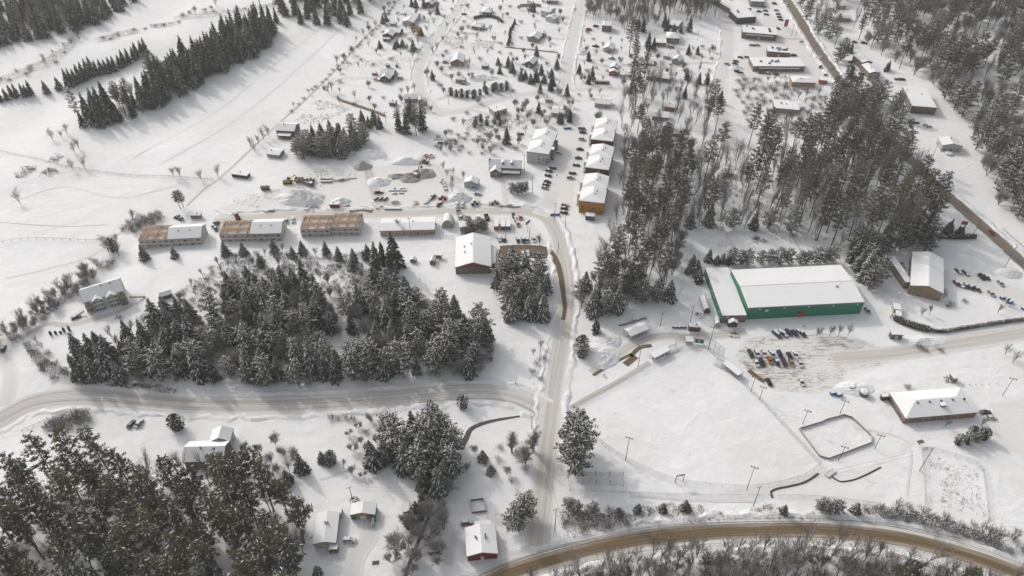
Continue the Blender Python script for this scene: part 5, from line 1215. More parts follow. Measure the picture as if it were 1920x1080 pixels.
clump([('bare_tree', 2), ('shrub', 3)], [(340, 40), (420, 28), (520, 12), (520, 0), (430, 12), (330, 26)], 4.5, (8, 12), 'on the top edge above the diagonal belt', 'above the diagonal belt', 16, 32)
clump([('snowy_pine', 5), ('spruce_tree', 3), ('dark_spruce', 1)], [(548, 296), (560, 275), (600, 262), (640, 255), (688, 252), (690, 275), (660, 292), (600, 302)], 5.2, (10, 16), 'in the snowy clump above the building site', 'of the snowy clump above the site', 34, 33)
clump([('pine_tree', 1), ('dark_spruce', 1)], [(735, 250), (738, 232), (770, 228), (800, 235), (798, 252), (765, 256)], 5.2, (14, 20), 'in the big green clump among the upper houses', 'of the big green clump', 14, 34)
row('spruce_tree', [(680, 235), (692, 240), (702, 232), (712, 240)], (8, 12), 'left of the big green clump', 'left of the big green clump')
row('cedar', [(846, 178), (856, 181), (866, 182), (876, 182), (888, 184), (900, 178), (912, 176), (925, 172), (940, 169), (890, 179), (908, 171), (930, 167), (950, 168)], (4.5, 6.5), 'along the white cross street', 'along the white cross street')
clump([('cedar', 4), ('frosted_tree', 2)], [(888, 238), (895, 225), (940, 222), (945, 238), (915, 243)], 4.2, (4, 6.5), 'below the beige flat-roofed garage', 'below the beige garage', 12, 35)
row('dark_spruce', [(811, 150), (1103, 157), (1110, 150), (1182, 175), (1010, 212), (950, 270), (1052, 232), (1049, 230), (1068, 229), (1013, 174), (1033, 170), (1063, 180), (1283, 184), (1350, 193)], (8, 13), 'standing in a yard of the upper houses', 'in the yards of the upper houses')
row('spruce_tree', [(934, 122), (937, 138), (953, 126), (960, 135), (977, 150), (985, 148), (995, 156), (1005, 152), (1015, 140), (1020, 155), (1034, 145), (1037, 160), (1044, 128), (1006, 105)], (6, 11), 'around the dark-walled house with long deck', 'around the dark-walled house')
row('dark_spruce', [(1225, 93), (1276, 62), (1103, 114), (1086, 138), (1103, 157), (1290, 102), (1307, 102), (1310, 157), (1325, 158), (1287, 150)], (6, 11), 'in the yards under the top wood', 'in the yards under the top wood')
row('pine_tree', [(1208, 145), (1198, 150), (1213, 128)], (15, 19), 'behind the orange log house', 'behind the orange log house')
row('rust_tree', [(784, 73), (776, 66)], (9, 11), 'with rust-brown leaves left of the curving street', 'rust-leaved pair')
row('spruce_tree', [(790, 67), (745, 88), (755, 88), (740, 92), (775, 95), (712, 90), (820, 26), (780, 14), (795, 15), (772, 12), (725, 40), (718, 44), (1000, 22), (996, 20)], (6, 10), 'in the upper left house yards', 'in the upper left house yards')
along('dark_spruce', [(966, 44), (958, 60), (955, 75), (952, 88)], 8, .6, (4, 6), 'in the row beside the snowy ditch', 'of the row beside the snowy ditch')
row('bare_tree', [(820, 95), (838, 55), (765, 178), (778, 172), (828, 168), (860, 150), (1104, 180), (1098, 30), (1110, 25), (1078, 25), (1280, 70), (1330, 105), (1338, 100), (690, 50)], (6, 9), 'in the yards along the white streets', 'along the white streets')
clump([('bare_tree', 1), ('frosted_tree', 1)], [(1000, 240), (985, 222), (1020, 215), (1035, 228), (1020, 245)], 5, (8, 12), 'above the apartment block marked 12', 'above the block marked 12', 7, 36)
row('frosted_tree', [(1007, 150), (965, 200), (985, 205), (976, 215), (918, 265), (1120, 230), (1060, 218)], (7, 11), 'frosted pale in the upper yards', 'frosted in the upper yards')
along([('shrub', 3), ('bare_tree', 1)], [(540, 212), (580, 178), (640, 118), (690, 70), (720, 38), (750, -8)], 34, 1.6, (5, 9), 'on the ditch line beside the big field', 'on the ditch line by the big field')
row('bare_tree', [(616, 175), (632, 122), (692, 62), (622, 172), (470, 275), (485, 270), (478, 285), (495, 262), (505, 256)], (7, 11), 'at the edge of the big field', 'at the edge of the big field')
row('bare_tree', [(326, 334), (339, 334), (378, 337), (409, 332), (136, 318), (160, 318), (142, 290), (150, 283), (118, 262), (100, 265), (128, 255)], (7, 11), 'in the fields left of the big fence line', 'in the left fields')
row('bare_tree', [(38, 382), (250, 415), (275, 425), (195, 460), (203, 470), (220, 460), (222, 476)], (9, 12), 'in the lower left fields', 'in the lower left fields')
row('pine_tree', [(344, 388), (338, 390)], (11, 13), 'leaning beside the fence line above the unfinished houses', 'by the fence line')
row('cedar', [(212, 466), (1092, 655)], (8, 10), 'dark and ragged on its own', 'ragged and alone')
clump([('shrub', 1)], [(225, 430), (240, 415), (300, 398), (308, 408), (290, 425), (245, 438)], 3.6, (2.5, 4), 'in the thicket left of the unfinished houses', 'in the thicket left of the unfinished houses', 22, 37)
along([('bare_tree', 3), ('shrub', 2)], [(-20, 660), (20, 640), (60, 610), (90, 575), (120, 545), (165, 520), (200, 490)], 44, 4, (10, 15), 'in the screen along the left field', 'of the screen along the left field')
clump([('shrub', 3), ('bare_tree', 1)], [(48, 650), (70, 640), (110, 690), (150, 700), (160, 720), (110, 718), (75, 695)], 4, (7, 10), 'in the thicket at the left turn of the side road', 'at the left turn of the side road', 26, 38)
clump([('shrub', 3)], [(80, 800), (120, 780), (170, 775), (170, 790), (130, 805)], 3, (2.5, 4.5), 'on the bank below the side road', 'on the bank below the side road', 16, 39)
row('shrub', [(636, 787), (622, 785), (648, 784), (225, 600), (1700, 727), (1733, 657), (1722, 652), (1762, 658), (1808, 566), (1776, 575), (1782, 572)], (1.8, 3), 'alone in the open snow', 'alone in the open snow')
row('bare_tree', [(1536, 630), (1555, 630), (1572, 628), (1590, 628), (1530, 632), (1772, 800), (1768, 560), (1742, 590), (1728, 592), (1870, 587), (1884, 665), (1898, 680), (1838, 800), (1835, 815)], (6, 9.5), 'near the arena and the brick building', 'near the arena and the brick building')
row('cedar', [(1812, 830), (1828, 826), (1843, 822), (1795, 832), (1820, 818)], (4.5, 6.5), 'in the snowy clump below the brick building', 'of the clump below the brick building')
# verge above the slushy road
row('spruce_tree', [(1158, 965), (1194, 960), (1196, 958), (1242, 957), (1283, 955), (1290, 957), (1468, 962), (1602, 960)], (4, 6.5), 'on the verge above the slushy road', 'on the verge above the slushy road')
row('snowy_pine', [(1065, 950), (1080, 958), (1112, 960), (1550, 958), (1538, 955), (1568, 960)], (5, 7.5), 'on the verge above the slushy road', 'ragged on the verge above the slushy road')
row('bare_tree', [(1216, 968), (1140, 975), (1680, 955), (1645, 962), (1865, 1010), (1872, 1015), (1840, 1000), (1850, 1008), (1900, 1010), (1160, 975), (1100, 965)], (6, 9), 'on the brushy verge above the slushy road', 'on the brushy verge')
clump('shrub', [(1055, 960), (1180, 955), (1180, 990), (1100, 1000), (1060, 1000)], 4.2, (1.8, 3), 'left on the brushy verge above the slushy road', 'left on the brushy verge', 34, 40)
clump('shrub', [(1620, 955), (1700, 950), (1760, 960), (1850, 990), (1920, 1020), (1920, 1050), (1830, 1015), (1760, 1000), (1690, 975)], 3.6, (2.0, 3.4), 'in the reddish thicket at the right verge', 'of the thicket at the right verge', 80, 41)
clump([('tall_bare', 2), ('bare_tree', 5), ('shrub', 2)], [(960, 1130), (1040, 1090), (1120, 1066), (1200, 1050), (1300, 1036), (1480, 1030), (1620, 1036), (1740, 1062), (1860, 1100), (1940, 1140), (1980, 1215), (920, 1215)], 3.0, (14, 20), 'in the bare thicket below the slushy road', 'of the bare thicket below the road', 800, 42)
row('pine_tree', [(1686, 1105), (1694, 1112), (1678, 1118), (1798, 1118), (1788, 1125), (1805, 1108), (1692, 1098)], (13, 17), 'rising above the bare thicket below the slushy road', 'above the bare thicket')
row('snowy_pine', [(893, 432), (903, 430), (884, 433), (880, 428), (908, 432), (898, 424)], (6, 8), 'in the round dark clump behind the red gabled hall', 'of the round dark clump')
row('snowy_pine', [(960, 362), (970, 364), (978, 363), (985, 360)], (6, 8.5), 'in the group below the stone house', 'of the group below the stone house')
row('bare_tree', [(832, 318), (850, 330), (838, 332), (848, 345), (848, 360), (868, 338), (760, 440), (745, 430), (872, 440), (1012, 462)], (6, 10), 'beside the yards of the site', 'beside the yards of the site')

clump([('bare_tree', 5), ('frosted_tree', 5), ('shrub', 5)], [(640, 110), (700, 30), (760, -20), (1060, -30), (1050, 190), (1000, 250), (850, 260), (780, 200), (600, 220)], 8.5, (7, 11), 'scattered in yards between the upper houses', 'scattered between the upper houses', 190, 61)
clump([('bare_tree', 5), ('frosted_tree', 4), ('shrub', 5)], [(1095, 60), (1170, 80), (1340, 90), (1350, 200), (1200, 150), (1070, 200)], 8.5, (7, 11), 'scattered in yards right of the straight street', 'scattered right of the straight street', 70, 62)
clump([('shrub', 5), ('frosted_tree', 3)], [(800, 262), (870, 250), (980, 255), (990, 280), (900, 290), (810, 285)], 5, (7, 10), 'in the scrub above the stone house', 'in the scrub above the stone house', 30, 63)
clump([('shrub', 4), ('frosted_tree', 4), ('bare_tree', 1)], [(640, 880), (660, 780), (720, 790), (700, 860), (680, 900)], 4.5, (6, 9), 'at the pale left fringe of the creek clump', 'at the fringe of the creek clump', 16, 64)
clump([('shrub', 4), ('bare_tree', 3)], [(1380, 150), (1480, 150), (1540, 170), (1560, 250), (1500, 260), (1400, 240), (1380, 190)], 5.5, (8, 13), 'in the grey thicket below the shops', 'in the grey thicket below the shops', 90, 65)
clump([('shrub', 3), ('frosted_tree', 3), ('bare_tree', 2)], [(20, 640), (60, 600), (100, 560), (150, 510), (190, 500), (170, 540), (120, 575), (60, 625)], 3.6, (7, 12), 'in the undergrowth of the left field screen', 'in the left screen undergrowth', 70, 66)
row('frosted_tree', [(770, 1000), (800, 1012), (822, 1040), (780, 1052), (742, 1035), (832, 992), (800, 975), (838, 930), (1000, 845), (985, 870), (960, 850)], (12, 16), 'spreading wide around the dark creek', 'spreading wide around the creek')
clump('pine_tree', [(1375, 268), (1390, 262), (1430, 275), (1440, 330), (1420, 400), (1400, 395), (1395, 320)], 7.5, (28, 36), 'in the narrow tall group left of the great wood', 'left of the great wood', 16, 71)
row('pine_tree', [(1320, 340), (1335, 400), (1322, 420), (1345, 300)], (26, 32), 'solitary in the snowy gap above the pen', 'in the snowy gap')
clump([('frosted_tree', 3), ('shrub', 3), ('bare_tree', 1)], [(380, 716), (360, 640), (420, 560), (560, 530), (700, 530), (830, 590), (920, 660), (900, 706), (640, 724), (480, 726)], 7.0, (8, 15), 'pale between the spruces of the dense grove', 'pale between the grove spruces', 70, 81)
# individuals: the 300 of each kind that show largest; what lies beyond them joins one far-forest mass
def width_of(kd, s): return s ** {'pine_tree': .55, 'spruce_tree': .72, 'dark_spruce': .72, 'snowy_pine': .68}.get(kd, .85)
cnt = {}
TREES.sort(key=lambda t: -(t[4] * (F_PX / math.hypot(t[1], t[2], CAM_H))) if -40 < PX(t[1], t[2], 8)[0] < 1960 and -40 < PX(t[1], t[2], 8)[1] < 1180 else 0)
rt = random.Random(99); MASS = []
for kd, x, y, z, h, lab, gr in TREES:
    nm = OBJN[kd]; u, w = PX(x, y, z + h * .6); s = h / BASEH[kd]
    seen = -30 < u < 1950 and -30 < w < 1110
    if cnt.get(nm, 0) >= 298 or not seen:
        MASS.append((kd, x, y, z, s)); continue
    cnt[nm] = cnt.get(nm, 0) + 1
    root = thing(nm, lab, CATN[nm], (x, y, z), rt.uniform(0, 6.283), gr)
    wd = width_of(kd, s)
    root.scale = (wd * rt.uniform(.88, 1.12), wd * rt.uniform(.88, 1.12), s)
    root.rotation_euler.x = rt.gauss(0, .025); root.rotation_euler.y = rt.gauss(0, .025)
    tm, cm = rt.choice(KIND[kd]); ob('trunk', tm, root); ob('crown', cm, root)
print('TREES', len(TREES), cnt, 'mass', len(MASS))
import numpy as np
def mass(name, label, items):
    V, Fl, Fs, MI = [], [], [], []; off = 0
    mats = ['bark', 'spruce_needles', 'tree_snow', 'bough_snow', 'pine_needles', 'twig', 'frosted_twig', 'cedar_leaves', 'rust_leaves']; cache = {}
    def arr(me):
        if me.name not in cache:
            v = np.empty(len(me.vertices) * 3, np.float32); me.vertices.foreach_get('co', v)
            l = np.empty(len(me.loops), np.int32); me.loops.foreach_get('vertex_index', l)
            t = np.empty(len(me.polygons), np.int32); me.polygons.foreach_get('loop_total', t)
            m = np.empty(len(me.polygons), np.int32); me.polygons.foreach_get('material_index', m)
            mp = np.array([mats.index(x.name) for x in me.materials]); cache[me.name] = (v.reshape(-1, 3), l, t, mp[m])
        return cache[me.name]
    for kd, x, y, z, s in items:
        a = rt.uniform(0, 6.283); c, d = math.cos(a), math.sin(a); w = width_of(kd, s)
        for me in rt.choice(KIND[kd]):
            v, l, t, m = arr(me)
            V.append(np.stack([(v[:, 0] * c - v[:, 1] * d) * w + x, (v[:, 0] * d + v[:, 1] * c) * w + y, v[:, 2] * s + z], 1))
            Fl.append(l + off); Fs.append(t); MI.append(m); off += len(v)
    V = np.concatenate(V).astype(np.float32); Fl = np.concatenate(Fl); Fs = np.concatenate(Fs); MI = np.concatenate(MI)
    me = bpy.data.meshes.new(name); me.vertices.add(len(V)); me.vertices.foreach_set('co', V.ravel())
    me.loops.add(len(Fl)); me.loops.foreach_set('vertex_index', Fl.astype(np.int32)); me.polygons.add(len(Fs))
    me.polygons.foreach_set('loop_start', np.concatenate([[0], np.cumsum(Fs)[:-1]]).astype(np.int32))
    for k in mats: me.materials.append(M[k])
    me.polygons.foreach_set('material_index', MI.astype(np.int32)); me.update(calc_edges=True); me.validate()
    return tag(ob(name, me), label, 'forest', None, 'stuff')
left = [t for t in MASS if t[1] < 0]; right = [t for t in MASS if t[1] >= 0]
if left: mass('far_forest', 'far trees of the dark forest on the left', left)
if right: mass('far_forest', 'far trees of the mixed forest on the right and along the edges', right)
print('mass meshes', [len(o.data.polygons) for o in bpy.data.objects if o.name.startswith('far_forest')])
# ------------------------------------------------------------------ vehicles
def loft(secs, mi=0):
    """secs: (x, halfwidth bottom, halfwidth top, z0, z1)"""
    mb = MB(); rows = [[(x, -wb, z0), (x, -wb * 1.0, (z0 + z1) / 2), (x, -wt, z1), (x, wt, z1), (x, wb * 1.0, (z0 + z1) / 2), (x, wb, z0)] for x, wb, wt, z0, z1 in secs]
    for a, b in zip(rows, rows[1:]):
        for i in range(6):
            j = (i + 1) % 6; mb.q([a[i], a[j], b[j], b[i]], mi)
    mb.q(list(reversed(rows[0])), mi); mb.q(rows[-1], mi); return mb
def wheel_mesh():
    mb = MB(); mb.bar((0, -.12, 0), (0, .12, 0), .34, 0, 12, cap=True); mb.bar((0, -.13, 0), (0, .13, 0), .18, 1, 8, cap=True); return mb.mesh('wheel', [M['tyre'], M['galvanised']])
WHEEL = wheel_mesh()
CARM = {}
def car_parts(ty):
    if ty in CARM: return CARM[ty]
    L = {'s': 4.7, 'u': 4.8, 'p': 5.7, 'v': 5.4}[ty]; h = L / 2; hd = {'s': .88, 'u': 1.0, 'p': 1.05, 'v': 1.0}[ty]
    body = loft([(-h, .78, .72, .42, hd - .12), (-h + .15, .90, .84, .30, hd), (-h + 1.2, .93, .88, .24, hd + .03), (h - 1.4, .93, .88, .24, hd + .02), (h - .4, .92, .82, .28, hd - .10), (h - .05, .84, .74, .36, hd - .22), (h, .70, .62, .44, hd - .34)]).mesh('body', M['paint'])
    c = {'s': (-1.9, -1.1, .45, 1.25, 1.42), 'u': (-2.3, -1.95, .55, 1.25, 1.72), 'p': (-.75, -.45, .95, 1.6, 1.75), 'v': (-2.6, -2.4, 1.2, 1.95, 1.95)}[ty]
    cab = loft([(c[0], .84, .80, hd - .02, hd + .02), (c[1], .84, .66, hd - .02, c[4]), (c[2], .84, .66, hd - .02, c[4]), (c[3], .84, .78, hd - .02, hd + .02)]).mesh('window_glass', M['glass'])
    mb = MB(); mb.box(((c[1] + c[2]) / 2, 0, c[4] + .02), (c[2] - c[1] + .1, 1.36, .06)); roof = mb.mesh('roof_panel', M['paint'])
    sn = {}
    mb = MB(); mb.box(((c[1] + c[2]) / 2, 0, c[4] + .14), (c[2] - c[1], 1.28, .2), taper=.9)
    if ty == 'p': mb.box((-1.85, 0, hd + .04), (1.9, 1.45, .2), taper=.93)
    sn[1] = mb.mesh('snow_cover', M['tree_snow'])
    mb = MB(); mb.box(((c[1] + c[2]) / 2, 0, c[4] + .17), (c[2] - c[1] + .1, 1.36, .28), taper=.88); mb.box((h - .75, 0, hd + .06), (1.2, 1.55, .26), taper=.9)
    mb.box((c[0] * .5 - h * .5 + .1, 0, hd + .08), (max(.5, c[0] + h), 1.6, .26), taper=.9); mb.box((c[3] - .35, 0, (hd + c[4]) / 2 + .14), (.75, 1.3, .16), taper=.9)
    sn[2] = mb.mesh('snow_cover', M['tree_snow'])
    mb = MB(); mb.box((0, 0, 0), (.1, .34, .16)); hl = mb.mesh('headlight', M['lamp_glass']); mb = MB(); mb.box((0, 0, 0), (.1, .30, .2)); tl = mb.mesh('tail_light', M['tail_glass'])
    CARM[ty] = (L, hd, body, cab, roof, sn, hl, tl); return CARM[ty]
CC = {'black': (.02, .02, .022), 'dark grey': (.07, .07, .075), 'white': (.72, .72, .71), 'silver': (.36, .37, .38), 'dark blue': (.025, .04, .11), 'blue': (.04, .10, .26), 'dark red': (.15, .015, .015), 'red': (.38, .03, .03), 'orange': (.48, .16, .03), 'tan': (.36, .26, .16), 'maroon': (.11, .02, .03), 'dark green': (.04, .07, .05), 'green': (.07, .14, .07), 'brown': (.14, .09, .06), 'pinkish red': (.42, .14, .13)}
TYN = {'s': 'sedan', 'u': 'family car', 'p': 'pickup truck', 'v': 'van'}
def car(ty, px, py, vec, col, snow, label, group=None):
    L, hd, body, cab, roof, sn, hl, tl = car_parts(ty); c = CC[col]
    x, y, z = G(px, py); x2, y2, _ = G(px + vec[0] * .6, py + vec[1] * .6); a = math.atan2(y2 - y, x2 - x)
    root = thing({'s': 'parked_car', 'u': 'parked_car', 'p': 'pickup_truck', 'v': 'parked_van'}[ty], label, {'s': 'car', 'u': 'car', 'p': 'pickup truck', 'v': 'van'}[ty], (x, y, z + .05), a, group)
    ob('body', body, root).color = (*c, 1); ob('window_glass', cab, root); ob('roof_panel', roof, root).color = (*c, 1)
    if snow: ob('snow_cover', sn[min(2, snow)], root)
    for sx in (-1, 1):
        for sy in (-1, 1): ob('wheel', WHEEL, root, (sx * (L / 2 - .95), sy * .84, .34))
        ob('headlight', hl, root, (L / 2 - .03, sx * .55, hd - .30)); ob('tail_light', tl, root, (-L / 2 + .03, sx * .62, hd - .22))
    return root
def cars(vec, where, group, items):
    items = sorted(items, key=lambda t: t[1]); n = len(items)
    for i, (ty, x, y, col, sn) in enumerate(items):
        lab = '%s %s%s, %s %s' % (col, TYN[ty], (' with snowy roof', ' under thick snow', '')[sn - 1] if sn else '', nth(i, n) if n > 1 else 'alone', where)
        if len(lab.split()) > 16: lab = lab.replace(' with snowy roof', '').replace(' under thick snow', '')
        if len(lab.split()) > 16: lab = lab.replace(' family', '').replace(' truck', '').replace(' of the cars', '').replace(' of the vehicles', '').replace('of the loose group', '').replace('of the line of cars ', '')
        car(ty, x, y, vec, col, sn, lab, group if n > 1 else None)
cars((12, 10), 'of the row before the arena wall', 'cars before the arena wall', [('v', 1456, 629, 'dark grey', 1), ('p', 1467.5, 627, 'black', 2), ('u', 1478, 625.5, 'dark grey', 0), ('s', 1489, 626, 'dark blue', 0), ('p', 1502, 626, 'maroon', 1)])
cars((6, 12), 'of the upper row in the rink lot', 'upper row of cars in the rink lot', [('p', 1407, 665, 'dark green', 0), ('u', 1418.5, 665, 'white', 1), ('s', 1431.7, 664, 'white', 1), ('p', 1447, 665.5, 'silver', 1), ('u', 1461.5, 666, 'dark blue', 0), ('s', 1479.6, 668.6, 'black', 0), ('p', 1489.6, 666, 'white', 1)])
cars((6, 12), 'of the lower row in the rink lot', 'lower row of cars in the rink lot', [('s', 1417.5, 682, 'white', 1), ('u', 1428, 681.5, 'black', 0), ('s', 1443, 677, 'orange', 0), ('s', 1455.8, 680.5, 'dark blue', 1), ('u', 1469.5, 681.5, 'maroon', 0), ('s', 1483.3, 682, 'tan', 0), ('s', 1499.4, 683, 'white', 0)])
cars((6, 10), 'of the pair at the lower edge of the rink lot', 'cars at the lower edge of the rink lot', [('s', 1441, 718, 'black', 0), ('s', 1502, 718, 'white', 1)])
cars((6, 9), 'at the right end of the green arena', None, [('s', 1626, 584, 'silver', 1)])
cars((14, 0), 'right of the brick building', 'cars right of the brick building', [('s', 1847, 774.5, 'black', 0), ('s', 1856, 784, 'white', 0)])
cars((15, 3), 'of the row below the block marked 12', 'cars below the block marked 12', [('s', 1036.8, 316.5, 'black', 1), ('u', 1029.5, 322, 'dark grey', 1), ('s', 1028, 330.5, 'dark blue', 1), ('s', 1026.5, 342.4, 'black', 0), ('s', 1023.6, 348, 'black', 1), ('s', 1022, 354, 'silver', 1)])
cars((14, 1), 'of the line of cars facing the coloured apartment blocks', 'cars facing the coloured blocks', [('v', 1091, 243, 'silver', 1), ('s', 1092.4, 249.5, 'black', 0), ('u', 1091, 262.5, 'white', 1), ('s', 1087.3, 281, 'black', 0), ('s', 1084.3, 297.5, 'dark grey', 0), ('s', 1080.7, 311, 'black', 1), ('s', 1073.4, 326, 'black', 1), ('u', 1069.7, 334.6, 'silver', 2)])
cars((14, 1), 'in the shade right of the block marked 12', None, [('u', 1047.8, 289, 'white', 2)])
cars((14, 2), 'of three before the orange apartment block', 'cars before the orange block', [('s', 1059.2, 385.6, 'silver', 2), ('s', 1058, 392, 'black', 1), ('s', 1057.5, 400, 'black', 1)])
cars((2, 9), 'of the loose group by the bend of the village road', 'cars by the bend of the village road', [('s', 963, 405.5, 'black', 0), ('s', 966.5, 411.5, 'dark grey', 2), ('s', 976, 409, 'pinkish red', 1), ('u', 971, 422, 'silver', 1)])
cars((3, 9), 'of the row above the brown mud lane', 'cars above the brown mud lane', [('s', 936, 450, 'silver', 2), ('s', 945, 450.6, 'black', 1), ('s', 971, 452, 'dark grey', 1), ('u', 981, 452, 'black', 1), ('s', 988.7, 452, 'silver', 1), ('s', 1001, 450.6, 'white', 1)])
cars((2, 9), 'of the snowed-in pair below the mud lane', 'cars below the mud lane', [('s', 980.6, 478, 'white', 2), ('s', 990, 477, 'white', 2)])
cars((0, 9), 'of the snow-capped pair above the village road', 'snow-capped trucks above the village road', [('p', 857, 386, 'white', 2), ('p', 867, 386, 'silver', 2)])
cars((-6, 7), 'on the site loop, facing the village road', None, [('p', 824, 384, 'dark red', 1)])
cars((8, -6), 'with equipment trailer on the site loop', None, [('p', 811, 371, 'dark grey', 1)])
cars((-14, 1), 'on the open snow left of the sheet stacks', None, [('p', 710, 362, 'black', 1)])
cars((14, 1), 'of two near the grey garage', 'cars near the grey garage', [('u', 891, 353, 'silver', 2), ('s', 896, 365, 'silver', 2)])
cars((0, 9), 'of two between unfinished houses', 'trucks between unfinished houses', [('p', 537.5, 416, 'silver', 1), ('p', 549.5, 414, 'white', 2)])
cars((3, 8), 'between the first two unfinished houses', None, [('p', 405, 430, 'dark grey', 1)])
cars((5, 10), 'parked on the street by the white pickup box', None, [('p', 877, 408.5, 'white', 1)])
cars((14, 0), 'in the bungalow yard', None, [('u', 655.4, 1014.5, 'white', 2)])
cars((14, -1), 'of two near the dark red bungalow', 'cars near the dark red bungalow', [('u', 875.6, 981.5, 'silver', 2), ('v', 817, 1036.5, 'tan', 2)])
cars((7, -9), 'of the pair below the side road', 'cars below the side road', [('s', 246.5, 796.5, 'black', 0), ('s', 262, 795.5, 'silver', 2)])
cars((12, 5), 'of two by the dormered house', 'cars by the dormered house', [('s', 86, 586, 'silver', 2), ('s', 95, 580, 'silver', 2)])
cars((14, -5), 'at the foot of the dormered house stairs', None, [('s', 143, 596.5, 'dark blue', 1)])
cars((3, -10), 'cut by the left edge of the photo', None, [('s', 7, 655, 'dark blue', 1)])
cars((14, 0), 'of two in the drive of the grey two-storey house', 'by the grey two-storey house', [('v', 1104, 57, 'red', 0), ('u', 1117, 50, 'black', 1)])
cars((14, 2), 'of the vehicles in the yards right of the straight street', 'yards right of the straight street', [('p', 1147, 111, 'silver', 1), ('p', 1117, 88, 'black', 0), ('v', 1258, 90, 'tan', 1)])
cars((14, 0), 'of the cars in the yards between the white streets', 'yards between the white streets', [('s', 1017, 71, 'silver', 1), ('s', 751, 148, 'silver', 1), ('u', 835, 118, 'silver', 2), ('s', 870, 27.5, 'dark grey', 1), ('s', 976, 252.5, 'dark grey', 1), ('s', 827, 269, 'dark grey', 2), ('s', 870, 158, 'silver', 2)])
cars((12, 3), 'of the cars left of the lowest shop', 'cars left of the lowest shop', [('s', 1363.4, 121.4, 'silver', 0), ('s', 1379.5, 115.6, 'black', 1), ('s', 1378, 120.7, 'black', 0), ('s', 1379, 126.5, 'black', 1), ('s', 1388, 108.5, 'dark grey', 1), ('s', 1400.7, 108.5, 'black', 1)])
cars((12, 1), 'of the row below the lowest shop', 'cars below the lowest shop', [('s', 1427.5, 138, 'green', 0), ('s', 1439.5, 139, 'silver', 1), ('s', 1455, 140, 'dark grey', 0), ('v', 1382.4, 135, 'brown', 1), ('s', 1388, 137, 'dark grey', 1)])
cars((10, 1), 'of the cars in the shop lot near the top edge', 'cars in the upper shop lot', [('s', 1423.4, 22.7, 'black', 0), ('s', 1435, 21, 'black', 1), ('s', 1437, 28, 'dark grey', 1), ('s', 1432, 13.5, 'black', 1), ('u', 1452, 8, 'dark grey', 0), ('s', 1455.6, 20.5, 'silver', 0), ('s', 1459, 27.5, 'dark grey', 1), ('s', 1461.4, 33, 'black', 1), ('s', 1463.6, 38, 'black', 1), ('s', 1457.8, 54.5, 'maroon', 0), ('s', 1488.5, 104.5, 'black', 1), ('s', 1410, 86, 'dark grey', 1), ('s', 1420, 86, 'silver', 1), ('p', 1373.6, 24, 'dark grey', 1)])
cars((8, 12), 'of the cars driving on the wet main road', 'cars driving on the main road', [('u', 1475, 10.5, 'white', 0), ('s', 1527, 86, 'silver', 0), ('s', 1538, 109, 'white', 0), ('s', 1557, 128, 'silver', 0), ('s', 1859, 438, 'red', 0)])
cars((4, -6), 'of two by the little red kiosk', 'cars by the red kiosk', [('u', 1538, 126.5, 'dark green', 0), ('s', 1547.5, 141, 'silver', 1)])
cars((6, 6), 'of the upper row beside the long tan building', 'upper row beside the tan building', [('s', 1796.5, 510, 'dark blue', 2), ('s', 1810, 513, 'black', 2), ('u', 1839.7, 521, 'black', 0), ('s', 1849, 521.5, 'dark grey', 1), ('s', 1875.5, 533, 'silver', 1)])
cars((6, 6), 'of the lower row beside the long tan building', 'lower row beside the tan building', [('s', 1793, 533, 'dark red', 1), ('s', 1801, 536, 'silver', 2), ('s', 1810.4, 537.5, 'dark blue', 1), ('s', 1820, 540.5, 'black', 1), ('s', 1831.6, 543.5, 'dark grey', 1), ('s', 1858, 552, 'silver', 1)])
cars((10, 0), 'of the cars by the brown buildings across the main road', 'cars across the main road', [('u', 1615, 140, 'silver', 0), ('s', 1605, 146.5, 'black', 0), ('s', 1613, 146.5, 'black', 0), ('s', 1682, 149.5, 'dark grey', 1), ('u', 1691, 150, 'black', 1), ('s', 1708.7, 230, 'black', 0), ('s', 1717, 231.5, 'black', 1), ('s', 1735, 236, 'white', 1), ('s', 1741, 238.5, 'white', 1), ('s', 1594.6, 117.5, 'black', 0), ('s', 1602, 80, 'black', 0), ('s', 1619, 81, 'black', 0)])

# heavy machines
def excavator(label, px, py, a, boom_up, sc=1.0):
    x, y, z = G(px, py); root = thing('excavator', label, 'excavator', (x, y, z), a, None, sc); Yc = (.50, .27, .04)
    for s in (-1, 1):
        mb = MB(); mb.box((0, s * 1.25, .5), (4.2, .6, .75)); 
        for q in (-2.1, 2.1): mb.bar((q, s * .95, .5), (q, s * 1.55, .5), .38, 0, 10, cap=True)
        mb.build('track', M['black_metal'], root)
    mb = MB(); mb.box((-.5, 0, 1.5), (3.4, 2.6, 1.1), taper=.96); mb.box((-1.7, 0, 1.8), (1.3, 2.6, 1.0), taper=.9); mb.build('body', M['paint'], root).color = (*Yc, 1)
    mb = MB(); mb.box((.6, .75, 2.5), (1.5, 1.0, 1.6), taper=.9); mb.build('cab', M['glass'], root)
    mb = MB(); mb.box((-1.2, 0, 2.5), (2.2, 2.2, .3), taper=.9); mb.box((.6, .75, 3.4), (1.3, .9, .2)); mb.build('snow_cover', M['tree_snow'], root)
    e = Vector((4.2, -.3, 5.0 + 2 * boom_up)); t = Vector((6.4, -.3, 2.0 + 1.5 * boom_up)) if not boom_up else Vector((5.6, -.3, 3.2))
    for nm, p, q, r1 in (('boom', Vector((.9, -.3, 1.9)), e, .34), ('arm', e, t, .26)):
        mb = MB(); mb.bar(p, q, r1, 0, 4, r1 * .75, True); mb.build(nm, M['paint'], root).color = (*Yc, 1)
    mb = MB(); mb.box((t.x - .2, -.3, t.z - .6), (1.0, 1.1, 1.1), taper=.7); mb.build('bucket', M['black_metal'], root); return root
excavator('yellow-brown excavator digging in the brown dirt heap', 782, 330, R(70), 1, 1.15)
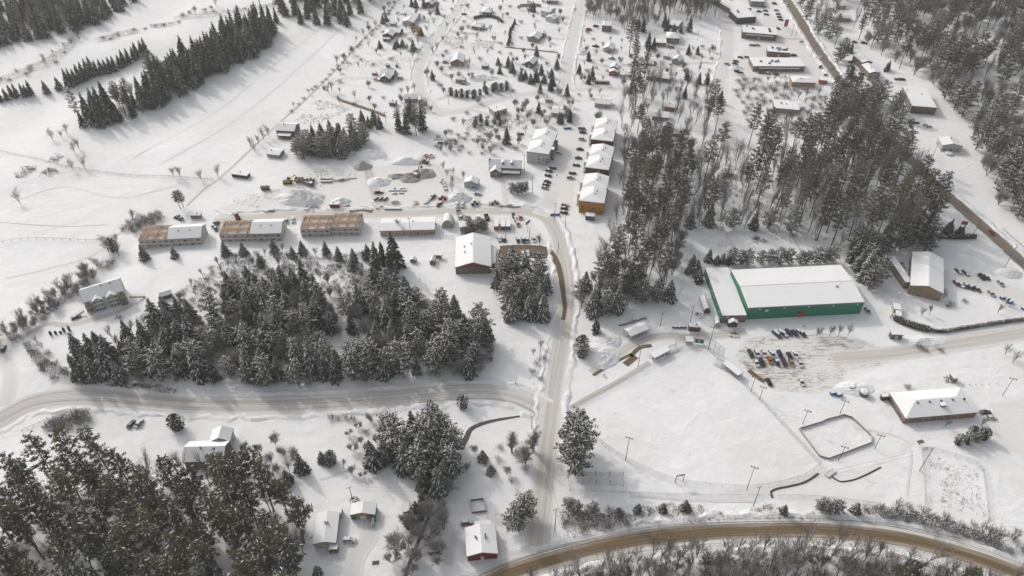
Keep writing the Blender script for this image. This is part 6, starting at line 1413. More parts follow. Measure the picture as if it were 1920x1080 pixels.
excavator('yellow excavator at the left of the parked machines', 540, 343, R(5), 0, 1.15)
def loader(label, px, py, a, col=(.50, .28, .05), name='wheel_loader', cat='wheel loader'):
    x, y, z = G(px, py); root = thing(name, label, cat, (x, y, z), a)
    mb = MB(); mb.box((-1.2, 0, 1.5), (2.8, 1.8, 1.1), taper=.9); mb.box((1.0, 0, 1.2), (1.8, 1.0, .7)); mb.build('body', M['paint'], root).color = (*col, 1)
    mb = MB(); mb.box((-.1, 0, 2.5), (1.3, 1.4, 1.4), taper=.88); mb.build('cab', M['glass'], root)
    mb = MB(); mb.box((-.1, 0, 3.27), (1.3, 1.4, .2), taper=.9); mb.box((-1.6, 0, 2.15), (1.6, 1.5, .2), taper=.9); mb.build('snow_cover', M['tree_snow'], root)
    for s in (-1, 1):
        for q in (-1.4, 1.4):
            mb = MB(); mb.bar((0, -.25, 0), (0, .25, 0), .72, 0, 12, cap=True); mb.build('wheel', M['tyre'], root, False, (q, s * .95, .72))
        mb = MB(); mb.bar((.8, s * .5, 1.6), (3.0, s * .5, .8), .12); mb.build('lift_arm', M['paint'], root).color = (*col, 1)
    mb = MB(); mb.q([(3.0, -1.3, .1), (3.9, -1.3, .1), (3.9, 1.3, .1), (3.0, 1.3, .1)]); mb.q([(3.0, -1.3, .1), (3.0, 1.3, .1), (3.0, 1.3, 1.2), (3.0, -1.3, 1.2)])
    for s in (-1.3, 1.3): mb.q([(3.0, s, .1), (3.9, s, .1), (3.0, s, 1.2)])
    mb.build('bucket', M['black_metal'], root); return root
loader('yellow wheel loader at the right of the parked machines', 583, 341, R(200))
loader('pale yellow loader beside the village road', 928, 383, R(180), (.55, .42, .22))
loader('green telehandler behind the snow-roofed unfinished house', 337, 411, R(150), (.10, .22, .12), 'telehandler', 'telehandler')
loader('orange-red skid loader behind the middle rafters', 445, 408, R(-60), (.45, .07, .03), 'skid_loader', 'skid loader')
loader('red loader on the site loop above the dark red pickup', 830, 374, R(10), (.50, .05, .02), 'skid_loader', 'skid loader')
loader('dark loader heaped with red scrap at the top of the site', 797, 306, R(160), (.12, .10, .10))
loader('snow-covered grey machine right of the two snow-capped trucks', 890, 384, R(20), (.3, .3, .3), 'skid_loader', 'skid loader')
loader('dark and white loader between the first and second unfinished house', 404, 424, R(80), (.20, .05, .04), 'skid_loader', 'skid loader')
loader('orange loader half hidden above the round dark clump', 912, 408, R(-80), (.42, .24, .06), 'backhoe', 'backhoe')
def dumptruck(label, px, py, a, cabc, boxc, name='dump_truck', load=None):
    x, y, z = G(px, py); root = thing(name, label, name.replace('_', ' '), (x, y, z + .05), a)
    mb = MB(); mb.box((2.7, 0, 1.7), (1.9, 2.2, 1.9), taper=.93); mb.box((3.9, 0, 1.15), (.9, 1.9, 1.1)); mb.build('cab', M['paint'], root).color = (*cabc, 1)
    mb = MB(); mb.box((3.0, 0, 2.15), (1.5, 2.24, .6)); mb.build('window_glass', M['glass'], root)
    mb = MB(); X, Y = 2.9, 1.2
    for c, d in (((0, 0, .9), (5.8, 2.4, .15)), ((0, -1.2, 1.7), (5.8, .12, 1.6)), ((0, 1.2, 1.7), (5.8, .12, 1.6)), ((2.85, 0, 1.8), (.12, 2.4, 1.9)), ((-2.85, 0, 1.6), (.12, 2.4, 1.3))): mb.box((c[0] - 1.3, c[1], c[2]), d)
    mb.build('dump_box', M['paint'], root).color = (*boxc, 1)
    mb = MB(); mb.box((-1.3, 0, 1.3), (5.5, 2.2, .5)); mb.build('load', M['tree_snow' if load is None else load], root)
    mb = MB(); mb.box((2.7, 0, 2.75), (1.7, 2.0, .18)); mb.build('snow_cover', M['tree_snow'], root)
    for q in (-3.2, -1.9, 3.4):
        for s in (-1, 1): ob('wheel', WHEEL, root, (q, s * 1.0, .5), 0, 1.4)
    return root
dumptruck('grey dump truck with open dark box parked by the arched shelter', 862, 407, R(-75), (.62, .64, .64), (.28, .28, .25), load='dirt')
dumptruck('yellow-brown articulated dump truck among parked machines', 566, 341, R(0), (.48, .28, .05), (.36, .24, .08))
dumptruck('dark blue-grey tractor truck with white snow, front of the machines', 578, 346.5, R(-32), (.10, .13, .18), (.12, .14, .17))

# boxes, dumpsters, stacks
def bin_(label, px, py, a, col, size=(2.4, 1.3, 1.3), name='dumpster', cat='dumpster', group=None):
    x, y, z = G(px, py); root = thing(name, label, cat, (x, y, z), a, group); L, W, H = size
    mb = MB(); mb.box((0, 0, H / 2), (L, W, H), taper=1.08); mb.build('bin', M['paint'], root).color = (*col, 1)
    mb = MB(); mb.box((0, 0, H + .06), (L * 1.1, W * 1.1, .1)); mb.build('lid', M['black_metal'], root)
    mb = MB(); mb.box((0, 0, H + .2), (L * 1.0, W * 1.0, .18), taper=.85); mb.build('snow_cover', M['tree_snow'], root); return root
for px, py, col, lab in ((1060.5, 274 - 32.5, (.03, .10, .25), 'left one of two blue dumpsters at the top of the apartment lot'), (1067, 241.5, (.03, .12, .28), 'right one of two blue dumpsters at the top of the apartment lot'),
    (1036, 403.5, (.03, .07, .22), 'left blue dumpster at the foot of the utility pole'), (1045, 403.5, (.03, .07, .22), 'right blue dumpster at the foot of the utility pole'),
    (1561, 739, (.03, .15, .35), 'bright blue dumpster left of the round grey tank'), (1573, 742, (.03, .15, .35), 'blue dumpster with snow beside the white heap'), (1597, 729, (.03, .10, .30), 'small blue bin atop the snow above the grey tank'),
    (1879, 560, (.03, .10, .28), 'blue bin left of the upright sign near the tan building'), (1893, 568, (.03, .10, .28), 'blue bin right of the upright sign near the tan building'), (1919, 580, (.03, .16, .34), 'bright blue bin cut by the right edge')):
    bin_(lab, px, py, .2, col)
for i in range(7):
    bin_('dark blue barrel-sized bin, %s in the row left of the ticket shed' % nth(i, 7), 1262 + i * 3.7, 614.5 + (i % 2) * .6, .3 * i, (.03, .045, .16), (1.0, .8, .9), 'storage_bin', 'bin', 'blue bins left of the ticket shed')
for i in range(12):
    bin_('dark object on the snow line above the picnic shelter, %s' % nth(i, 12), 1163 + i * 4.3, 610 - i * 1.35 + (i % 3) * .4, .4 * i, ((.05, .05, .05), (.04, .05, .13))[i > 7], (1.6, .7, .7), 'storage_bin', 'bin', 'dark line above the picnic shelter')
def stack(label, px, py, a, size, mat='lumber', n=3, name='lumber_stack', cat='lumber stack', group=None, snow=True):
    x, y, z = G(px, py); root = thing(name, label, cat, (x, y, z), a, group); L, W, H = size
    for k in range(n):
        mb = MB(); mb.box((0, 0, H * (k + .5) / n), (L * (1 - .03 * k), W * (1 - .05 * k), H / n * .8)); mb.box((L * .3, 0, H * k / n + .03), (.15, W, .1)); mb.box((-L * .3, 0, H * k / n + .03), (.15, W, .1)); mb.build('bundle', M[mat], root)
    if snow: mb = MB(); mb.box((0, 0, H + .08), (L * .96, W * .9, .2), taper=.9); mb.build('snow_cover', M['tree_snow'], root)
    return root
S1 = [(736, 356, .1, (4.5, 3.5, .5), 'galvanised'), (745, 356, .1, (4, 3.5, .5), 'galvanised'), (755, 354, .1, (3, 1.2, .6), 'grey_wood'), (757, 358, .05, (3.4, 1.2, .6), 'grey_wood'), (740, 363.5, .1, (3, 1.2, .7), 'galvanised'), (753, 363, 0, (2.6, 1.0, .7), 'grey_wood'), (737, 380, 1.5, (2.2, 1.8, 1.6), 'lumber'), (744, 380, 1.5, (2.2, 1.8, 1.8), 'lumber'), (714, 388, .1, (2.0, 1.8, 1.2), 'old_wood'),
      (700, 382, -1.0, (2.6, 1.6, 1.5), 'lumber'), (703, 387, -1.0, (2.6, 1.6, 1.5), 'lumber'), (706, 391, -1.0, (2.6, 1.6, 1.3), 'lumber'), (737, 393, .0, (10, 1.2, .9), 'galvanised'), (800, 381, .7, (4, .9, .7), 'grey_wood'), (803, 377, .7, (3, .9, .7), 'grey_wood'),
      (606, 336, 0, (3, 1.2, 1), 'grey_wood'), (614, 337, 0, (3, 1.3, 1), 'grey_wood'), (622, 336, 0, (3, 1.2, 1), 'lumber'), (608, 342, 0, (4, 1.3, 1), 'grey_wood'), (617, 342, 0, (4, 1.4, 1.1), 'grey_wood'), (630, 339, 0, (3.4, 1.2, 1), 'lumber'), (640, 338, .6, (3.5, 2, 1.5), 'galvanised'), (650, 337, .3, (3, 1.2, 1), 'lumber'), (661, 335, .1, (5, .5, .5), 'old_wood'),
      (500, 397, .05, (3.0, 1.4, .8), 'lumber'), (509, 396, .05, (3.2, 1.6, 1.2), 'galvanised'), (551, 393, .05, (4.6, .6, .5), 'old_wood'), (648, 387, .35, (5, .8, .7), 'black_metal'), (947, 387, 0, (2.6, 1.2, 1), 'lumber'), (956, 388, 0, (2.4, 1.1, .9), 'old_wood'), (968, 388, .05, (4.4, 1.2, .7), 'grey_wood'), (940, 387, .1, (2, 1, .9), 'old_wood'), (832, 345, 1.4, (2.4, 1.4, 1.0), 'lumber'), (834, 350, 1.4, (2.4, 1.4, 1.0), 'galvanised'), (836, 356, 1.4, (2.2, 1.4, 1.0), 'old_wood')]
mats_n = {'galvanised': 'grey metal', 'grey_wood': 'grey', 'lumber': 'yellow wood', 'old_wood': 'brown', 'black_metal': 'dark'}
for k, (g0, g1, wh) in enumerate(((0, 15, 'among the site goods above the village road'), (15, 24, 'right of the parked yellow machines'), (24, 28, 'behind the unfinished houses'), (28, 35, 'by the loaders along the village road and loop'))):
    L = sorted(S1[g0:g1])
    for i, (x, y, a, sz, m) in enumerate(L): stack('%s stack, %s %s' % (mats_n[m], nth(i, len(L)), wh), x, y, a, sz, m, 2 if sz[2] < 1 else 3, 'material_stack', 'stack', 'stacks ' + wh)
for i in range(9):
    bin_('dark cylinder-like barrel, %s of the cluster in the site' % nth(i, 9), 703 + i * 2.9, 376 - (i % 3) * 1.8, .5 * i, (.05, .055, .07), (.9, .9, 1.2), 'barrel', 'barrel', 'barrels in the site')
stack('long red container at the road end of the goods line', 955.5, 386.5, 0, (2.4, 1.6, 1.6), 'old_wood', 1, 'crate', 'crate')
def heap(label, px, py, mat, r0, seed, n=26, name='debris_heap', cat='heap', cols=None):
    x, y, z = G(px, py); r = random.Random(seed); root = thing(name, label, cat, (x, y, z))
    mb = MB()
    for i in range(n):
        a = r.uniform(0, 6.28); d = r0 * r.random() ** .7; mb.bar((math.cos(a) * d, math.sin(a) * d, r.uniform(.1, .5)), (math.cos(a + r.uniform(-2, 2)) * d * .6 + r.uniform(-1, 1), math.sin(a) * d + r.uniform(-1, 1), r.uniform(.3, 1.5)), r.uniform(.08, .22), 0, 4, None, True)
    o = mb.build('debris', M[mat], root); o.color = (*(cols or (1, 1, 1)), 1)
    mb = MB(); 
    for i in range(8): mb.box((r.uniform(-1, 1) * r0 * .7, r.uniform(-1, 1) * r0 * .7, r.uniform(.3, 1.0)), (r.uniform(.5, 1.4), r.uniform(.5, 1.2), .25), 0, r.random())
    mb.build('snow_patch', M['tree_snow'], root); return root
heap('pink and red scrap heap at the top of the site', 795, 298, 'paint', 4.5, 1, 34, cols=(.40, .13, .13))
heap('smaller red scrap heap right of the scrap loader', 808, 294, 'paint', 3, 2, 20, cols=(.38, .14, .13))
heap('orange wood scrap heap in the middle of the site', 780, 382, 'lumber', 2.4, 3, 30)
heap('red and brown goods along the haul loop', 829, 342, 'paint', 2.2, 4, 20, cols=(.35, .15, .12))
heap('roof truss parts lying behind the dark red shed', 585, 388, 'grey_wood', 6, 5, 30)
heap('brown brush heap lying in the upper left field', 48, 322, 'grey_wood', 7, 6, 40)
heap('brown brush heap right of the field one', 92, 323, 'grey_wood', 6, 7, 34)
heap('dark branch pile near the field trees', 105, 297, 'grey_wood', 5, 8, 26)
heap('snowy junk group in the fenced pen behind the arena', 1418, 449, 'paint', 3.5, 9, 22, cols=(.15, .13, .13))
heap('red junk at the right of the pen group', 1432, 452, 'paint', 1.6, 10, 12, cols=(.45, .10, .10))
heap('dark junk in the upper right corner of the pen', 1485, 443, 'grey_wood', 2.6, 11, 14)
heap('brown timber debris left of the ticket hut', 1312, 592, 'old_wood', 2.6, 12, 14)
heap('dark timber debris before the entrance hut', 1376, 628, 'old_wood', 3.2, 13, 16)
heap('brush pile beside the long grey trailer box', 1775, 713, 'old_wood', 2.2, 14, 16)
heap('dark debris by the entrance porch of the brick building', 1660, 742, 'black_metal', 2.4, 15, 14)
heap('red wreath-like scrap beside the orange apartment block', 1126, 399.5, 'paint', 1.6, 16, 14, cols=(.55, .03, .04))
heap('dark wood pile and grills at the bungalow garage back', 666, 939, 'black_metal', 2.2, 17, 12)
heap('dark junk behind the long tan building', 1690, 500, 'black_metal', 3.2, 18, 20)
heap('dark junk at the lower left side of the tan building', 1692, 520, 'black_metal', 2.6, 19, 16)
def tank(label, px, py, r0, h0, col):
    x, y, z = G(px, py); root = thing('storage_tank', label, 'tank', (x, y, z)); mb = MB(); mb.bar((0, 0, 0), (0, 0, h0), r0, 0, 20, cap=True); mb.build('tank_wall', M['paint'], root).color = (*col, 1)
    mb = MB(); mb.bar((0, 0, h0), (0, 0, h0 + .5), r0 * .98, 0, 20, r0 * .6, True); mb.build('snow_cover', M['tree_snow'], root)
tank('round dark grey tank with snowy top above the outdoor rink', 1619, 740, 2.0, 2.2, (.13, .125, .12))
tank('round snow-covered pool beside the white house', 1779, 289, 2.6, .9, (.5, .5, .5))
tank('snowy round pool in the upper left yards', 757, 26, 2.6, .9, (.4, .4, .4))

# ------------------------------------------------------------------ poles, masts, wires
def pole(label, px, py, h, arms=1, light=0, lean=0.0, group=None, r0=.17, name='utility_pole', cat='utility pole', rz=0.3):
    x, y, z = G(px, py); root = thing(name, label, cat, (x, y, z), rz, group)
    mb = MB(); mb.bar((0, 0, -.4), (lean, 0, h), r0, 0, 7, r0 * .65, True); mb.build('pole', M['pole_wood'], root)
    for k in range(arms):
        mb = MB(); mb.box((lean, 0, h - .6 - k * .9), (2.4, .12, .14)); c = mb.build('crossarm', M['old_wood'], root)
        mb = MB()
        for q in (-1.1, 0, 1.1): mb.bar((lean + q, 0, h - .5 - k * .9), (lean + q, 0, h - .2 - k * .9), .07, 0, 5)
        mb.build('insulator', M['galvanised'], c)
    if light:
        mb = MB(); mb.box((0, 0, h - .2), (2.6, .14, .14)); mb.build('crossarm', M['galvanised'], root)
        for q in (-1.15, 0, 1.15)[:light] if light > 1 else (0,):
            mb = MB(); mb.bar((q, 0, h), (q, -.35, h + .35), .38, 0, 8, .28, True); mb.build('floodlight', M['galvanised'], root)
    return (x, y, z + h)
fl = [((1173, 863), 14.5, 'standing at the lower left outfield fence'), ((1400, 918), 14.5, 'standing at the lower right outfield fence'), ((1196.5, 687.5), 13, 'standing near the left infield bench shelter'), ((1328, 656), 14.5, 'standing behind home plate beside the backstop'), ((1407.5, 735), 9.5, 'left of the two on the right field line'), ((1424, 749), 8, 'right of the two on the right field line'),
      ((1505, 795), 8.5, 'at the left corner of the outdoor rink'), ((1575, 775), 8, 'above the outdoor rink, near the dumpsters'), ((1572, 864), 9, 'at the lower edge of the outdoor rink'), ((1640, 841), 8.5, 'right of the outdoor rink'), ((1879, 742), 11, 'right of the brick building')]
for p, h, w in fl: pole('floodlight mast ' + w, *p, h, 0, 3, 0, 'floodlight masts', .15, 'light_mast', 'light mast', -.4)
UP = {}
ul = [('a', 1040, 998, 15.5, 'at the village road beside the brushy verge'), ('b', 1412, 949, 13, 'leaning at the ditch below the ball field'), ('c', 1724, 883, 15, 'at the corner of the fenced dog field'), ('d', 1039.5, 415.5, 13, 'by the blue dumpsters at the village road'), ('e', 1059.5, 429, 9, 'right of the blue dumpsters on the village road bank'), ('f', 998, 363, 11.5, 'between the small pine group and the apartment cars'),
      ('g', 983, 327, 14, 'between stone house and block marked 12'), ('h', 971, 274, 11, 'above the stone house'), ('i', 770, 441, 12, 'in front of the long low shed'), ('j', 1012, 678, 13, 'left of the village road beside the thicket'), ('k', 997, 805, 9, 'above the creek beside the village road'), ('l', 1238, 612, 9, 'in the shaded snow below the wood'), ('m', 1292, 614, 14, 'beside the ticket shed'),
      ('n', 1762, 375, 10, 'on the snow verge of the main road'), ('o', 1826, 438, 10, 'beside the hedge at the main road'), ('p', 1883, 503, 14, 'near the lot of the tan building'), ('q', 1747, 298, 12, 'beside the white house at the forest edge'), ('r', 1520, 107, 11, 'between the lowest shop and the main road'), ('s', 1484, 68, 10, 'left one of two above the branch lane'), ('t', 1492, 68, 10, 'right one of two above the branch lane'),
      ('u', 958, 183, 10, 'on the white cross street'), ('v', 1090, 88, 9, 'right of the straight white street'), ('w', 1080, 128, 8, 'at the lower end of the straight white street'), ('x', 1148, 112, 9, 'beside the silver pickup in the yards'), ('y', 805, 55, 9, 'left of the bending street'), ('z', 770, 132, 9, 'in the yards left of the bending street'), ('A', 841, 196, 8, 'where the bending street meets the cross street'), ('B', 724, 232, 9, 'beside the big green clump'), ('C', 1691, 196, 12, 'left of the brown office block'), ('D', 948, 448, 9, 'above the parked silver car by the hall'), ('E', 993, 447, 8, 'above the row of cars at the mud lane'), ('F', 1029, 520, 10, 'at the curve of the mud lane'), ('G', 1046, 478, 9, 'between mud lane and village road'), ('H', 797, 952, 13, 'at the power line corner above the creek trees'), ('I', 661, 938, 9, 'behind the green garage'), ('J', 1308, 75, 8, 'in the yards under the top wood'), ('K', 1345, 62, 8, 'beside the broad white street'), ('L', 1030, 14, 8, 'at the head of the straight white street')]
for k, x, y, h, w in ul: UP[k] = pole('utility pole ' + w, x, y, h, 1 if k not in 'eFGDE' else 0, 0, 0, 'utility poles')
def wire(a, b, lab, sag=1.2, n=2):
    mb = MB(); a = Vector(a); b = Vector(b); d = (b - a).normalized(); s = Vector((-d.y, d.x, 0)).normalized()
    for w in range(n):
        o = s * (w * 1.6 - .8); prev = None
        for i in range(13):
            t = i / 12; p = a.lerp(b, t) + o + Vector((0, 0, -.35 - 4 * sag * t * (1 - t)))
            if prev is not None: mb.bar(prev, p, .028, 0, 3)
            prev = p
    tag(mb.build('power_line', M['black_metal']), lab, 'power line', 'power lines')
for a, b, w in (('d', 'f', 'from the dumpster pole up to the apartment cars'), ('f', 'g', 'from the apartment cars to the stone house'), ('g', 'h', 'above the stone house'), ('d', 'e', 'between the two poles by the blue dumpsters'), ('j', 'k', 'along the left of the village road'), ('k', 'a', 'down the village road to the brushy verge'), ('b', 'c', 'from the ditch pole to the dog field corner'), ('n', 'o', 'beside the main road near the hedge'), ('o', 'p', 'beside the main road near the tan building lot'), ('q', 'n', 'along the main road past the white house'), ('H', 'I', 'across the bungalow yard'), ('m', 'l', 'from the ticket shed across the shaded snow'), ('v', 'w', 'along the straight white street'), ('y', 'z', 'along the bending street'), ('z', 'A', 'above the cross street corner')):
    wire(UP[a], UP[b], 'thin wires running ' + w)
x0, y0, _ = G(1075, 1075); wire(UP['a'], (x0 + 8, y0 - 25, 14), 'thin wires crossing the slushy road at the bottom')

# ------------------------------------------------------------------ fences and rails
def fence(label, px, h=1.5, gap=3.0, mat='chain_link', name='chain_link_fence', post=.045, rails=(1.0,), panel=True, pm='galvanised', cat='fence'):
    L = line(px, gap); x0, y0 = L[0].x, L[0].y; root = thing(name, label, cat, (x0, y0, 0)); Q = [(p.x - x0, p.y - y0, hz(p.x, p.y)) for p in L]
    pm_ = {}
    mb0 = MB(); mb0.bar((0, 0, -.2), (0, 0, h + .05), post, 0, 5, None, True); me = mb0.mesh('fence_post', M[pm])
    for q in Q[:100]: ob('fence_post', me, root, q)
    mb = MB()
    for a, b in zip(Q, Q[1:]):
        for k in rails: mb.bar((a[0], a[1], a[2] + h * k), (b[0], b[1], b[2] + h * k), post * .7, 0, 4)
    mb.build('rail', M[pm], root)
    if panel:
        mb = MB()
        for a, b in zip(Q, Q[1:]): mb.q([(a[0], a[1], a[2] + .02), (b[0], b[1], b[2] + .02), (b[0], b[1], b[2] + h), (a[0], a[1], a[2] + h)])
        mb.build('wire_mesh', M[mat], root)
    return root
fence('tall chain-link fence curving round the outfield of the ball field', [(1100, 806), (1130, 835), (1172, 862), (1215, 884), (1265, 902), (1330, 912), (1400, 916), (1460, 908), (1510, 893), (1537, 873)], 2.4, 3.6)
fence('chain-link fence along the right foul line of the ball field', [(1318, 648), (1350, 678), (1400, 728), (1440, 768), (1480, 812), (1537, 873)], 2.4, 3.6)
fence('chain-link fence along the left foul line of the ball field', [(1280, 654), (1250, 668), (1215, 690), (1160, 720), (1110, 746), (1066, 768), (1074, 776)], 1.6, 3.6)
fence('long low fence below the ball field', [(1068, 920), (1150, 924), (1250, 928), (1350, 930), (1440, 931), (1520, 932), (1600, 940), (1650, 946)], 1.4, 3.4)
fence('short fence at the left corner of the batting cage', [(1066, 898), (1067, 920)], 1.6, 3)
fence('fence round the dog field, left side', [(1729, 846), (1731, 880), (1734, 930), (1734, 948)], 1.8, 3, post=.05)
fence('fence round the dog field, top side', [(1730, 845), (1745, 843), (1790, 856), (1830, 871), (1842, 884)], 1.8, 3, post=.05)
fence('fence round the dog field, right side', [(1842, 884), (1848, 920), (1853, 975)], 1.8, 3, post=.05)
fence('fence of the square pen behind the arena, top and left side', [(1377, 493), (1370, 455), (1362, 441), (1420, 438), (1482, 437)], 1.8, 3, post=.05)
fence('fence of the square pen behind the arena, right side', [(1482, 437), (1490, 455), (1500, 472)], 1.8, 3, post=.05)
fence('little side enclosure at the left of the square pen', [(1362, 455), (1346, 459), (1350, 464), (1372, 459)], 1.4, 2.5, post=.05)
fence('fence round the yard left of the red gabled hall', [(770, 444), (800, 446), (850, 446)], 1.6, 3)
fence('wire fence on wooden posts across the left field', [(0, 287), (30, 294), (60, 300), (110, 312), (150, 318), (200, 325), (260, 331), (320, 334), (400, 337)], 1.2, 4.5, rails=(.95, .5), panel=False, pm='grey_wood', name='wire_fence', post=.10)
fence('broken wooden post fence across the lower left field', [(5, 455), (40, 450), (100, 448), (160, 450), (200, 448)], 1.3, 4.0, rails=(.9,), panel=False, pm='grey_wood', name='wire_fence', post=.11)
fence('pasture fence in the yard of the green gabled house', [(625, 150), (660, 148), (700, 148)], 1.2, 3.5, rails=(.9, .5), panel=False, pm='grey_wood', name='wire_fence', post=.06)
fence('low rail along the school lot right of the brick building', [(1806, 722), (1840, 722), (1868, 720)], .7, 2.6, rails=(), panel=False, pm='old_wood', name='bollard_row', post=.12, cat='barrier')
fence('steel guardrail on the upper side of the slushy road', [(1057, 1022), (1100, 1014), (1160, 1000), (1220, 990), (1300, 983), (1400, 980), (1500, 979), (1600, 978), (1660, 983), (1720, 994), (1798, 1011)], .75, 3.2, rails=(.75, .95, .85), panel=False, pm='galvanised', name='guardrail', post=.09, cat='guardrail')
fence('steel guardrail along the lower edge of the right main road', [(1880, 430), (1920, 466), (1960, 505)], .75, 3.2, rails=(.75, .95), panel=False, pm='galvanised', name='guardrail', post=.08, cat='guardrail')
fence('row of low marker posts left of the side road', [(40, 806), (60, 798), (88, 785)], .7, 2.6, rails=(.8,), panel=False, pm='old_wood', name='marker_rail', post=.10, cat='barrier')

def hedge(label, px, w, h, n, seed=3, mat='cedar_leaves', snow=.4):
    r = random.Random(seed); L = line(px, 1.0); x0, y0 = L[0].x, L[0].y; root = thing('hedge', label, 'hedge', (x0, y0, 0)); mb = MB()
    for i in range(n):
        p = L[int(r.random() * (len(L) - 1))]; a = r.uniform(0, 6.28); q = r.random() ** .5; c = Vector((p.x - x0 + math.cos(a) * w * q * .5, p.y - y0 + math.sin(a) * w * q * .5, hz(p.x, p.y) + r.uniform(.1, 1) * h * (1.05 - .3 * q * q)))
        d = Vector((math.cos(a), math.sin(a), r.uniform(0, 1))).normalized() * r.uniform(.25, .5); s = d.cross(Vector((r.uniform(-1, 1), r.uniform(-1, 1), 1))).normalized() * .2
        mb.q([tuple(c - d * .6), tuple(c + s), tuple(c + d * .6), tuple(c - s)], 1 if r.random() < snow and c.z > h * .4 else 0)
    for a, b in zip(L, L[1:]): (None if mat == 'twig' else mb.bar((a.x - x0, a.y - y0, h * .38), (b.x - x0, b.y - y0, h * .38), w * .36, 0, 6))
    mb.build('foliage', [M[mat], M['tree_snow']], root); return root
hedge('thick snowy hedge curving along the rink drive, thick left end', [(1676, 598), (1695, 607), (1720, 615), (1740, 620)], 4.0, 2.6, 2600)
hedge('long trimmed snowy hedge continuing to the right edge', [(1740, 620), (1765, 623), (1800, 618), (1850, 610), (1920, 600)], 2.0, 2.0, 2600, 4)
hedge('short dark hedge along the village side of the main road', [(1732, 345), (1738, 358), (1745, 372), (1752, 394)], 2.2, 2.4, 1500, 5)
hedge('long dark hedge pointing at the little red sign', [(1755, 446), (1790, 447), (1828, 446)], 3.4, 3.0, 2400, 6)
hedge('curved dark hedge before the hip-roofed house', [(889, 36), (900, 33), (918, 32), (935, 37), (942, 43)], 3.0, 3.0, 1700, 7)
hedge('reddish-brown hedge above the white two-storey yard', [(976, 12), (1000, 11), (1014, 12)], 3.0, 2.6, 900, 8, 'dry_stalk', .2)
hedge('brown hedge line below the beige gabled house', [(948, 89), (990, 93), (1045, 99)], .9, .9, 700, 9, 'dry_stalk', .3)
hedge('dark hedge strip across the ditch below the big field', [(634, 187), (660, 196), (690, 206), (722, 218)], 2.0, 1.8, 1400, 10, 'dry_stalk', .35)
hedge('snowy cedar hedge beside the orange log house yard', [(1115, 157), (1128, 157), (1142, 157)], 2.4, 2.4, 900, 11, 'cedar_leaves', .55)
hedge('row of small dark cedars below the small shed', [(1202, 121), (1215, 122), (1230, 124)], 1.0, 1.2, 500, 12)
hedge('brown scrub line at the left end of the mud yard', [(868, 440), (880, 436), (890, 434)], 3.0, 2.2, 900, 13, 'twig', .3)

for px_, w_, h_, n_, lab in (([(-10, 160), (40, 142), (90, 122), (130, 95), (145, 70)], 7, 3.5, 3000, 'grey brush thicket along the stream under the dark left forest'), ([(140, 70), (155, 60), (170, 52)], 4, 3, 500, 'small grey thicket where the stream turns'),
    ([(185, 80), (215, 74), (228, 66)], 5, 3.2, 900, 'grey thicket on the stream bank in the upper left field'), ([(236, 68), (262, 62)], 5, 3.2, 500, 'round grey thicket above the upper tree row'), ([(284, 54), (330, 50)], 3.5, 2.6, 700, 'pale long thicket left of the diagonal belt'), ([(332, 42), (400, 32), (480, 18), (520, 10)], 6, 3.2, 2200, 'grey brush line along the top above the diagonal belt'),
    ([(236, 428), (262, 420), (300, 402)], 6, 3, 1600, 'grey brown thicket left of the unfinished houses'), ([(60, 655), (85, 690), (130, 712)], 5, 3.5, 1500, 'brown thicket inside the bend of the side road'), ([(1640, 962), (1720, 972), (1800, 995), (1880, 1025)], 5, 2.4, 3000, 'reddish grey thicket on the verge at the lower right'), ([(1060, 968), (1110, 978), (1170, 975)], 6, 2.2, 1600, 'grey brush thicket on the verge by the village road'),
    ([(1385, 158), (1430, 165), (1480, 165), (1530, 172)], 8, 4, 2200, 'grey thicket below the row of shops'), ([(90, 800), (125, 785), (165, 780)], 4, 2.6, 1100, 'brown thicket on the bank below the side road')):
    hedge(lab, px_, w_, h_, n_, int(px_[0][0]) + 3, 'twig', .25)
# ------------------------------------------------------------------ ball field and rink
def at(px, py): x, y, z = G(px, py); return Vector((x, y, z))
def shelter(label, A, B, C, z, n, name, cat, snow=True, bench=True, h=0.0, roofk='shed'):
    ctr, rz, w, d = frame_of(A, B, C, z); root = thing(name, label, cat, (ctr.x, ctr.y, 0), rz); X, Y = w / 2, d / 2
    BLD.append((ctr.x, ctr.y, math.cos(rz), math.sin(rz), X, Y))
    loop, tops = roof_polys(roofk, X, Y, z, h); mb = MB(); mb.slab(loop, tops, .14); rf = mb.build('roof', M['dark_trim'], root)
    f = lambda p: (p[0] * .98, p[1] * .97, p[2] + .24); mb = MB(); mb.slab([f(p) for p in loop], [[f(p) for p in q] for q in tops], .235); mb.build('snow_cover', M['roof_snow'], rf)
    for i in range(n + 1):
        for s in (-1, 1):
            mb = MB(); mb.box((0, 0, z / 2), (.16, .16, z)); mb.build('post', M['old_wood'], root, False, (-X + .3 + (w - .6) * i / n, s * (Y - .25), 0))
    mb = MB()
    for i in range(n):
        x0, x1 = -X + .3 + (w - .6) * i / n, -X + .3 + (w - .6) * (i + 1) / n
        mb.bar((x0, -Y + .25, .1), (x1, -Y + .25, 1.3), .05); mb.bar((x1, -Y + .25, .1), (x0, -Y + .25, 1.3), .05); mb.bar((x0, -Y + .25, 1.3), (x1, -Y + .25, 1.3), .05)
    mb.build('brace', M['grey_wood'], root)
    if bench: mb = MB(); mb.box((0, 0, .45), (w * .9, .5, .08)); mb.box((0, .3, .8), (w * .9, .06, .4)); mb.build('bench', M['old_wood'], root)
    return root
shelter('open picnic shelter with broad snowy gabled roof above the field track', (1182, 632), (1218, 617), (1168.5, 617), 3.0, 6, 'picnic_shelter', 'shelter', h=1.0, roofk='gx')
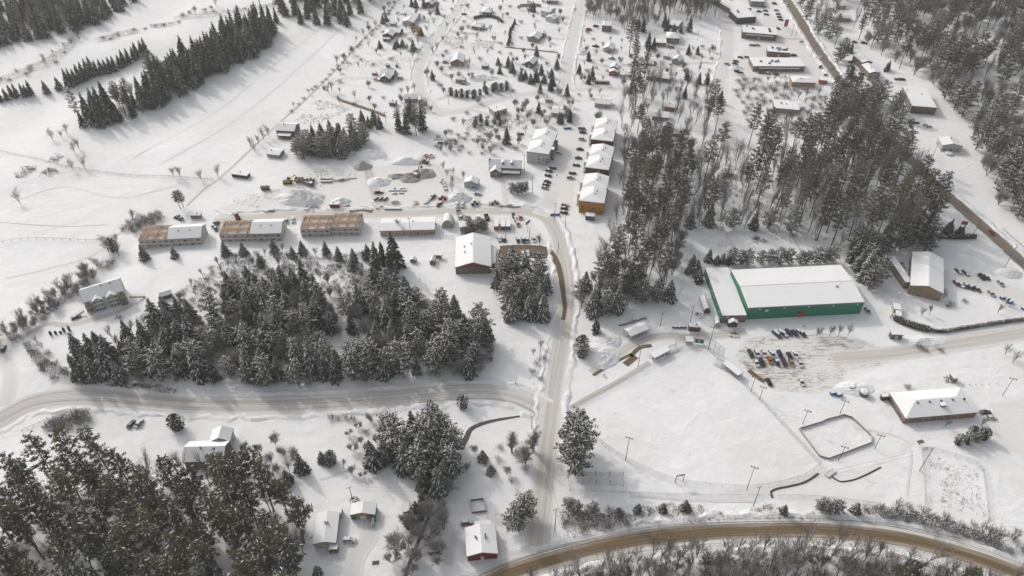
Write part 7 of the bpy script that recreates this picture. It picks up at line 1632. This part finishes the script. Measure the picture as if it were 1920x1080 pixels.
shelter('left dugout with snowy roof and braced posts behind the infield', (1227, 672), (1258, 656), (1220, 662), 2.6, 5, 'dugout', 'dugout')
shelter('right dugout with dark braced wall along the foul line', (1354, 681), (1384, 705), (1362, 673), 2.6, 6, 'dugout', 'dugout')
shelter('small announcer booth beside the green backstop board', (1287, 641), (1301, 641), (1289, 631), 3.0, 2, 'announcer_booth', 'booth')
def bleacher(label, px, py, rz, w=7):
    p = at(px, py); root = thing('bleacher', label, 'bleacher', p, rz)
    for k in range(5):
        mb = MB(); mb.box((0, k * .75, .4 + k * .35), (w, .3, .07)); mb.build('bench_board', M['galvanised'], root)
        if k < 4: mb = MB(); mb.box((0, k * .75, .49 + k * .35), (w * .95, .25, .1)); mb.build('snow_cover', M['tree_snow'], root)
    mb = MB()
    for x in (-w / 2, 0, w / 2): mb.bar((x, 0, .3), (x, 3.1, 1.8), .05); mb.bar((x, 3.1, 1.8), (x, 3.1, 0), .05); mb.bar((x, 0, .3), (x, 0, 0), .05)
    mb.build('frame', M['galvanised'], root)
bleacher('snowy bleacher behind the left infield, above the dugout', 1262, 662, R(28))
bleacher('snowy bleacher behind the right infield, beside the dugout', 1350, 690, R(-42))
# backstop
p = at(1310, 645); bs = thing('backstop', 'green backstop board with tall wire wings behind home plate', 'backstop', p, R(-12))
mb = MB(); mb.box((0, 0, 1.9), (3.8, .12, 2.4)); mb.build('green_board', M['paint'], bs).color = (.03, .12, .06, 1)
mb = MB(); mb.box((0, -.07, 2.0), (.9, .03, .7)); mb.build('emblem', M['white_sign'], bs)
mb = MB()
for a, b in (((-2, 0), (-7, -1)), ((2, 0), (7, -3)), ((7, -3), (11, -7)), ((-7, -1), (-11, -5)), ((-2, 0), (2, 0))):
    mb.q([(a[0], a[1], .1), (b[0], b[1], .1), (b[0], b[1], 6), (a[0], a[1], 6)])
mb.build('wire_mesh', M['chain_link'], bs)
for x, y in ((-2, 0), (2, 0), (-7, -1), (7, -3), (11, -7), (-11, -5), (-4.5, -.5), (4.5, -1.5), (9, -5)):
    mb = MB(); mb.bar((0, 0, 0), (0, 0, 6.2), .08, 0, 6); mb.build('post', M['galvanised'], bs, False, (x, y, 0))
mb = MB()
for a, b in (((-2, 0), (-7, -1)), ((2, 0), (7, -3)), ((7, -3), (11, -7)), ((-7, -1), (-11, -5)), ((-2, 0), (2, 0))):
    for z in (3.1, 6.1): mb.bar((*a, z), (*b, z), .06, 0, 4)
mb.build('rail', M['galvanised'], bs)
p = at(1273, 904); sbd = thing('scoreboard', 'small scoreboard on two posts at the outfield fence', 'scoreboard', p, R(12))
for s in (-1.6, 1.6): mb = MB(); mb.bar((s, 0, 0), (s, 0, 5), .14, 0, 6); mb.build('post', M['pole_wood'], sbd)
mb = MB(); mb.box((0, 0, 4.6), (3.4, .2, 1.1)); mb.build('score_panel', M['concrete'], sbd)
mb = MB(); mb.box((0, 0, 5.25), (3.4, .3, .2)); mb.build('snow_cover', M['tree_snow'], sbd)
# batting cage
p = at(1130, 902); bc = thing('batting_cage', 'sagging net batting cage at the lower left of the field', 'batting cage', p, R(-3))
for x in (-8, -2.7, 2.7, 8):
    for y in (-2, 2.2): mb = MB(); mb.bar((0, 0, 0), (0, 0, 3.5), .09, 0, 6); mb.build('post', M['pole_wood'], bc, False, (x, y, 0))
mb = MB(); n = 16
for y in (-2, 2.2):
    for i in range(n):
        x0, x1 = -8 + i, -7 + i; sg = lambda x: 3.4 - .8 * abs(math.sin((x + 8) / 16 * math.pi * 3))
        mb.q([(x0, y, .1), (x1, y, .1), (x1, y, sg(x1)), (x0, y, sg(x0))]); mb.bar((x0, y, sg(x0)), (x1, y, sg(x1)), .05, 0, 3)
for i in range(n):
    x0, x1 = -8 + i, -7 + i; mb.q([(x0, -2, sg(x0)), (x1, -2, sg(x1)), (x1, 2.2, sg(x1)), (x0, 2.2, sg(x0))])
mb.build('net', M['chain_link'], bc)
# outdoor rink boards
rk = [(1497.5, 805), (1536, 856), (1553, 861), (1633, 831), (1633, 818), (1597, 784), (1582, 779), (1548, 788), (1541, 792)]
P = [at(*q) for q in rk]; c0 = sum(P, Vector()) / len(P); root = thing('outdoor_rink', 'outdoor rink of low wooden boards round smooth snow', 'ice rink', c0)
for i in range(len(P)):
    a, b = P[i] - c0, P[(i + 1) % len(P)] - c0; d = b - a; m = (a + b) / 2
    mb = MB(); mb.box((0, 0, .55), (d.length, .14, 1.1)); mb.box((0, 0, 1.12), (d.length, .22, .06), 1); mb.build('board', [M['old_wood'], M['tree_snow']], root, False, (m.x, m.y, 0), math.atan2(d.y, d.x))
# square planter near the red bungalow
rk = [(885, 962), (912, 959), (906, 936), (882, 939)]; P = [at(*q) for q in rk]; c0 = sum(P, Vector()) / 4; root = thing('raised_garden_bed', 'square wooden frame pool with red front board', 'garden frame', c0)
for i in range(4):
    a, b = P[i] - c0, P[(i + 1) % 4] - c0; d = b - a; m = (a + b) / 2; mb = MB(); mb.box((0, 0, .5), (d.length, .25, 1.0)); o = mb.build('board', M['paint'] if i == 0 else M['dark_trim'], root, False, (m.x, m.y, 0), math.atan2(d.y, d.x)); o.color = (.22, .05, .04, 1)
    mb = MB(); mb.box((0, 0, 1.06), (d.length, .2, .12)); mb.build('snow_cover', M['tree_snow'], root, False, (m.x, m.y, 0), math.atan2(d.y, d.x))
# foot bridge
p = at(1557, 889); root = thing('footbridge', 'small plank footbridge over the ditch below the rink', 'footbridge', p, R(35))
mb = MB(); mb.box((0, 0, .3), (5, 1.8, .15)); mb.build('deck', M['grey_wood'], root)
for s in (-.9, .9): mb = MB(); mb.bar((-2.5, s, 1.2), (2.5, s, 1.2), .05); [mb.bar((q, s, .3), (q, s, 1.2), .05) for q in (-2.5, -.8, .8, 2.5)]; mb.build('railing', M['grey_wood'], root)
mb = MB(); mb.box((0, 0, .45), (4.8, 1.5, .15)); mb.build('snow_cover', M['tree_snow'], root)
# signs
def sign(label, px, py, w, h, z, col, rz=0.0, name='road_sign', posts=(-.4, .4), mat='paint', cat='sign'):
    p = at(px, py); root = thing(name, label, cat, p, rz)
    for s in posts: mb = MB(); mb.bar((s * w, 0, 0), (s * w, 0, z + h / 2), .09, 0, 5); mb.build('post', M['pole_wood'], root)
    mb = MB(); mb.box((0, -.1, z), (w, .14, h)); mb.build('sign_panel', M[mat], root).color = (*col, 1)
    mb = MB(); mb.box((0, -.1, z + h / 2 + .1), (w, .2, .18)); mb.build('snow_cover', M['tree_snow'], root); return root
sign('small red sign board beside the long dark hedge', 1806, 424, 3.2, 2.4, 2.2, (.32, .06, .05), -.3)
s = sign('tall red and white shop pylon sign by the main road', 1472, 54, 3.0, 6, 5.0, (.36, .06, .05), -.2, 'pylon_sign')
mb = MB(); mb.box((0, -.22, 1.9), (2.8, .06, .8)); mb.build('white_band', M['white_sign'], s)
s = sign('yellow-brown sign board at the branch lane', 1502, 82, 3.4, 1.6, 1.6, (.42, .26, .12), 0)
sign('white and dark sign on a post at the head of the bending street', 866, 27, 2.6, .8, 8, (.5, .45, .25), 0, posts=(0,))
sign('dark billboard seen edge-on in the yard by the road bend', 989, 436, 4.0, 2.0, 7.0, (.10, .095, .09), .9, 'billboard', (0,), cat='billboard')
s = sign('upright dark and white sign block among blue bins', 1886, 571, 1.4, 3.4, 2.6, (.08, .07, .06), .2)
sign('little white panel sign at the corner of the arena drive', 1132, 85 + 620, 1.2, .8, .8, (.5, .5, .5), .5)
p = at(1723, 834); root = thing('notice_panel', 'dark square solar panel on a post above the dog field', 'panel', p, .3)
mb = MB(); mb.bar((0, 0, 0), (0, 0, 1.8), .1, 0, 5); mb.build('post', M['pole_wood'], root); mb = MB(); mb.box((0, 0, 2.0), (2.8, 1.6, .12)); mb.build('solar_panel', M['dark_trim'], root)
# statues / wooden figures in the left yard
for i, (px, py, h) in enumerate(((96, 628, 2.6), (105, 626, 2.0), (114, 624.5, 1.5), (121, 622, 3.0), (131, 620, 3.4))):
    p = at(px, py); root = thing('wrapped_shrub', 'dark cloth-wrapped upright shrub, %s of five left of the grove' % nth(i, 5), 'shrub', p, 0, 'wrapped shrubs left of the grove')
    mb = MB(); mb.bar((0, 0, 0), (0, 0, h * .6), .55, 0, 8, .65); mb.bar((0, 0, h * .6), (0, 0, h * 1.1), .65, 0, 8, .05); mb.build('wrapping', M['tarp'], root).color = (.075, .07, .085, 1)
    mb = MB(); mb.bar((0, 0, h * .85), (0, 0, h * 1.13), .34, 0, 6, .03); mb.build('snow_cover', M['tree_snow'], root)
# boat trailer and small lumps
p = at(699, 980); root = thing('boat_trailer', 'narrow snow-filled boat trailer beside the green garage', 'trailer', p, R(-88))
mb = loft([(-2.4, .7, .8, .5, 1.0), (1.2, .7, .8, .5, 1.0), (2.4, .1, .15, .6, .95)]); mb.build('hull', M['galvanised'], root)
mb = MB(); mb.box((-.6, 0, 1.02), (3.4, 1.2, .2), taper=.9); mb.build('snow_cover', M['tree_snow'], root)
for s in (-1, 1): ob('wheel', WHEEL, root, (-.6, s * .95, .34))
# culvert mouth
tag(strip('culvert_hole', 'dark oval hole in the snow below the boat trailer', [(698, 1056), (704, 1055.5), (711, 1054.5)], 1.6, 'water', .05, False, None, 1.0), None) if False else strip('culvert_hole', 'dark oval hole in the snow below the boat trailer', [(698, 1056), (704, 1055.5), (711, 1054.5)], 1.6, 'water', .05, False, None, 1.0)
# people
def person(px, py, h, coat, trousers, label, a=0.0, walk=.25):
    p = at(px, py); s = h / 1.75; me = bpy.data.meshes.new('body')
    J = [(0, 0, .92), (0, 0, 1.15), (0, 0, 1.42), (0, 0, 1.52), (0, 0, 1.66), (-.1, 0, .88), (-.1, walk, .48), (-.1, walk * .9, .06), (-.1, walk * .9 - .16, .03), (.1, 0, .88), (.1, -walk, .48), (.1, -walk * 1.2, .06), (.1, -walk * 1.2 - .16, .03), (-.21, 0, 1.40), (-.27, -.08, 1.14), (-.26, -.2, .92), (.21, 0, 1.40), (.27, .06, 1.14), (.26, 0, .90)]
    Eg = [(0, 1), (1, 2), (2, 3), (3, 4), (0, 5), (5, 6), (6, 7), (7, 8), (0, 9), (9, 10), (10, 11), (11, 12), (2, 13), (13, 14), (14, 15), (2, 16), (16, 17), (17, 18)]
    rad = [.15, .15, .17, .06, .105, .1, .07, .05, .045, .1, .07, .05, .045, .075, .055, .045, .075, .055, .045]
    root = thing('person', label, 'person', p, a)
    me.from_pydata([tuple(q * s for q in j) for j in J], Eg, []); me.materials.append(M['tarp']); o = ob('body', me, root); o.color = (*trousers, 1)
    m = o.modifiers.new('skin', 'SKIN')
    for v, r0 in zip(me.skin_vertices[0].data, rad): v.radius = (r0 * s, r0 * s)
    me.skin_vertices[0].data[0].use_root = True
    o.modifiers.new('sub', 'SUBSURF').levels = 1
    mb = MB(); mb.bar((0, 0, .82 * s), (0, 0, 1.46 * s), .22 * s, 0, 10, .20 * s, True); mb.build('coat', M['tarp'], root).color = (*coat, 1)
    mb = MB(); mb.bar((0, 0, 1.66 * s), (0, 0, 1.80 * s), .13 * s, 0, 8, .05 * s, True); mb.build('hat', M['tarp'], root).color = (.05, .05, .06, 1)
try:
    for q in ((1044, 331, 1.8, (.04, .04, .05), (.03, .03, .04), 'person in dark clothes walking across the apartment lot', .4), (1446, 1445 - 831.5, 1.7, (.2, .2, .2), (.1, .1, .12), 'person in grey standing at the arena door steps, left', 1.2), (1507, 614, 1.75, (.22, .21, .2), (.12, .11, .1), 'person in grey walking before the arena door', .2), (967, 720, 1.7, (.05, .05, .06), (.04, .04, .05), 'dark-clothed person on the snow left of the village road', 1.0)):
        if q[0] != 1446: person(*q)
except Exception as ex: print('person', ex)
# ------------------------------------------------------------------ dry stalks poking through the snow
def stalks(label, px, n, h=.8, seed=1, mat='dry_stalk', w=.09):
    r = random.Random(seed); P = [E(*p) for p in px]; x0, x1 = min(p[0] for p in P), max(p[0] for p in P); y0, y1 = min(p[1] for p in P), max(p[1] for p in P); mb = MB(); k = 0
    while k < n:
        x, y = r.uniform(x0, x1), r.uniform(y0, y1)
        if not inside(x, y, P) or vnoise(x / 9, y / 7, seed) < -.12: continue
        k += 1; z = hz(x, y)
        for q in range(r.randint(2, 5)):
            a = r.uniform(0, 6.28); d = r.uniform(.1, .7) * h; u, v_ = x + r.gauss(0, .35), y + r.gauss(0, .35)
            mb.q([(u - w, v_, z), (u + w, v_, z), (u + math.cos(a) * d, v_ + math.sin(a) * d, z + h * r.uniform(.5, 1.2))])
    tag(mb.build('dry_grass', M[mat]), label, 'grass', None, 'stuff')
stalks('brown weeds in the brushy lot left of the straight white street', [(820, 55), (890, 62), (930, 75), (925, 92), (840, 92), (830, 75)], 420, .8, 1)
stalks('dry grass in the lower corner of the big field strip', [(545, 215), (600, 185), (660, 205), (600, 232), (560, 235)], 300, .7, 2)
stalks('dry grass on the verge above the slushy road', [(1050, 965), (1250, 945), (1440, 945), (1640, 955), (1640, 975), (1400, 975), (1200, 985), (1060, 1010)], 900, .8, 3)
stalks('dry grass under the brush behind the unfinished houses', [(330, 560), (400, 500), (520, 475), (700, 490), (690, 560), (560, 530), (440, 550)], 1500, 1.1, 4, 'twig')
stalks('weeds on the fields right of the street bend', [(640, 112), (700, 100), (790, 110), (780, 125), (640, 125)], 260, .6, 5, 'grey_wood' if False else 'dry_stalk')
stalks('stubble on the snow beside the site machines', [(430, 375), (520, 352), (600, 318), (690, 320), (600, 350), (480, 395)], 360, .5, 6)
stalks('grass in the fenced dog field', [(1740, 850), (1830, 880), (1850, 970), (1740, 945)], 240, .5, 7)
stalks('dry brush below the beige flat-roofed garage', [(860, 225), (900, 215), (990, 225), (985, 245), (880, 250)], 300, .9, 8)
stalks('dry stalks on the bank right of the stone house', [(810, 262), (870, 258), (960, 262), (920, 275), (830, 278)], 300, .7, 9)
stalks('dry grass near the lowest shop', [(1380, 140), (1500, 142), (1490, 150), (1400, 152)], 200, .6, 10)
stalks('twiggy ground cover at the left turn of the side road', [(48, 650), (110, 690), (160, 720), (330, 740), (330, 725), (160, 715), (80, 700)], 500, 1.0, 11, 'twig')
stalks('low twigs under the bare thicket below the slushy road', [(1000, 1110), (1180, 1055), (1480, 1036), (1740, 1070), (1920, 1130), (1920, 1200), (1000, 1200)], 6000, 1.5, 12, 'twig')
stalks('low twigs on the floor of the wood above the arena', [(1140, 560), (1170, 420), (1300, 430), (1480, 440), (1640, 480), (1750, 440), (1650, 280), (1400, 270), (1180, 300)], 3000, 1.3, 13, 'twig')
# ------------------------------------------------------------------ thin winter haze over the valley
m = bpy.data.materials.new('haze'); m.use_nodes = True; nt = m.node_tree; nt.nodes.clear()
out = nt.nodes.new('ShaderNodeOutputMaterial'); v = nt.nodes.new('ShaderNodeVolumePrincipled')
v.inputs['Color'].default_value = (.98, .98, .98, 1); v.inputs['Density'].default_value = 0.00014; v.inputs['Anisotropy'].default_value = 0.1
nt.links.new(v.outputs[0], out.inputs['Volume'])
mb = MB(); mb.box((0, 1800, 128), (5600, 5200, 286)); tag(mb.build('haze', m), 'thin pale winter haze over the valley', 'haze', None, 'stuff')
